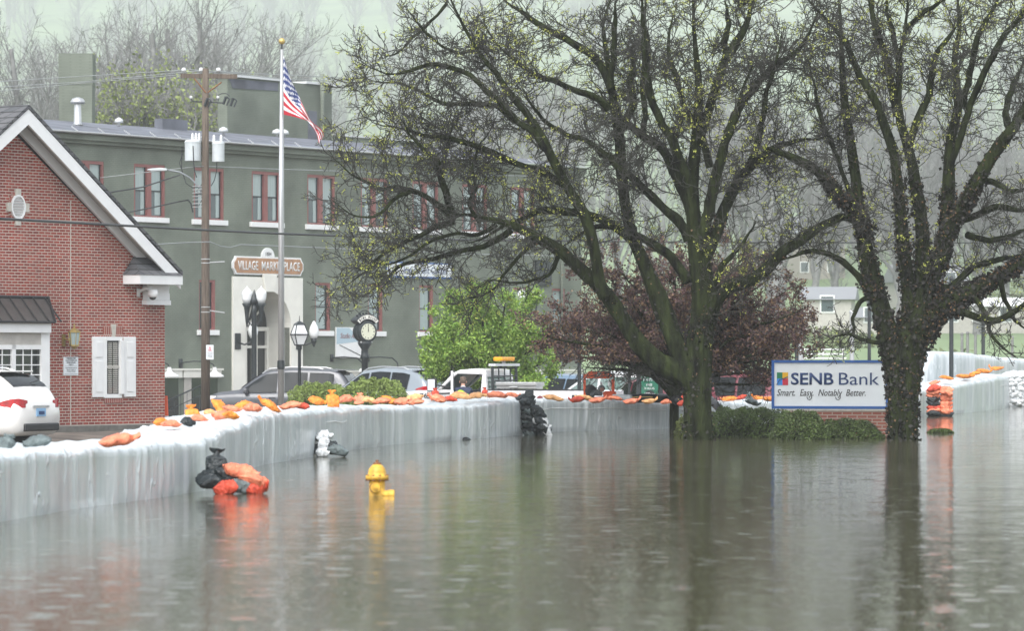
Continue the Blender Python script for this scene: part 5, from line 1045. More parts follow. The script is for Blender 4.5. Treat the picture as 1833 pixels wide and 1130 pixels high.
        for xw in (L * .20, L * .80):
            mb = MB(); mb.lathe([(.25, .0), (.33, .02), (.34, .06), (.34, .18), (.33, .22)], (xw - cxo, 0, .34), 24, axis='Y')
            mb.v = [(x, (s * (.90 - y)) * 1. , z) for x, y, z in mb.v]; wh_ = mb.build('wheel', M['rubber'], t, smooth=False)
            mb = MB(); mb.lathe([(.02, 0), (.22, -.0), (.23, .03)], (xw - cxo, 0, .34), 20, axis='Y'); mb.v = [(x, s * (.902 - y), z) for x, y, z in mb.v]; mb.build('rim', M['rim'], wh_)
            mb = MB(); mb.prism([(xw - cxo + .43 * math.cos(math.pi * i / 16 ), .34 + .43 * math.sin(math.pi * i / 16)) for i in range(17)] + [(xw - cxo - .43, .26), (xw - cxo + .43, .26)], .70, .915); mb.v = [(x, s * y * min(1., S(x + cxo)[3] / .925), z) for x, y, z in mb.v]; mb.build('wheel_arch', M['blackpl'], t)
    mb = MB(); mb.box((-cxo - .012, 0, .52), (.1, 1.3, .16)); mb.build('rear_bumper_insert', M['blackpl'], t, bevel=.03)
    if plate:
        mb = MB(); mb.box((-cxo + .02 - .03, 0, .83), (.03, .34, .17)); pl = mb.build('number_plate', pm('plate_blue', (.25, .45, .68), .4), t); mb = MB(); mb.box((-cxo - .03, 0, .82), (.012, .20, .07)); mb.build('plate_digits', M['navy'], pl)
        mb = MB(); mb.box((-cxo + .0, 0, .955), (.05, .62, .035)); mb.build('chrome_bar', M['chrome'], t)
    if stripe:
        for s in (1, -1):
            mb = MB(); vs = []
            for x in np.linspace(.3, L - .35, 20): 
                for z in (stripe[1], (stripe[1] + stripe[2]) / 2, stripe[2]): vs.append((x - cxo, s * (side_yz(S, x, z) + .012), z))
            mb.add(vs, [(i * 3 + k, (i + 1) * 3 + k, (i + 1) * 3 + k + 1, i * 3 + k + 1) for i in range(19) for k in (0, 1)]); mb.build('side_stripe', stripe[0], t)
    return t
def side_yz(S, x, z):
    _, zb, zs, ws, zt, wt = S(x); hz = min(zs + .02, zt - .05)
    pts = [(zb + .06, ws * .93), (zb + .2, ws * .985), ((zb + zs) / 2 + .05, ws), (zs - .12, ws * .995), (hz, ws * .965), (hz + .02, ws * .93), (max(zt - .06, hz + .025), wt + .02)]
    return float(np.interp(z, [p[0] for p in pts], [p[1] for p in pts]))
def paint(name, c, metal=.35): return pm('paint_' + name, c, .28, metal=metal, coat=.6, spec=.6)
GZ = -.62
def car_at(u, D, z=GZ): p = P(u, 600, D); return (p.x, D, z)
car('white SUV seen from behind, parked at the left edge before the brick wall', 'suvr', paint('white', (.78, .77, .74), 0.), (-11.78, 80.95, -.36), R(154.5), .98, name='parked_suv', cat='SUV', lamp_hi=1.02)
car('mid grey SUV parked side on behind the flagpole', 'suv', paint('grey', (.075, .08, .09), .15), car_at(508, 124, -.62), R(180 - 12), 1.04, name='parked_suv', cat='SUV', lamp_hi=1.05)
car('silver SUV with a red tail lamp parked between the round shrub and the white truck', 'suvr', paint('silver', (.27, .31, .34), .25), car_at(693, 121, -.50), R(180 - 40), 1.0, name='parked_suv', cat='SUV', lamp_hi=1.1)
car('light blue hatchback with a rear spoiler right of the white truck toolbox', 'hatch', paint('light_blue', (.15, .23, .32), .2), car_at(1003, 118, -.56), R(180 - 38), 1.08, rails=False, name='parked_car', lamp_hi=1.02)
car('dark blue car just right of the light blue hatchback, behind the lamp post', 'hatch', paint('dark_blue', (.035, .05, .11), .15), car_at(1068, 126, -.62), R(180 - 38), .98, rails=False, name='parked_car')
car('white car with a broad yellow side band behind the orange machine', 'suv', paint('white2', (.75, .76, .76), 0.), car_at(1085, 116, -.62), R(180 - 22), .98, name='parked_suv', cat='SUV', glassm=M['tintglass'], stripe=(pm('yellow_band', (.78, .60, .02), .4), .62, .92))
car('maroon minivan seen from behind the green parking sign', 'van', paint('maroon', (.20, .025, .04), .1), car_at(1178, 108, -.62), R(180 - 68), .92, rails=False, name='parked_minivan', cat='minivan')
car('dark red minivan side on between the mossy trunk and the bank sign', 'van', paint('dark_red', (.17, .018, .03), .1), car_at(1286, 116, -.62), R(180 - 28), .96, rails=True, name='parked_minivan', cat='minivan', lamp_hi=1.0)
car('bright red SUV mostly hidden behind the bank sign', 'suv', paint('red', (.36, .03, .05)), car_at(1480, 112, -.62), R(180 - 12), 1.02, rails=False, name='parked_suv', cat='SUV')
car('white car glimpsed between the silver SUV and the arrow sign', 'hatch', MATS['paint_white2'], car_at(742, 140, -.62), R(180 - 30), 1.05, rails=False, name='parked_car')

# white pickup truck with open door
TD = 105.5; TR = R(-23); tp = P(872, 600, TD); t_ = thing('pickup_truck', 'white pickup truck with its front door open and an amber light bar', 'truck', (tp.x, TD, -.70), TR)
# local x to the tail, y into the picture, origin under the rear corner of the cab on the near side
WP = paint('truck_white', (.80, .80, .80), 0.)
m = MB(); zB, zS = .5, 1.36
m.prism([(0.02, zB), (3.15, zB), (3.2, .8), (3.2, zS + .02), (0.02, zS + .02)], 0, .09); m.prism([(0.02, zB), (3.2, zB), (3.2, zS + .02), (0.02, zS + .02)], 1.85, 1.94); m.bb(3.1, 3.2, .092, 1.848, zB, zS + .015); m.bb(.03, 3.1, .092, 1.848, zB, .75); m.build('bed', WP, t_, bevel=.02)
m = MB(); m.bb(.02, 3.22, -.012, .10, zS + .022, zS + .055); m.build('bed_rail', M['blackpl'], t_)
m = MB(); m.prism([(-3.0, .55), (-1.0, .55), (-1.0, 1.38), (-1.4, 1.40), (-2.5, 1.33), (-2.9, 1.2), (-3.0, 1.0)], .04, 1.90); m.build('front_body', WP, t_, smooth=False, bevel=.07)
m = MB(); 
# cab shell: pillars, roof, sills
m.prism([(-1.0, .5), (0, .5), (0, .62), (-1.0, .62)], .02, 1.92)
m.prism([(-.18, .62), (0., .62), (-.02, 1.42), (-.06, 1.80), (-.16, 1.80), (-.2, 1.42)], .02, .16); m.prism([(-.18, .62), (0., .62), (-.02, 1.42), (-.06, 1.80), (-.16, 1.80), (-.2, 1.42)], 1.78, 1.92)
m.prism([(-.10, 1.80), (-.06, 1.80), (-.10, 1.93), (-.3, 1.97), (-.85, 1.93), (-1.02, 1.86), (-.9, 1.82)], .10, 1.84)
for y0, y1 in ((.05, .12), (1.82, 1.9)): m.prism([(-1.50, 1.39), (-1.40, 1.39), (-.90, 1.83), (-1.02, 1.86)], y0, y1)
m.prism([(-.05, .62), (0, .62), (0, 1.42), (-.05, 1.42)], .161, 1.78)
m.prism([(-.10, 1.74), (-.06, 1.74), (-.06, 1.81), (-.10, 1.81)], .161, 1.78); m.bb(-1.02, -.9, .1, 1.84, .62, 1.1)
m.build('cab', WP, t_, bevel=.02)
m = MB(); m.add([(-.03, .17, 1.42), (-.03, 1.77, 1.42), (-.075, 1.77, 1.74), (-.075, .17, 1.74)], [(0, 1, 2, 3)]); m.build('rear_window', M['tintglass'], t_)
m = MB(); m.add([(-1.45, .12, 1.39), (-1.45, 1.82, 1.39), (-.96, 1.82, 1.84), (-.96, .12, 1.84)], [(0, 1, 2, 3)]); m.build('windscreen', M['tintglass'], t_)
m = MB(); m.bb(-1.3, -.9, .2, 1.75, .62, 1.38); m.box((-.32, .55, 1.05), (.25, .6, .75), ry=R(12)); m.box((-.32, 1.4, 1.05), (.25, .6, .75), ry=R(12)); m.bb(-.95, -.2, .3, 1.8, .62, .8); m.tube([(-.86, .35, 1.30), (-.80, .35, 1.43), (-.78, .62, 1.43), (-.84, .62, 1.30)], .02, 6); m.build('interior', M['blackpl'], t_)
# open door swung out towards the camera
dd = bpy.data.objects.new('door_hinge', None); bpy.data.objects.remove(dd)
def dpt(a, z, o=0.):  # a along the door from the hinge, swung 68 degrees
    q = R(68); return (-1.02 + a * math.cos(q) + o * math.sin(q), .03 - a * math.sin(q) + o * math.cos(q), z)
m = MB()
def slab(poly, o0, o1): n_ = len(poly); vs = [dpt(a, z, o0) for a, z in poly] + [dpt(a, z, o1) for a, z in poly]; m.add(vs, [tuple(range(n_)), tuple(range(2 * n_ - 1, n_ - 1, -1))] + [(i, i + n_, (i + 1) % n_ + n_, (i + 1) % n_) for i in range(n_)])
slab([(0, .55), (.95, .55), (.95, 1.38), (0, 1.38)], -.05, .05); slab([(.86, 1.38), (.95, 1.38), (.92, 1.84), (.84, 1.84)], -.03, .03); slab([(.40, 1.84), (.92, 1.84), (.92, 1.90), (.38, 1.90)], -.03, .03); slab([(-.05, 1.38), (.05, 1.38), (.44, 1.88), (.36, 1.88)], -.03, .03)
dr = m.build('door', WP, t_, bevel=.01); m = MB(); slab([(.05, 1.38), (.86, 1.38), (.84, 1.84), (.42, 1.84)], -.006, .006); m.build('pane', M['tintglass'], dr)
x, y, z = dpt(.1, 1.42, -.25); m = MB(); m.box((x - .30, y - .1, z + .10), (.26, .10, .36)); m.box((x - .30, y - .1, z - .18), (.26, .10, .18)); m.tube([(x - .2, y - .05, z + .1), dpt(.05, 1.44, -.04)], .025, 6); m.tube([(x - .2, y - .05, z - .15), dpt(.05, 1.30, -.04)], .025, 6)
mi_ = m.build('side_mirror', M['blackpl'], dr, bevel=.02); m = MB(); m.box((x - .30, y - .155, z + .10), (.21, .01, .30)); m.box((x - .30, y - .155, z - .18), (.21, .01, .13)); m.build('mirror_glass', M['signwhite'], mi_)
# headache rack, light bar, toolbox, wheels
m = MB()
for yy in (.12, 1.75): m.tube([(.12, yy, 1.2), (.10, yy, 2.02)], .04, 6)
for zz in (1.52, 1.64, 1.76, 1.98): m.tube([(.11, .12, zz), (.11, 1.75, zz)], .022, 5)
for yy in (.55, .95, 1.35): m.tube([(.12, yy, 1.2), (.10, yy, 1.98)], .02, 5)
m.build('headache_rack', M['dark'], t_)
m = MB(); m.bb(.0, .2, .10, 1.80, 2.03, 2.10); m.tube([(.1, .9, 2.10), (.1, .9, 2.18)], .05, 6); m.build('rack_light_bar', M['porcelain'], t_)
m = MB(); m.bb(-.02, .25, .45, 1.35, 2.17, 2.28); m.build('beacon', pm('amber_beacon', (.85, .36, .01), .25, var=.15, vscale=20), t_, bevel=.03)
m = MB(); m.bb(.25, 1.45, -.03, .55, 1.50, 1.60); m.bb(.27, 1.43, 0, .5, 1.42, 1.498); m.bb(.65, .9, -.035, 0, 1.44, 1.49); m.build('toolbox', M['alu'], t_, bevel=.015)
for xw in (-2.0, 2.1):
    for yy in (.02, 1.70):
        m = MB(); m.lathe([(.25, .0), (.37, .02), (.39, .06), (.39, .2), (.37, .24)], (xw, yy, .40), 20, axis='Y'); wh_ = m.build('wheel', M['rubber'], t_); m = MB(); m.lathe([(.02, -.01), (.22, -.01), (.24, .02)], (xw, yy, .40), 16, axis='Y'); m.build('rim', M['rim'], wh_)
text('7634', -2.0, -1.55, 1.16, 1.29, .025, M['black'], t_); m = MB(); m.lathe([(.005, -.012), (.10, -.01)], (1.55, .0, 1.14), 16, axis='Y'); m.build('round_emblem', pm('emblem_dark_red', (.2, .03, .04), .5), t_); text('FLEET', 1.7, 2.05, 1.10, 1.19, -.006, M['black'], t_); m = MB(); m.box((2.55, -.005, 1.18), (.17, .02, .17)); m.build('fuel_door', M['black'], t_, bevel=.02)
bpy.data.objects.remove(bpy.data.objects['lettering.%03d' % 999]) if 'lettering.999' in bpy.data.objects else None

# man in a navy jacket, bent into the open door, seen from behind
mp_ = P(829, 600, 105.3); t_ = thing('person', 'man in a navy jacket seen from behind, bending into the open truck door', 'person', (mp_.x, 105.0, -.68), R(0))
def skin_body(name, J, E, mat, parent, levels=2):
    me = bpy.data.meshes.new(name); me.from_pydata([j[:3] for j in J], E, []); o = bpy.data.objects.new(name, me); COL.objects.link(o); o.parent = parent
    sk = o.modifiers.new('skin', 'SKIN'); 
    for i, j in enumerate(J): me.skin_vertices[0].data[i].radius = (j[3], j[4] if len(j) > 4 else j[3])
    me.skin_vertices[0].data[0].use_root = True
    s = o.modifiers.new('sub', 'SUBSURF'); s.levels = levels; s.render_levels = levels
    bpy.context.view_layer.update(); dg = bpy.context.evaluated_depsgraph_get(); me2 = bpy.data.meshes.new_from_object(o.evaluated_get(dg)); o.modifiers.clear(); o.data = me2; me2.materials.clear(); me2.materials.append(mat)
    me2.polygons.foreach_set('use_smooth', [True] * len(me2.polygons)); return o
skinm = pm('skin', (.50, .29, .21), .5); navyc = pm('navy_cloth', (.022, .032, .065), .8, var=.25, vscale=9, bump=.6, bscale=14)
def qv(me): pass
J = [(0, 0, .88, .15, .12), (0, .03, 1.05, .15, .11), (0, .08, 1.22, .18, .12), (0, .13, 1.36, .16, .11), (0, .16, 1.44, .07, .07), (0, .19, 1.50, .055, .06), (0, .22, 1.575, .075, .09), (0, .23, 1.65, .06, .07),
     (-.18, .13, 1.37, .065), (-.27, .22, 1.18, .05), (-.24, .42, 1.10, .038), (-.23, .50, 1.10, .03), (.18, .13, 1.37, .065), (.27, .22, 1.18, .05), (.24, .42, 1.12, .038), (.23, .50, 1.12, .03),
     (-.10, 0, .80, .095), (-.11, -.02, .46, .062), (-.11, .02, .10, .042), (-.11, .14, .05, .04), (.10, 0, .80, .095), (.11, -.02, .46, .062), (.11, .02, .10, .042), (.11, .14, .05, .04)]
E = [(0, 1), (1, 2), (2, 3), (3, 4), (4, 5), (5, 6), (6, 7), (3, 8), (8, 9), (9, 10), (10, 11), (3, 12), (12, 13), (13, 14), (14, 15), (0, 16), (16, 17), (17, 18), (18, 19), (0, 20), (20, 21), (21, 22), (22, 23)]
body = skin_body('body', J, E, skinm, t_)
J2 = [(0, 0, .84, .165, .135), (0, .03, 1.05, .170, .13), (0, .08, 1.22, .20, .14), (0, .13, 1.36, .175, .125), (0, .155, 1.43, .085, .08), (-.19, .13, 1.37, .078), (-.275, .22, 1.18, .062), (-.245, .42, 1.10, .05), (.19, .13, 1.37, .078), (.275, .22, 1.18, .062), (.245, .42, 1.12, .05)]
skin_body('jacket', J2, [(0, 1), (1, 2), (2, 3), (3, 4), (3, 5), (5, 6), (6, 7), (3, 8), (8, 9), (9, 10)], navyc, t_)
J3 = [(0, 0, .86, .155, .13), (-.10, 0, .76, .11), (-.11, -.02, .46, .08), (-.11, .02, .12, .065), (.10, 0, .76, .11), (.11, -.02, .46, .08), (.11, .02, .12, .065)]
skin_body('trousers', J3, [(0, 1), (1, 2), (2, 3), (0, 4), (4, 5), (5, 6)], pm('dark_trousers', (.03, .03, .035), .8), t_)
m = MB(); m.sphere((0, .215, 1.665), .098, 16, sc=(.92, 1.0, .78)); m.sphere((0, .175, 1.62), .085, 14, sc=(.95, .8, 1.0)); m.build('hair', pm('brown_hair', (.12, .085, .06), .8, var=.4, vscale=40), t_, smooth=True)
m = MB()
for s in (-1, 1): m.sphere((s * .088, .22, 1.585), .03, 8, sc=(.5, .8, 1.2))
m.build('ear', skinm, t_, smooth=True)
m = MB(); m.tube([(0, .15, 1.435), (0, .16, 1.46)], [.078, .07], 14); m.build('collar', pm('white_collar', (.6, .6, .62), .7), t_)
# hi-vis vest lying over the bags in front of him
p0 = P(830, 706, 83.4); V = []; fs = []
for i in range(17):
    for j in range(6):
        x = -.19 + .38 * i / 16; V.append((x, -.05 + .1 * j / 5, .07 * math.exp(-((x + .06) / .10) ** 2) + .02 * n1(i * .9, j) - .05 * (i / 16) + (.03 if j in (2, 3) else 0)))
fs = [(i * 6 + j, (i + 1) * 6 + j, (i + 1) * 6 + j + 1, i * 6 + j + 1) for i in range(16) for j in range(5)]
m = MB(); m.add(V, fs); o = m.build('safety_vest', pm('hi_vis', (.50, .80, .03), .6), smooth=True, loc=p0); so = o.modifiers.new('th', 'SOLIDIFY'); so.thickness = .03; tag(o, 'bright yellow green safety vest draped on the bags by the truck door', 'vest')

# orange pump machine on the wall
D = 86.; pz = wall_h(1075); p0 = P(1072, 717, D); s_ = F / D; t_ = thing('pump_machine', 'orange framed engine pump standing on the right part of the barrier', 'pump', (p0.x, D, .60)); 
def q_(u, v, y=0.): return ((u - 1072) / s_, y, H + (VH - v) / s_ - .60)
def box2(mb, u0, u1, v0, v1, y0, y1): a = q_(u0, v1); b = q_(u1, v0); mb.bb(a[0], b[0], y0, y1, a[2], b[2])
m = MB(); box2(m, 1045, 1048.5, 670, 713, -.03, .03); box2(m, 1095.5, 1100, 670, 713, -.03, .03); box2(m, 1045, 1048.5, 670, 713, .5, .56); box2(m, 1095.5, 1100, 670, 713, .5, .56)
for u in (1046.7, 1097.7): a = q_(u, 700); m.bb(a[0] - .02, a[0] + .02, .031, .499, .06, .12)
for u in (1046.7, 1097.7): a = q_(u, 671); m.bb(a[0] - .02, a[0] + .02, .031, .499, a[2] - .06, a[2])
for yy in (0., .53): m.bb(q_(1048.7, 0)[0], q_(1095.3, 0)[0], yy - .02, yy + .02, .062, .10)
fr = m.build('frame', M['orangem'], t_)
m = MB(); a = [q_(1048.6, 678), q_(1095.4, 678), q_(1095.4, 671), q_(1090, 665), q_(1054, 665), q_(1048.6, 671)]; m.prism([(x, z) for x, y, z in a], -.025, .02); m.build('header_plate', M['orangem'], fr); m = MB(); c = q_(1072, 670); m.lathe([(.005, -.031), (.04, -.03)], c, 16, axis='Y'); m.build('badge', M['alu'], fr)
text('PUMP SERVICE', q_(1051, 0)[0], q_(1067, 0)[0], q_(0, 674.5)[2], q_(0, 672)[2], -.03, M['black'], fr); text('HIGH HEAD', q_(1077, 0)[0], q_(1090, 0)[0], q_(0, 674.5)[2], q_(0, 672)[2], -.03, M['black'], fr)
m = MB(); box2(m, 1091, 1097.5, 675, 679, -.05, -.035); m.build('label_plate', M['white'], fr)
m = MB(); x, y, z = q_(1056, 700); m.lathe([(.05, -.15), (.14, -.12), (.145, 0), (.10, .1)], (x, .1, z), 18, axis='Y'); m.build('fan_housing', M['blackpl'], t_)
m = MB(); x, y, z = q_(1067, 704); m.box((x, .1, z), (.26, .3, .12)); m.box((x - .05, .1, z + .09), (.14, .2, .1), ry=.3); m.lathe([(.03, -.2), (.075, -.17), (.08, .1)], (x + .12, 0.1, z + .10), 12, axis='Y'); m.tube([q_(1060, 712), q_(1066, 703, -.1), q_(1078, 706, -.1)], .03, 7); m.tube([q_(1086, 691, -.05), q_(1090, 697, -.08), q_(1094, 701, -.05)], .012, 5); m.build('engine', pm('engine_metal', (.10, .11, .115), .4, metal=.4, var=.5, vscale=25), t_, bevel=.01)
m = MB(); x, y, z = q_(1077.5, 698); m.lathe([(.01, -.13), (.05, -.12), (.05, .05)], (x, 0, z), 14, axis='Y'); m.build('air_filter', pm('rusty_brown', (.24, .12, .09), .6), t_)
m = MB(); a = [q_(1079, 703), q_(1103, 703), q_(1102, 716), q_(1083, 719)]; m.prism([(x, z) for x, y, z in a], -.12, .3); m.prism([(q_(1080, 0)[0], q_(0, 703)[2]), (q_(1102, 0)[0], q_(0, 703)[2]), (q_(1100, 0)[0], q_(0, 700.5)[2]), (q_(1084, 0)[0], q_(0, 700.5)[2])], -.08, .25); m.build('tank_box', M['orangem'], t_, bevel=.008)
m = MB(); box2(m, 1089, 1095, 711, 713.5, -.135, -.121); m.build('label_plate', M['white'], t_)
m = MB(); x, y, z = q_(1091.5, 686); m.lathe([(.04, z - .075), (.045, z - .06), (.045, z + .03), (.03, z + .055), (.02, z + .06)], (x, .0, 0), 12); m.tube([(x, 0, z - .07), (x, 0, z - .16)], .01, 5); m.build('fuel_bottle', M['white'], t_, smooth=True)
m = MB(); x, y, z = q_(1076, 690); m.lathe([(.03, z - .08), (.03, z + .03), (.015, z + .07)], (x, .05, 0), 10); m.build('filter_bowl', M['alu'], t_, smooth=True)
m = MB(); m.bb(q_(1047, 0)[0], q_(1099, 0)[0], -.02, .5, .0, .05); m.build('skid', M['orangem'], t_)
# ---------------------------------------------------------------- trees
def nrm(a): return a / np.maximum(np.linalg.norm(a, axis=-1, keepdims=True), 1e-9)
def resample(pts, rad, k):
    p = np.array([tuple(q) for q in pts], float); r = np.array(rad, float)
    pv = [Vector(q) for q in p]; fine = np.array([tuple(cr(pv, i / 60)) for i in range(61)])
    rr = np.interp(np.linspace(0, 1, 61), np.linspace(0, 1, len(r)), r)
    d = np.r_[0, np.cumsum(np.linalg.norm(np.diff(fine, axis=0), axis=1))]; t = np.linspace(0, d[-1], k)
    return np.stack([np.interp(t, d, fine[:, c]) for c in range(3)], 1), np.interp(t, d, rr)
def btubes(Pn, Rn, n):
    B, k, _ = Pn.shape; T = nrm(np.gradient(Pn, axis=1)); mt = nrm(T.mean(1)); ax = np.where(np.abs(mt[:, 2:3]) < .8, np.array([[0, 0, 1.]]), np.array([[1., 0, 0]]))
    a = ax[:, None, :] - T * (T * ax[:, None, :]).sum(-1, keepdims=True); a = nrm(a); b = np.cross(T, a)
    th = np.arange(n) * 2 * np.pi / n
    V = Pn[:, :, None, :] + Rn[:, :, None, None] * (a[:, :, None, :] * np.cos(th)[None, None, :, None] + b[:, :, None, :] * np.sin(th)[None, None, :, None])
    V = V.reshape(-1, 3); i, j, bb = np.meshgrid(np.arange(k - 1), np.arange(n), np.arange(B), indexing='ij')
    base = bb * k * n; f = np.stack([base + i * n + j, base + i * n + (j + 1) % n, base + (i + 1) * n + (j + 1) % n, base + (i + 1) * n + j], -1).reshape(-1, 4)
    return V, f
def spawn(Pn, Rn, spacing, lmin, lmax, k2, ang=(35, 75), jit=.35, grav=0., ratio=.7, rcoef=.011, rmin=.006, t0=.12, maxr=.13, tipbias=.4, flat=1.):
    seg = np.linalg.norm(np.diff(Pn, axis=1), axis=2).sum(1); idx = []; ts = []
    cnt = RNG.poisson(seg / spacing); idx = np.repeat(np.arange(len(Pn)), cnt); ts = t0 + (1 - t0) * RNG.random(len(idx)); 
    k = Pn.shape[1]; x = ts * (k - 1); i0 = np.minimum(x.astype(int), k - 2); f = (x - i0)[:, None]
    p = Pn[idx, i0] * (1 - f) + Pn[idx, i0 + 1] * f; T = nrm(Pn[idx, i0 + 1] - Pn[idx, i0]); r = Rn[idx, i0] * (1 - f[:, 0]) + Rn[idx, i0 + 1] * f[:, 0]
    keep = (r < maxr) | (RNG.random(len(r)) < .12); p, T, r, idx, ts = p[keep], T[keep], r[keep], idx[keep], ts[keep]
    Ln = np.minimum(lmax, seg[idx] * ratio) * (.45 + .55 * RNG.random(len(idx))) * (1 - tipbias * ts); Ln = np.maximum(Ln, lmin)
    q = nrm(RNG.normal(size=p.shape)); q = nrm(q - T * (q * T).sum(-1, keepdims=True)); a = np.radians(RNG.uniform(ang[0], ang[1], len(p)))[:, None]
    d = T * np.cos(a) + q * np.sin(a); d[:, 1] *= flat; d = nrm(d); out = [p]; step = (Ln / (k2 - 1))[:, None]
    for s in range(k2 - 1):
        d = nrm(d + RNG.normal(size=d.shape) * jit + np.array([0, 0, grav])); out.append(out[-1] + d * step)
    C = np.stack(out, 1); rb = np.minimum(r * .75, np.maximum(Ln * rcoef, rmin * 1.4)); tt = np.linspace(0, 1, k2)[None, :]
    return C, np.maximum(rb[:, None] * (1 - .75 * tt), rmin)
def leaves(name, pts, size, mat, parent=None, asp=.55, droop=0., svar=.4):
    n = len(pts); nn = nrm(RNG.normal(size=(n, 3))); u = nrm(np.cross(nn, nrm(RNG.normal(size=(n, 3))))); u[:, 2] -= droop; u = nrm(u); v = nrm(np.cross(nn, u)); s = (size * (1 - svar + 2 * svar * RNG.random(n)))[:, None]
    V = np.stack([pts - u * s * .5, pts + v * s * asp * .5, pts + u * s * .5, pts - v * s * asp * .5], 1).reshape(-1, 3)
    return npmesh(name, V, np.arange(n * 4).reshape(-1, 4), mat, parent)
def join(parts):
    Vs, Fs, o = [], [], 0
    for V, f in parts: Vs.append(V); Fs.append(f + o); o += len(V)
    return np.concatenate(Vs), np.concatenate(Fs)
def limbs(D0, lst, scale=1.):
    PL, RL = [], []
    rs_ = random.Random(3)
    for i, row in enumerate(lst):
        dy1, pts = row[0], row[1]; q = []; rr = []
        for j, (u, v, r) in enumerate(pts):
            if D0 == 74.6:
                u = u if u > 720 else 720 - (720 - u) * .68; r = r if r > 21 else r * (.84 + .16 * max(0, (r - 15) / 6))
           
            t = j / (len(pts) - 1); D = D0 + (row[2] if len(row) > 2 else 0) * (1 - t) + dy1 * t; p = P(u, v, D); q.append(p); rr.append(r * D / F * scale)
        a, b = resample(q, rr, 22); wob = np.cumsum(RNG.normal(size=a.shape) * .012, axis=0); a = a + wob * np.linspace(0, 1, 22)[:, None] * .8; b = b * np.interp(np.linspace(0, 1, 22), [0, .7, 1], [1, 1, .3]); PL.append(a); RL.append(b)
    return np.array(PL), np.array(RL)
def knobbly(V, amt, sc):
    out = V.copy()
    return out + np.sin(V[:, [1, 2, 0]] * sc) * np.sin(V[:, [2, 0, 1]] * sc * 1.7 + 1) * amt
def big_tree(name, label, D0, lst, waterline_uv, bark, seedgroup=None, bud_n=.35, ivy_fn=None, dens=1.):
    p0 = PW(*waterline_uv); t = thing(name, label, 'tree', (p0.x, p0.y, 0)); off = np.array([p0.x, p0.y, 0])
    L0, R0 = limbs(D0, lst); L0 = L0 - off
    C1, Q1 = spawn(L0, R0, .135 / dens, .35, 1.7, 9, (30, 70), .25, .03, ratio=.62, rcoef=.0105, rmin=.0085, t0=.2, maxr=.11)
    C2, Q2 = spawn(C1, Q1, .10 / dens, .15, .80, 6, (30, 75), .28, .03, ratio=.65, rcoef=.010, rmin=.0055, t0=.12)
    C3, Q3 = spawn(C2, Q2, .10 / dens, .08, .30, 4, (35, 80), .30, .04, ratio=.6, rcoef=.011, rmin=.0042, t0=.12)
    V0, F0 = btubes(L0, R0, 22); nB = len(L0)
    Vr = V0.reshape(nB, 22, 22, 3); th = np.arange(22) * 2 * np.pi / 22; ph = RNG.random((nB, 1, 1)) * 6; kk = np.arange(22)[None, :, None]
    fac = 1 + .055 * np.sin(3 * th[None, None, :] + ph + kk * .12) + .05 * np.sin(7 * th[None, None, :] + ph * 2 - kk * .2) + .03 * np.sin(10 * th[None, None, :] + kk * .9)
    V0 = (L0[:, :, None, :] + (Vr - L0[:, :, None, :]) * fac[..., None]).reshape(-1, 3); V0 = knobbly(V0, .016, 9.)
    tr = npmesh('trunk', *join([(V0, F0)]), bark, t, smooth=True)
    tw = npmesh('twigs', *join([btubes(C1, Q1, 5), btubes(C2, Q2, 4), btubes(C3, Q3, 3)]), M['twig'], t, smooth=True); tag(tw, kind='stuff')
    ends = np.concatenate([C3[:, -1], C3[RNG.random(len(C3)) < .35][:, 2], C2[:, -1]]); ends = ends[RNG.random(len(ends)) < bud_n]
    # budding happens in patches
    ph = np.sin(ends[:, 0] * 1.9 + 1) + np.sin(ends[:, 2] * 2.3 + ends[:, 0]) + np.sin(ends[:, 1] * 2.); ends = ends[(ph + RNG.normal(size=len(ends)) * .9) > -.4]
    pts = np.repeat(ends, 5, axis=0) + RNG.normal(size=(len(ends) * 5, 3)) * .018
    lv = leaves('buds', pts, .034, M['bud'], t); tag(lv, kind='stuff')
    if ivy_fn is not None:
        ip = []
        for a, r in zip(L0, R0):
            w = ivy_fn(a + off, r); k = RNG.poisson(np.maximum(w, 0)); 
            for j in range(len(a)):
                if k[j]:
                    th = RNG.random(k[j]) * 6.283; nxt = a[min(j + 1, len(a) - 1)] - a[max(j - 1, 0)]; tt = nrm(nxt[None])[0]; e1 = np.cross(tt, [0, 1, 0]); e1 = e1 / (np.linalg.norm(e1) + 1e-9); e2 = np.cross(tt, e1)
                    rr = r[j] + RNG.random(k[j]) * .06; ip.append(a[j] + tt * RNG.uniform(-.2, .2, k[j])[:, None] + (np.cos(th) * rr)[:, None] * e1 + (np.sin(th) * rr)[:, None] * e2)
        if ip:
            ipp = np.concatenate(ip); sel = RNG.random(len(ipp)) < .22; tag(leaves('ivy', ipp[~sel], .075, M['ivydark'], t, asp=.8), kind='stuff'); tag(leaves('dry_leaves', ipp[sel], .045, M['ivy'], t, asp=.8), kind='stuff')
    return t
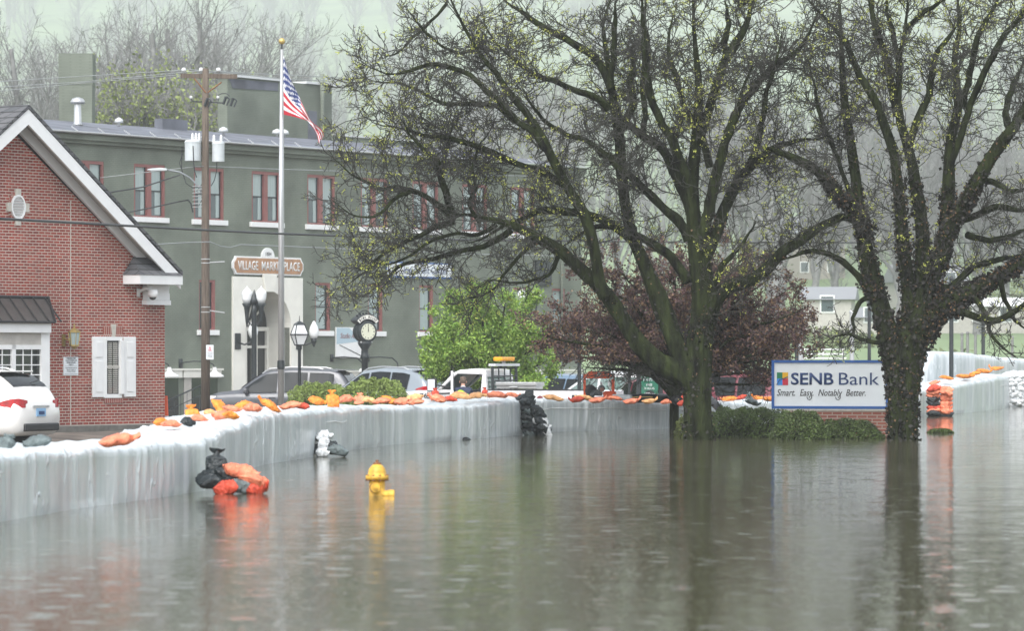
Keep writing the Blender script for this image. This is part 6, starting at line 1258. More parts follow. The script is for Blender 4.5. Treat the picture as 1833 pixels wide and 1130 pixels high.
A = [
 (0, [(1251, 815, 27), (1251, 788, 26), (1250, 740, 24), (1249, 700, 25), (1248, 665, 27), (1250, 630, 24), (1256, 585, 22), (1260, 545, 21), (1258, 500, 22), (1250, 450, 18), (1244, 400, 16), (1240, 340, 13.5), (1246, 270, 12), (1253, 200, 11), (1252, 130, 9.5), (1244, 60, 8), (1243, -30, 6)]),
 (-.5, [(1246, 690, 22), (1222, 668, 21), (1180, 650, 19), (1145, 620, 17), (1115, 575, 15.5), (1092, 540, 16), (1068, 512, 14), (1030, 478, 13), (1000, 452, 12.5), (960, 430, 12), (915, 410, 10.5), (870, 398, 9.5), (830, 392, 8.5), (808, 390, 7.5)]),
 (.6, [(1246, 690, 20), (1222, 645, 19), (1200, 592, 17), (1183, 545, 18), (1165, 500, 15), (1148, 460, 14), (1132, 425, 13.5), (1118, 370, 12), (1111, 310, 11.5), (1108, 250, 11), (1100, 200, 10), (1092, 150, 9), (1082, 90, 8), (1078, 40, 7), (1100, -20, 5)]),
 (-.3, [(1255, 600, 22), (1275, 545, 18), (1297, 520, 15), (1325, 507, 14), (1352, 498, 13), (1378, 478, 12), (1398, 455, 11), (1425, 437, 10), (1455, 420, 8), (1490, 400, 6), (1520, 385, 4.5)]),
 (1.2, [(1258, 470, 15), (1280, 420, 13), (1298, 370, 12), (1318, 330, 11.5), (1340, 300, 10.5), (1365, 275, 9), (1395, 257, 8), (1430, 245, 6), (1470, 240, 4)]),
 (-.8, [(1252, 440, 14), (1268, 380, 12), (1278, 330, 11), (1290, 285, 10), (1300, 250, 9), (1318, 205, 8), (1328, 160, 6), (1345, 120, 5)]),
 (.8, [(1248, 425, 14), (1235, 370, 12), (1212, 320, 11), (1200, 290, 10.5), (1182, 265, 10), (1150, 245, 9), (1120, 218, 7.5), (1090, 190, 6), (1070, 160, 4)]),
 (-1, [(1245, 400, 13), (1233, 330, 11), (1218, 290, 10), (1207, 255, 9.5), (1190, 225, 9), (1172, 185, 8.5), (1162, 130, 8), (1158, 60, 7), (1156, -20, 5)]),
 (.5, [(1253, 250, 10), (1275, 180, 9), (1290, 135, 9), (1302, 106, 9.5), (1326, 69, 8.5), (1350, 20, 7), (1362, -20, 5)]),
 (-1.2, [(1300, 240, 8), (1325, 190, 7), (1345, 165, 7), (1372, 133, 6.5), (1400, 112, 6), (1430, 90, 5), (1450, 50, 4), (1465, 10, 3)]),
 (-1.4, [(1083, 530, 13), (1069, 490, 12), (1064, 450, 11.5), (1052, 400, 11), (1038, 370, 10.5), (1013, 333, 10.5), (998, 305, 10), (983, 275, 9.5), (962, 235, 8.5), (935, 200, 7.5), (905, 165, 6.5), (880, 130, 6), (850, 95, 5.5), (822, 50, 5), (800, 5, 4), (785, -30, 3)], -.5),
 (1.0, [(1127, 426, 10), (1098, 402, 9), (1065, 388, 9), (1030, 380, 8.5), (990, 376, 8), (960, 378, 7.5), (930, 396, 6.5), (905, 402, 5), (870, 425, 4), (840, 432, 3)]),
 (-.6, [(1234, 430, 11), (1215, 395, 10), (1190, 375, 9.5), (1165, 350, 9), (1140, 328, 8), (1118, 310, 7), (1090, 290, 5), (1060, 262, 4), (1030, 250, 3)]),
 (.4, [(1232, 505, 12), (1205, 465, 10), (1180, 445, 9), (1150, 428, 8.5), (1110, 415, 7), (1070, 412, 6), (1040, 430, 4.5), (1010, 450, 3.5)]),
 (-1.6, [(983, 275, 7), (950, 232, 7), (922, 215, 6.5), (898, 185, 6.5), (872, 163, 6), (845, 138, 5.5), (805, 120, 5), (768, 117, 4.5), (730, 130, 4), (690, 133, 3.2), (650, 125, 2.6), (600, 105, 1.8)], -1.2),
 (1.5, [(922, 219, 6), (890, 190, 5), (853, 186, 5), (820, 186, 4.5), (792, 185, 4.2), (750, 165, 3.4), (710, 150, 3), (660, 150, 2.2), (620, 135, 1.6)]),
 (-.4, [(1010, 330, 8), (970, 308, 7.5), (912, 288, 7), (872, 270, 6.5), (832, 256, 6), (790, 245, 5), (745, 240, 4), (700, 225, 3), (650, 222, 2.4), (610, 205, 1.6)]),
 (-1, [(812, 390, 8), (806, 372, 7.5), (798, 345, 7), (790, 322, 7), (788, 300, 6.5), (782, 287, 6), (768, 275, 5), (752, 258, 4), (735, 235, 3), (715, 210, 2.2)]),
 (.8, [(790, 305, 5), (796, 280, 5), (805, 262, 4), (812, 235, 3), (820, 200, 2.2)]),
 (.6, [(812, 392, 7), (790, 372, 6.5), (765, 352, 6), (735, 340, 5.5), (700, 335, 5), (665, 338, 4), (620, 325, 3), (580, 310, 2.2), (545, 290, 1.6), (515, 262, 1.2)]),
 (-.9, [(735, 342, 5), (712, 352, 4.2), (690, 362, 3.8), (672, 378, 3), (640, 388, 2.4), (600, 384, 1.8), (560, 370, 1.4), (530, 350, 1.1)]),
 (-.6, [(815, 396, 6.5), (780, 408, 5.5), (745, 425, 4.8), (700, 442, 4), (660, 465, 3.4), (625, 490, 2.8), (590, 508, 2), (555, 520, 1.4)]),
 (1.2, [(915, 412, 7), (870, 440, 6), (820, 452, 5.5), (770, 465, 5), (720, 475, 4), (680, 497, 3.2), (645, 515, 2.4), (610, 532, 1.8)]),
 (-.2, [(890, 402, 5), (850, 422, 4), (810, 418, 3.6), (760, 440, 3), (700, 470, 2.4), (650, 470, 1.8), (610, 452, 1.4)]),
 (.3, [(960, 432, 6), (930, 460, 4), (905, 490, 3), (885, 520, 2.2), (850, 540, 1.6), (815, 552, 1.2)]),
 (.7, [(1000, 455, 6), (985, 490, 4), (955, 500, 3), (920, 505, 2.4), (880, 500, 1.8), (850, 515, 1.4)]),
 (-.5, [(1110, 290, 9), (1080, 275, 7), (1050, 250, 6), (1010, 238, 5), (975, 210, 4), (950, 175, 3), (930, 140, 2.4)]),
 (1.1, [(1094, 160, 8.5), (1075, 118, 8), (1058, 98, 8), (1030, 80, 8), (1000, 62, 7.5), (960, 40, 6), (920, 10, 5), (890, -20, 4)]),
 (-1.1, [(1090, 195, 8), (1070, 175, 7.5), (1045, 165, 7), (1020, 158, 6.5), (1000, 146, 6), (960, 135, 5), (920, 110, 4), (885, 80, 3), (860, 45, 2.4)]),
 (.2, [(1110, 235, 9), (1125, 205, 8.5), (1133, 185, 8), (1130, 160, 7.5), (1124, 145, 7), (1133, 120, 5), (1125, 90, 4), (1110, 60, 3)]),
 (-.3, [(1092, 150, 7), (1098, 110, 6.5), (1100, 60, 6), (1104, 0, 5)]),
 (1.4, [(1150, 245, 7), (1155, 200, 6), (1150, 150, 6), (1160, 90, 6), (1152, 40, 5), (1158, -20, 4)]),
 (-1.3, [(1340, 300, 8), (1352, 270, 7), (1365, 215, 6), (1372, 170, 5), (1385, 120, 4), (1395, 60, 3)]),
 (.9, [(1302, 106, 7), (1298, 80, 6.5), (1305, 50, 6), (1300, 0, 5)]),
 (-.8, [(1262, 560, 10), (1290, 480, 6), (1310, 455, 5), (1335, 425, 4), (1350, 395, 3)]),
 (.5, [(1270, 300, 8), (1255, 240, 7), (1225, 190, 6), (1212, 140, 6), (1196, 80, 5), (1205, 20, 4)]),
 (-.6, [(860, 398, 5), (840, 370, 4), (850, 335, 3.4), (845, 300, 2.8), (855, 260, 2.2), (880, 225, 1.8)]),
 (.9, [(800, 6, 4), (770, 40, 3), (735, 70, 2.6), (700, 95, 2), (650, 90, 1.5)]), (-.9, [(845, 90, 4), (820, 95, 3.4), (785, 80, 3), (745, 40, 2.4), (720, 5, 1.8)]),
]
def ivyA(p, r):
    u = p[:, 0] / p[:, 1] * F + U0; v = VH - (p[:, 2] - H) / p[:, 1] * F
    return np.where((u > 1230) & (v > 560) & (v < 790), 60, 0) + np.where((v > 380) & (v <= 620) & (r > .1), 14, 0)
big_tree('budding_tree', 'big mossy bare tree with tiny yellow green buds, its trunk left of the bank sign', 74.6, A, (1250, 788), M['bark'], ivy_fn=ivyA, bud_n=.26)
Bt = [
 (0, [(1617, 820, 27), (1617, 790, 26), (1617, 740, 26), (1617, 690, 27), (1622, 650, 31), (1628, 615, 32), (1636, 580, 27), (1645, 540, 22), (1652, 490, 17), (1652, 430, 14), (1648, 380, 13.5), (1640, 335, 13), (1632, 285, 11), (1618, 240, 10), (1608, 200, 9), (1608, 150, 8.5), (1611, 100, 8), (1621, 45, 7), (1626, -20, 5)]),
 (.6, [(1612, 690, 24), (1602, 640, 23), (1588, 590, 19), (1575, 545, 17.5), (1563, 500, 17), (1552, 450, 16), (1545, 410, 14), (1538, 370, 12), (1532, 310, 10.5), (1522, 240, 9.5), (1511, 170, 8.5), (1508, 100, 8), (1505, 30, 7), (1500, -20, 6)]),
 (-.8, [(1547, 400, 13), (1525, 372, 12), (1500, 350, 11.5), (1482, 325, 11), (1460, 303, 10), (1430, 287, 9), (1400, 275, 7), (1370, 265, 5), (1330, 270, 3.5)]),
 (.4, [(1552, 410, 10), (1520, 390, 8), (1495, 394, 8), (1460, 409, 8), (1430, 430, 8), (1400, 451, 7), (1375, 470, 6)]),
 (-.3, [(1560, 520, 11), (1535, 495, 7), (1515, 472, 6.5), (1490, 457, 6), (1455, 448, 5), (1420, 457, 4), (1395, 465, 3)]),
 (-1, [(1630, 590, 18), (1628, 540, 15), (1622, 490, 14), (1617, 440, 13), (1612, 380, 12), (1606, 320, 11), (1598, 270, 10), (1586, 235, 9), (1572, 190, 8.5), (1543, 143, 8), (1519, 101, 8), (1508, 70, 7.5), (1480, 40, 6), (1450, 10, 5), (1430, -20, 4)]),
 (.3, [(1606, 205, 9), (1598, 165, 8.5), (1586, 110, 8), (1570, 61, 7), (1556, 15, 6), (1548, -20, 5)]),
 (1, [(1568, 65, 5), (1565, 30, 5), (1562, -20, 4)]),
 (-.5, [(1623, 50, 6), (1640, 30, 6), (1660, 10, 5), (1690, -10, 4)]), (.9, [(1610, 130, 6), (1600, 60, 5), (1592, 20, 4), (1590, -20, 3)]),
 (1.2, [(1650, 540, 19), (1672, 490, 16), (1688, 440, 15), (1697, 380, 14), (1700, 330, 13), (1700, 280, 11), (1708, 235, 9.5), (1718, 195, 9), (1717, 150, 8), (1714, 100, 8), (1722, 50, 7.5), (1718, -20, 6)]),
 (-.7, [(1722, 190, 8), (1732, 150, 7), (1740, 110, 6.5), (1750, 60, 6), (1772, 20, 5), (1790, -20, 4)]),
 (-1.5, [(1700, 300, 8), (1715, 260, 7), (1738, 190, 7), (1762, 135, 7), (1785, 88, 7), (1805, 53, 7), (1833, 19, 6.5), (1860, -10, 5)]),
 (.7, [(1628, 260, 8), (1644, 212, 8), (1663, 172, 7.5), (1671, 125, 7), (1681, 92, 6.5), (1705, 62, 5), (1725, 30, 4)]),
 (-1.2, [(1680, 470, 17), (1700, 410, 15), (1728, 365, 14.5), (1748, 325, 14), (1765, 295, 13), (1790, 255, 12.5), (1812, 230, 12), (1835, 180, 11), (1870, 130, 9)]),
 (.2, [(1650, 600, 24), (1672, 560, 22), (1700, 540, 20), (1735, 525, 18), (1770, 508, 15), (1800, 490, 14), (1840, 465, 12), (1890, 440, 10)]),
 (-.9, [(1690, 550, 13), (1730, 562, 8), (1770, 575, 7.5), (1800, 570, 7), (1835, 548, 6), (1870, 530, 5)]),
 (1.0, [(1660, 510, 12), (1700, 515, 8), (1740, 480, 7), (1790, 465, 6), (1840, 455, 5)]),
 (-.5, [(1700, 400, 9), (1735, 392, 7.5), (1765, 378, 7), (1790, 368, 7), (1820, 372, 6), (1860, 375, 5)]),
 (.8, [(1730, 420, 7), (1770, 430, 6), (1810, 420, 5), (1850, 400, 4)]), (-1.3, [(1760, 320, 8), (1785, 330, 6), (1815, 345, 5), (1850, 340, 4)]),
 (1.3, [(1810, 232, 8), (1800, 200, 7), (1815, 150, 6), (1830, 100, 5)]), (.6, [(1540, 380, 6), (1515, 330, 5), (1495, 270, 4), (1470, 210, 4), (1460, 150, 3), (1440, 90, 3)]),
 (-.6, [(1595, 600, 9), (1570, 612, 5), (1545, 608, 4), (1520, 598, 3), (1495, 605, 2.2), (1465, 622, 1.6)], 0),
 (.4, [(1565, 530, 7), (1540, 540, 5), (1530, 570, 4), (1530, 600, 3), (1515, 620, 2)]),
 (-.4, [(1740, 530, 6), (1765, 560, 5), (1775, 600, 4), (1800, 625, 3), (1820, 640, 2)]), (.5, [(1790, 500, 6), (1800, 540, 5), (1820, 580, 4), (1840, 600, 3)]),
]
def ivyB(p, r):
    v = VH - (p[:, 2] - H) / p[:, 1] * F
    return np.where((v > 330) & (v < 790) & (r > .085), 110 + 130 * (v > 560), 0) + np.where((v > 100) & (v <= 330) & (r > .085), 20, 0)
big_tree('ivy_clad_tree', 'dark bare tree with dry ivy on its trunk, right of the bank sign', 74.6, Bt, (1617, 788), M['bark'], ivy_fn=ivyB, bud_n=.36, dens=1.0)

# leafy trees
def leaf_tree(name, label, D0, lst, base, mats, lsize, per, bark=None, spread=.05, lv=(.5, .18, .12), droop=0., asp=.5, cap=40000, grav=.02, lens=(1.2, .6, .3), flat=1., zb=-.6, noise_cut=None):
    p0 = P(base[0], 600, D0); t = thing(name, label, 'tree', (p0.x, D0, zb)); off = np.array([p0.x, D0, zb])
    L0, R0 = limbs(D0, lst); L0 = L0 - off
    C1, Q1 = spawn(L0, R0, lv[0], .3, lens[0], 7, (30, 70), .22, grav, ratio=.7, rmin=.008, t0=.25, maxr=.08, flat=flat)
    C2, Q2 = spawn(C1, Q1, lv[1], .15, lens[1], 5, (30, 75), .25, grav, ratio=.7, rmin=.005, t0=.1)
    C3, Q3 = spawn(C2, Q2, lv[2], .08, lens[2], 4, (30, 80), .3, grav, ratio=.7, rmin=.004, t0=.1)
    npmesh('trunk', *btubes(L0, R0, 8), bark or M['bark'], t, smooth=True)
    tw = npmesh('twigs', *join([btubes(C1, Q1, 4), btubes(C2, Q2, 3), btubes(C3, Q3, 3)]), M['twig'], t); tag(tw, kind='stuff')
    a = np.concatenate([C3.reshape(-1, 3), C2.reshape(-1, 3), C1[:, 3:].reshape(-1, 3)])
    if noise_cut is not None: a = a[noise_cut(a)]
    pts = np.repeat(a, per, axis=0); pts = pts + RNG.normal(size=pts.shape) * spread
    if len(pts) > cap: pts = pts[RNG.choice(len(pts), cap, False)]
    k = len(mats); sel = RNG.integers(0, k, len(pts)) if k > 1 else np.zeros(len(pts), int)
    for i, mt in enumerate(mats): tag(leaves('crown' if i == 0 else 'crown_fringe', pts[sel == i], lsize, mt, t, asp=asp, droop=droop), kind='stuff')
    return t
def fan(u0, v0, tips, r0, dys, knee=(.35, .45)):
    out = []
    for i, (u, v) in enumerate(tips):
        ku = u0 + (u - u0) * knee[0]; kv = v0 + (v - v0) * knee[1]
        out.append((dys[i % len(dys)], [(u0, v0, r0 * .7), (ku, kv, r0 * .5), ((ku + u) / 2 + (u - ku) * .1, (kv + v) / 2, r0 * .33), (u, v, r0 * .14)]))
    return out
# bright green round tree
tips = [(768, 600), (762, 650), (785, 560), (800, 590), (815, 530), (840, 560), (860, 522), (880, 545), (905, 520), (925, 560), (950, 540), (965, 580), (985, 600), (990, 640), (1000, 670), (940, 620), (900, 600), (860, 610), (820, 620), (800, 650), (960, 665), (830, 585), (890, 570), (780, 625), (850, 640), (915, 645), (840, 680), (790, 672), (920, 682), (975, 690)]
LG = [(0, [(870, 735, 7), (872, 700, 6.5), (873, 672, 6), (875, 640, 5), (880, 600, 4), (882, 560, 2)])] + fan(873, 695, tips, 6, [-1.6, 1.2, -.6, 1.9, .2, -1.9])
green = leaf_tree('leafy_green_tree', 'round bright green leafy tree behind the white pickup truck', 112.5, LG, (873,), [M['leafy'], pm('spring_leaf_light', (.24, .36, .055), .5, var=.35, vscale=1.5)], .10, 7, lv=(.20, .12, .12), cap=120000, droop=.6, asp=.42, lens=(.6, .38, .22), spread=.10)
# purple leaved tree, wide flat crown, small trunk at the water edge
tipsP = [(945, 590), (960, 560), (985, 600), (1000, 550), (1030, 520), (1060, 490), (1100, 470), (1150, 455), (1200, 440), (1250, 450), (1300, 455), (1350, 470), (1390, 480), (1420, 510), (1445, 545), (1465, 580), (1460, 605), (1430, 620), (1400, 640), (1380, 600), (1340, 560), (1300, 530), (1250, 520), (1200, 520), (1150, 530), (1100, 550), (1060, 580), (1020, 620), (990, 630), (1040, 650), (1090, 640), (1340, 620), (1310, 640), (1290, 590), (1130, 590), (1180, 600), (1240, 580), (1390, 660), (1370, 690), (1080, 610), (1120, 560), (1410, 570), (1350, 510), (1160, 490), (1060, 540), (1435, 590), (1270, 560)]
LP = [(0, [(1207, 780, 8), (1207, 745, 8.5), (1208, 715, 8), (1212, 690, 7), (1222, 640, 6), (1230, 560, 4), (1235, 480, 2)]),
      (-.4, [(1206, 712, 6), (1185, 690, 5), (1160, 668, 4.5), (1135, 650, 4), (1100, 640, 3)]), (.4, [(1208, 705, 6), (1190, 680, 5), (1170, 655, 4.5), (1150, 630, 4), (1120, 590, 2.5)]), (.8, [(1212, 712, 5), (1230, 690, 4), (1260, 670, 3), (1310, 660, 2)])] + fan(1212, 690, tipsP, 6, [-1.4, 1.2, -.4, 2.2, .6, -2.2], knee=(.45, .65))
leaf_tree('purple_leaf_tree', 'spreading purple brown leaved tree with a thin forked trunk behind the mossy trunk', 84.5, LP, (1207,), [M['purple'], M['purple2'], M['purple']], .062, 2, lv=(.22, .12, .13), cap=90000, asp=.6, lens=(1.2, .5, .25), spread=.045, flat=1.1, zb=-.3, noise_cut=lambda a: a[:, 2] - .3 > np.where(a[:, 0] < -.4, 1.50, np.where(a[:, 0] > 1.6, 1.0, 1.3)))

# shrubs and hedges
def shrub(name, label, D, ub, ut, vt, vb, depth, mat, n, lsize, group=None, zbase=-.5, flatk=2.6, twigs=True, cat='shrub', mesh_twigs=200, lumps=5):
    cx_ = (ub + ut) / 2; p = P(cx_, 600, D); z1 = H + (VH - vt) * D / F; z0 = H + (VH - vb) * D / F; hw_ = (ut - ub) / 2 * D / F; t = thing(name, label, cat, (p.x, D, z0), 0, group); hh_ = (z1 - z0)
    d = nrm(RNG.normal(size=(n, 3))); d[:, 2] = np.abs(d[:, 2]) ** .8; k = flatk
    sup = (np.abs(d[:, 0]) ** k + np.abs(d[:, 1]) ** k + np.abs(d[:, 2]) ** k) ** (-1 / k); rad = 1 - np.abs(RNG.normal(size=n)) * .14
    q = d * sup[:, None]; lump = 1 + .07 * np.sin(q[:, 0] * lumps + 1) * np.sin(q[:, 2] * 4 + q[:, 1] * 5) + .05 * np.sin(q[:, 0] * lumps * 2.7 + q[:, 2] * 9)
    q = q * (rad * lump)[:, None] * np.array([hw_, depth / 2, hh_]); lv = leaves('foliage', q, lsize, mat, t, asp=.55, svar=.5); tag(lv, kind='stuff')
    tw = nrm(RNG.normal(size=(mesh_twigs, 3))); tw[:, 2] = np.abs(tw[:, 2]); s0 = tw * np.array([hw_ * .25, depth * .12, 0.02]); e = tw * np.array([hw_, depth / 2, hh_]) * 1.02
    C = np.stack([s0 + (e - s0) * f + RNG.normal(size=s0.shape) * .02 * f for f in (0, .4, .75, 1)], 1); npmesh('stems', *btubes(C, np.tile(np.array([[.012, .009, .006, .004]]), (len(C), 1)), 4), M['twig'], t)
    return t
shrub('round_shrub', 'round yellow green shrub at the left, just right of the flagpole', 102, 513, 626, 685, 736, 1.6, M['shrub'], 9000, .05, 'round shrubs behind the barrier', lumps=7)
shrub('round_shrub', 'larger round yellow green shrub in front of the silver SUV', 100, 610, 732, 677, 738, 1.7, M['shrub'], 11000, .05, 'round shrubs behind the barrier', lumps=7)
shrub('clipped_hedge', 'long flat topped dark green hedge behind and right of the mossy trunk', 77.6, 1262, 1412, 732, 792, 1.5, M['hedge'], 13000, .042, flatk=5, cat='hedge', mesh_twigs=500)
shrub('small_bush', 'small bush poking out left of the mossy trunk foot', 77.0, 1207, 1262, 742, 792, .7, pm('hedge_leaf_light', (.15, .18, .04), .6, var=.4, vscale=3), 2600, .042, mesh_twigs=120)
shrub('low_bush', 'low rounded dark green bush below the bank sign', 75.4, 1380, 1486, 735, 796, 1.3, M['hedge'], 11000, .038, 'low bushes in front of the bank sign', flatk=2.4)
shrub('low_bush', 'flatter dark green bush right of the rounded one, reaching the ivy trunk', 75.8, 1448, 1586, 749, 794, 1.2, M['hedge'], 10000, .038, 'low bushes in front of the bank sign', flatk=2.0)
shrub('grass_tuft', 'small tuft of grass just breaking the water right of the ivy trunk', 81.5, 1662, 1706, 768, 776, .35, pm('tuft_green', (.09, .13, .03), .7, var=.4, vscale=9), 900, .05, cat='grass tuft', mesh_twigs=20)

# ---------------------------------------------------------------- background: posts, bleachers, houses, hill trees
def gp(u, D): p = P(u, 600, D); return Vector((p.x, D, ground_z(p.x, D)))
def post(name, label, u, D, vtop, r, mat, grp=None, cat='post', extra=None, zb=None):
    p = gp(u, D); 
    if zb is not None: p.z = zb
    t = thing(name, label, cat, p, 0, grp); zt = H + (VH - vtop) * D / F - p.z; m = MB(); m.lathe([(r * 1.6, 0), (r * 1.6, .25), (r, .3), (r * .9, zt)], n=10); m.build('post', mat, t, smooth=False)
    m = MB(); m.lathe([(r * .9, zt), (r * 1.3, zt + .02), (r * .6, zt + .1)], n=10); m.build('cap', mat, t); return t
post('lamp_pole', 'dark lamp pole standing in front of the tall rear plastic barrier at the right', 1703, 119, 500, .07, M['dark'], cat='pole', zb=-.6)
post('lamp_pole', 'dark slim pole behind the bank sign close to the ivy trunk', 1556, 128, 470, .06, M['dark'], cat='pole')
post('fence_post', 'grey post in the green field behind the right end of the bank sign', 1525, 140, 560, .09, M['alu'])
post('fence_post', 'dark post at the left end of the white rails above the sign', 1426, 118, 600, .06, M['dark'])
post('fence_post', 'thick grey post beside the dark one left of the white rails', 1433, 122, 598, .07, M['alu'])
post('lamp_pole', 'dark pole rising behind the light blue hatchback', 1037, 105, 560, .055, M['dark'], cat='pole')
post('lamp_pole', 'thin dark pole between the orange machine and the green parking sign', 1126.5, 104, 600, .04, M['dark'], cat='pole')
for i, (u, vt, nm) in enumerate(((1722, 600, 'pair of pale fence posts, left one'), (1732, 598, 'pair of pale fence posts, right one'), (1746, 596, 'pale fence post right of the pair'), (1760, 580, 'dark tall fence post behind the rear barrier'), (1812, 606, 'pale fence post near the right edge'))):
    post('fence_post', nm + ' in the field at the right', u, 170, vt, .07 if i != 3 else .09, M['bark2'] if i != 3 else M['dark'], 'fence posts in the field')
p = gp(1476, 150); t_ = thing('bleachers', 'three white horizontal rails of small bleachers above the bank sign', 'bleachers', p); k = 150 / F
for v in (625.5, 634, 641.5): m = MB(); z = H + (VH - v) * k - p.z; dy = (641.5 - v) * .05; m.bb(-39 * k, 39 * k, dy, dy + .25, z - .025, z + .025); m.build('bench_plank', M['white'], t_)
m = MB()
for x in (-36, 0, 36): m.tube([(x * k, 0, 0), (x * k, .8, H + (VH - 625) * k - p.z)], .03, 5); m.tube([(x * k, .8, 0), (x * k, .8, H + (VH - 625) * k - p.z)], .03, 5)
m.build('support', M['alu'], t_)
def house(label, u, D, w, hgt, dpt_, rot, wallm, roofm, nwin, rise=1.2, cat='house', name='house', zb=None):
    p = gp(u, D); 
    if zb is not None: p.z = zb
    t = thing(name, label, cat, p, R(rot)); m = MB(); m.bb(-w / 2, w / 2, 0, dpt_, -1, hgt); wl = m.build('wall', wallm, t)
    m = MB(); e = .3; vs = [(-w / 2 - e, -e, hgt + .002), (w / 2 + e, -e, hgt + .002), (w / 2 + e, dpt_ + e, hgt + .002), (-w / 2 - e, dpt_ + e, hgt + .002), (-w / 2 - e, dpt_ / 2, hgt + rise), (w / 2 + e, dpt_ / 2, hgt + rise)]
    m.add(vs, [(0, 1, 5, 4), (2, 3, 4, 5), (0, 4, 3), (1, 2, 5), (0, 3, 2, 1)]); m.build('roof', roofm, t)
    for i in range(nwin):
        x = -w / 2 + w * (i + .5) / nwin
        for zz in ([.8] if hgt < 3.6 else [.8, 3.4]):
            m = MB(); m.bb(x - .5, x + .5, -.05, -.01, zz, zz + 1.2); wn = m.build('window', M['white'], t); m = MB(); m.bb(x - .4, x + .4, -.07, -.051, zz + .1, zz + 1.1); m.build('pane', M['glass'], wn)
    return t
greyroof = pm('grey_roof', (.25, .26, .27), .7); tanwall = pm('tan_siding', (.34, .31, .27), .8)
house('pale small house far behind the bank sign, right of the purple tree', 1481, 262, 3.2, 1.7, 5, -8, M['dimwhite'], greyroof, 1, .9, zb=3.7)
house('low white building behind the pale house, near the ivy trunk', 1530, 285, 4.5, 1.2, 6, 4, M['dimwhite'], greyroof, 2, .8)
house('grey building between the ivy trunk and the lamp pole', 1672, 300, 5, 3.8, 7, 5, M['dimwhite'], greyroof, 2, 1.4)
house('long white roofed building at the right edge above the field', 1800, 290, 10, 2.0, 6, 2, M['dimwhite'], M['white'], 5, .7)
house('tan house high on the slope behind the arching branches', 1440, 420, 9, 5, 8, 10, tanwall, greyroof, 3, 2)
house('white house near the top of the hill seen between the right hand limbs', 1590, 560, 11, 4, 8, 0, M['dimwhite'], greyroof, 4, 2.0)
# bare trees
def grow_tree(hgt, seed, bark, leafmat=None, leafn=0, lsize=.25, thin=1., lv4=True):
    global RNG
    keep = RNG; RNG = np.random.default_rng(seed); k = 14; z = np.linspace(0, hgt * .8, k); tr = np.stack([np.cumsum(RNG.normal(size=k) * .12), np.cumsum(RNG.normal(size=k) * .12), z], 1); L = [tr]; Rr = [np.interp(z, [0, hgt], [hgt * .022, .02])]
    n_ = 7
    for i in range(n_):
        a = RNG.random() * 6.28; b = .25 + .5 * i / n_; p = tr[int(b * (k - 1))]; d = np.array([math.cos(a) * .55, math.sin(a) * .55, .85]); ln = hgt * (.55 - .25 * i / n_); q = [p]
        for s in range(k - 1): d = d + RNG.normal(size=3) * .10 + np.array([0, 0, .03]); d = d / np.linalg.norm(d); q.append(q[-1] + d * ln / (k - 1))
        L.append(np.array(q)); Rr.append(np.linspace(hgt * .010, .02, k))
    L = np.array(L); Rr = np.array(Rr)
    C1, Q1 = spawn(L, Rr, hgt * .026 * thin, 1., hgt * .30, 7, (25, 55), .18, .08, ratio=.6, rcoef=.010, rmin=.018, t0=.2, maxr=9); C2, Q2 = spawn(C1, Q1, hgt * .026 * thin, .5, hgt * .14, 5, (25, 60), .2, .08, ratio=.6, rcoef=.010, rmin=.013, t0=.1)
    parts = [btubes(L, Rr, 6), btubes(C1, Q1, 4), btubes(C2, Q2, 3)]
    tips = C2
    if lv4: C3, Q3 = spawn(C2, Q2, hgt * .024, .3, hgt * .07, 4, (25, 65), .22, .06, ratio=.7, rcoef=.01, rmin=.010, t0=.1); parts.append(btubes(C3, Q3, 3)); tips = C3
    V, f = join(parts); lp = None
    if leafn: a = tips.reshape(-1, 3); lp = a[RNG.integers(0, len(a), leafn)] + RNG.normal(size=(leafn, 3)) * .12
    RNG = keep; return V, f, lp
def hill_tree(label, u, D, hgt, seed, leafmat=None, leafn=0, lsize=.2, name='bare_tree', bark=None, grp=None):
    p = gp(u, D); t = thing(name, label, 'tree', p, 0, grp); V, f, lp = grow_tree(hgt, seed, None, leafmat, leafn); tg = npmesh('trunk', V, f, bark or M['bark2'], t, smooth=True)
    if leafn: tag(leaves('crown', lp, lsize, leafmat, t, asp=.7), kind='stuff')
    return t
HL = M['hillleaf']
hill_tree('bare tree with a clear forked trunk at the far left, above the brick gable', 25, 205, 22, 21)
hill_tree('budding yellowish tree between the forked tree and the green chimney', 82, 190, 15.5, 22, pm('tan_bud_leaf', (.34, .30, .12), .7), 2600, .14, name='budding_tree_far')
hill_tree('bare grey tree rising just right of the green chimney', 205, 215, 22, 23)
hill_tree('tall bare tree above the yellow green thicket, left of the utility pole', 275, 225, 24, 24)
hill_tree('tallest bare tree behind the crossarm of the utility pole', 345, 230, 25, 25)
hill_tree('bare tree between utility pole and flagpole', 430, 225, 21, 26)
hill_tree('bare tree with upswept branches behind the flagpole ball', 540, 300, 20, 27)
hill_tree('yellow green leafing tree right of the chimney behind the roof', 215, 178, 17, 28, HL, 5500, .17, name='leafing_tree')
hill_tree('yellow green leafing tree in the middle of the thicket behind the roof', 300, 182, 18.5, 29, HL, 6500, .17, name='leafing_tree')
hill_tree('yellow green leafing tree behind the utility pole above the roof', 385, 180, 17, 30, HL, 5500, .17, name='leafing_tree')
hill_tree('pale leafing tree right of the green tower block', 630, 210, 11.5, 31, HL, 2600, .15, name='leafing_tree')
hill_tree('pale leafing tree at mid slope behind the big mossy tree, left', 760, 300, 15, 32, HL, 2500, .2, name='leafing_tree')
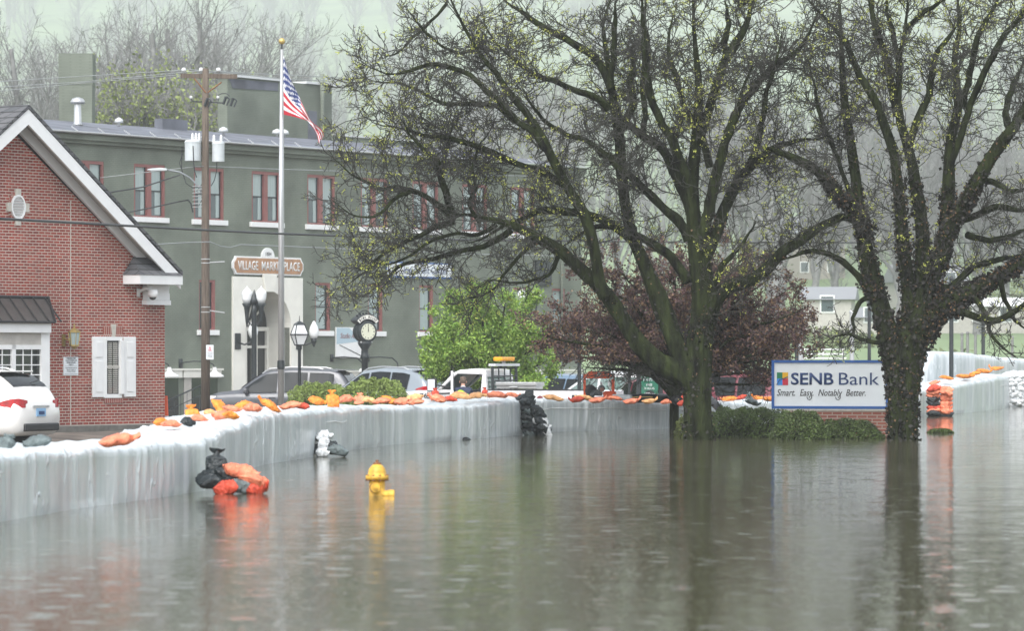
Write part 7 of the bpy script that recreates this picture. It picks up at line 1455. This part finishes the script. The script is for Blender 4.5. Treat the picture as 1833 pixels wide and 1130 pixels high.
for i, (u, D, h_, sd_) in enumerate(((1500, 300, 15, 41), (1610, 290, 14, 42), (1680, 310, 17, 43), (1745, 280, 15, 44), (1800, 300, 17, 45), (1850, 270, 14, 46), (1560, 350, 16, 47))):
    hill_tree(('bare grey tree above the pale house', 'bare grey tree just behind the ivy trunk limbs', 'bare grey tree above the grey building', 'bare grey tree right of the lamp pole', 'bare grey tree above the long white roof', 'bare grey tree at the right edge', 'bare grey tree farther up behind the ivy tree')[i], u, D, h_, sd_, grp='bare trees behind the field')
# the wooded hillside reads as one mass
for i, (u, D, h_, sd_) in enumerate(((110, 250, 21, 61), (160, 240, 23, 62), (240, 255, 26, 63), (310, 262, 27, 64), (385, 250, 25, 65), (470, 262, 22, 66), (-10, 240, 20, 67))):
    hill_tree(('bare tree right behind the green chimney', 'bare tree just right of and behind the chimney', 'second row bare tree above the thicket, left', 'second row bare tree left of the utility pole top', 'second row bare tree right of the utility pole top', 'second row bare tree just left of the flagpole ball', 'bare tree cut by the left edge of the view')[i], u, D, h_, sd_, grp='bare trees behind the green hall')
tm = [grow_tree(15, s, None, lv4=False, thin=1.6) for s in (51, 52, 53)]
parts = []; rr_ = np.random.default_rng(8); cnt = 0
while cnt < 520:
    D = 330 + 2600 * rr_.random() ** 1.3; u = rr_.uniform(-80, 1950); x = (u - U0) * D / F
    if 1120 < u < 1500 and 520 < D < 2400 and rr_.random() < .8: continue
    if 560 < u < 1100 and rr_.random() < .45: continue
    if u >= 1500 and D > 1500 and rr_.random() < .6: continue
    V, f, _ = tm[cnt % 3]; a = rr_.random() * 6.28; s = rr_.uniform(.75, 1.3) * (1 + min(1.2, D / 1500)); c, s_n = math.cos(a), math.sin(a); W2 = V * s; W2 = np.stack([W2[:, 0] * c - W2[:, 1] * s_n, W2[:, 0] * s_n + W2[:, 1] * c, W2[:, 2]], 1) + np.array([x, D, ground_z(x, D)]); parts.append((W2, f)); cnt += 1
tag(npmesh('woods', *join(parts), M['bark2'], smooth=True), 'bare woods covering the misty hillside', kind='stuff')
# soft undergrowth on the slope
pts = []
for i in range(60):
    D = rr_.uniform(165, 420); u = rr_.uniform(-40, 1900) if i > 14 else rr_.uniform(560, 900); x = (u - U0) * D / F; n_ = 260; r_ = rr_.uniform(1, 2.6) * D / 260; q = rr_.normal(size=(n_, 3)); q = q / np.linalg.norm(q, axis=1, keepdims=True) * (rr_.random((n_, 1)) ** .4); q[:, 2] = np.abs(q[:, 2]); pts.append(q * np.array([r_ * 1.5, r_, r_ * .8]) + np.array([x, D, ground_z(x, D)]))
pts = np.concatenate(pts); tag(leaves('undergrowth', pts, .35, pm('brush_leaf', (.17, .20, .09), .8, var=.4, vscale=.2)), 'scattered brush on the slope', kind='stuff')
# ---------------------------------------------------------------- mist
hz = bpy.data.materials.new('mist'); hz.use_nodes = True; n = hz.node_tree; n.nodes.clear(); o_ = n.nodes.new('ShaderNodeOutputMaterial'); pv = n.nodes.new('ShaderNodeVolumePrincipled')
pv.inputs['Color'].default_value = (.85, .88, .89, 1); pv.inputs['Density'].default_value = .00044; pv.inputs['Anisotropy'].default_value = 0.; n.links.new(pv.outputs[0], o_.inputs['Volume'])
m = MB(); m.bb(-1080, 1080, -60, 3420, -1.95, 420); tag(m.build('haze', hz), kind='stuff')
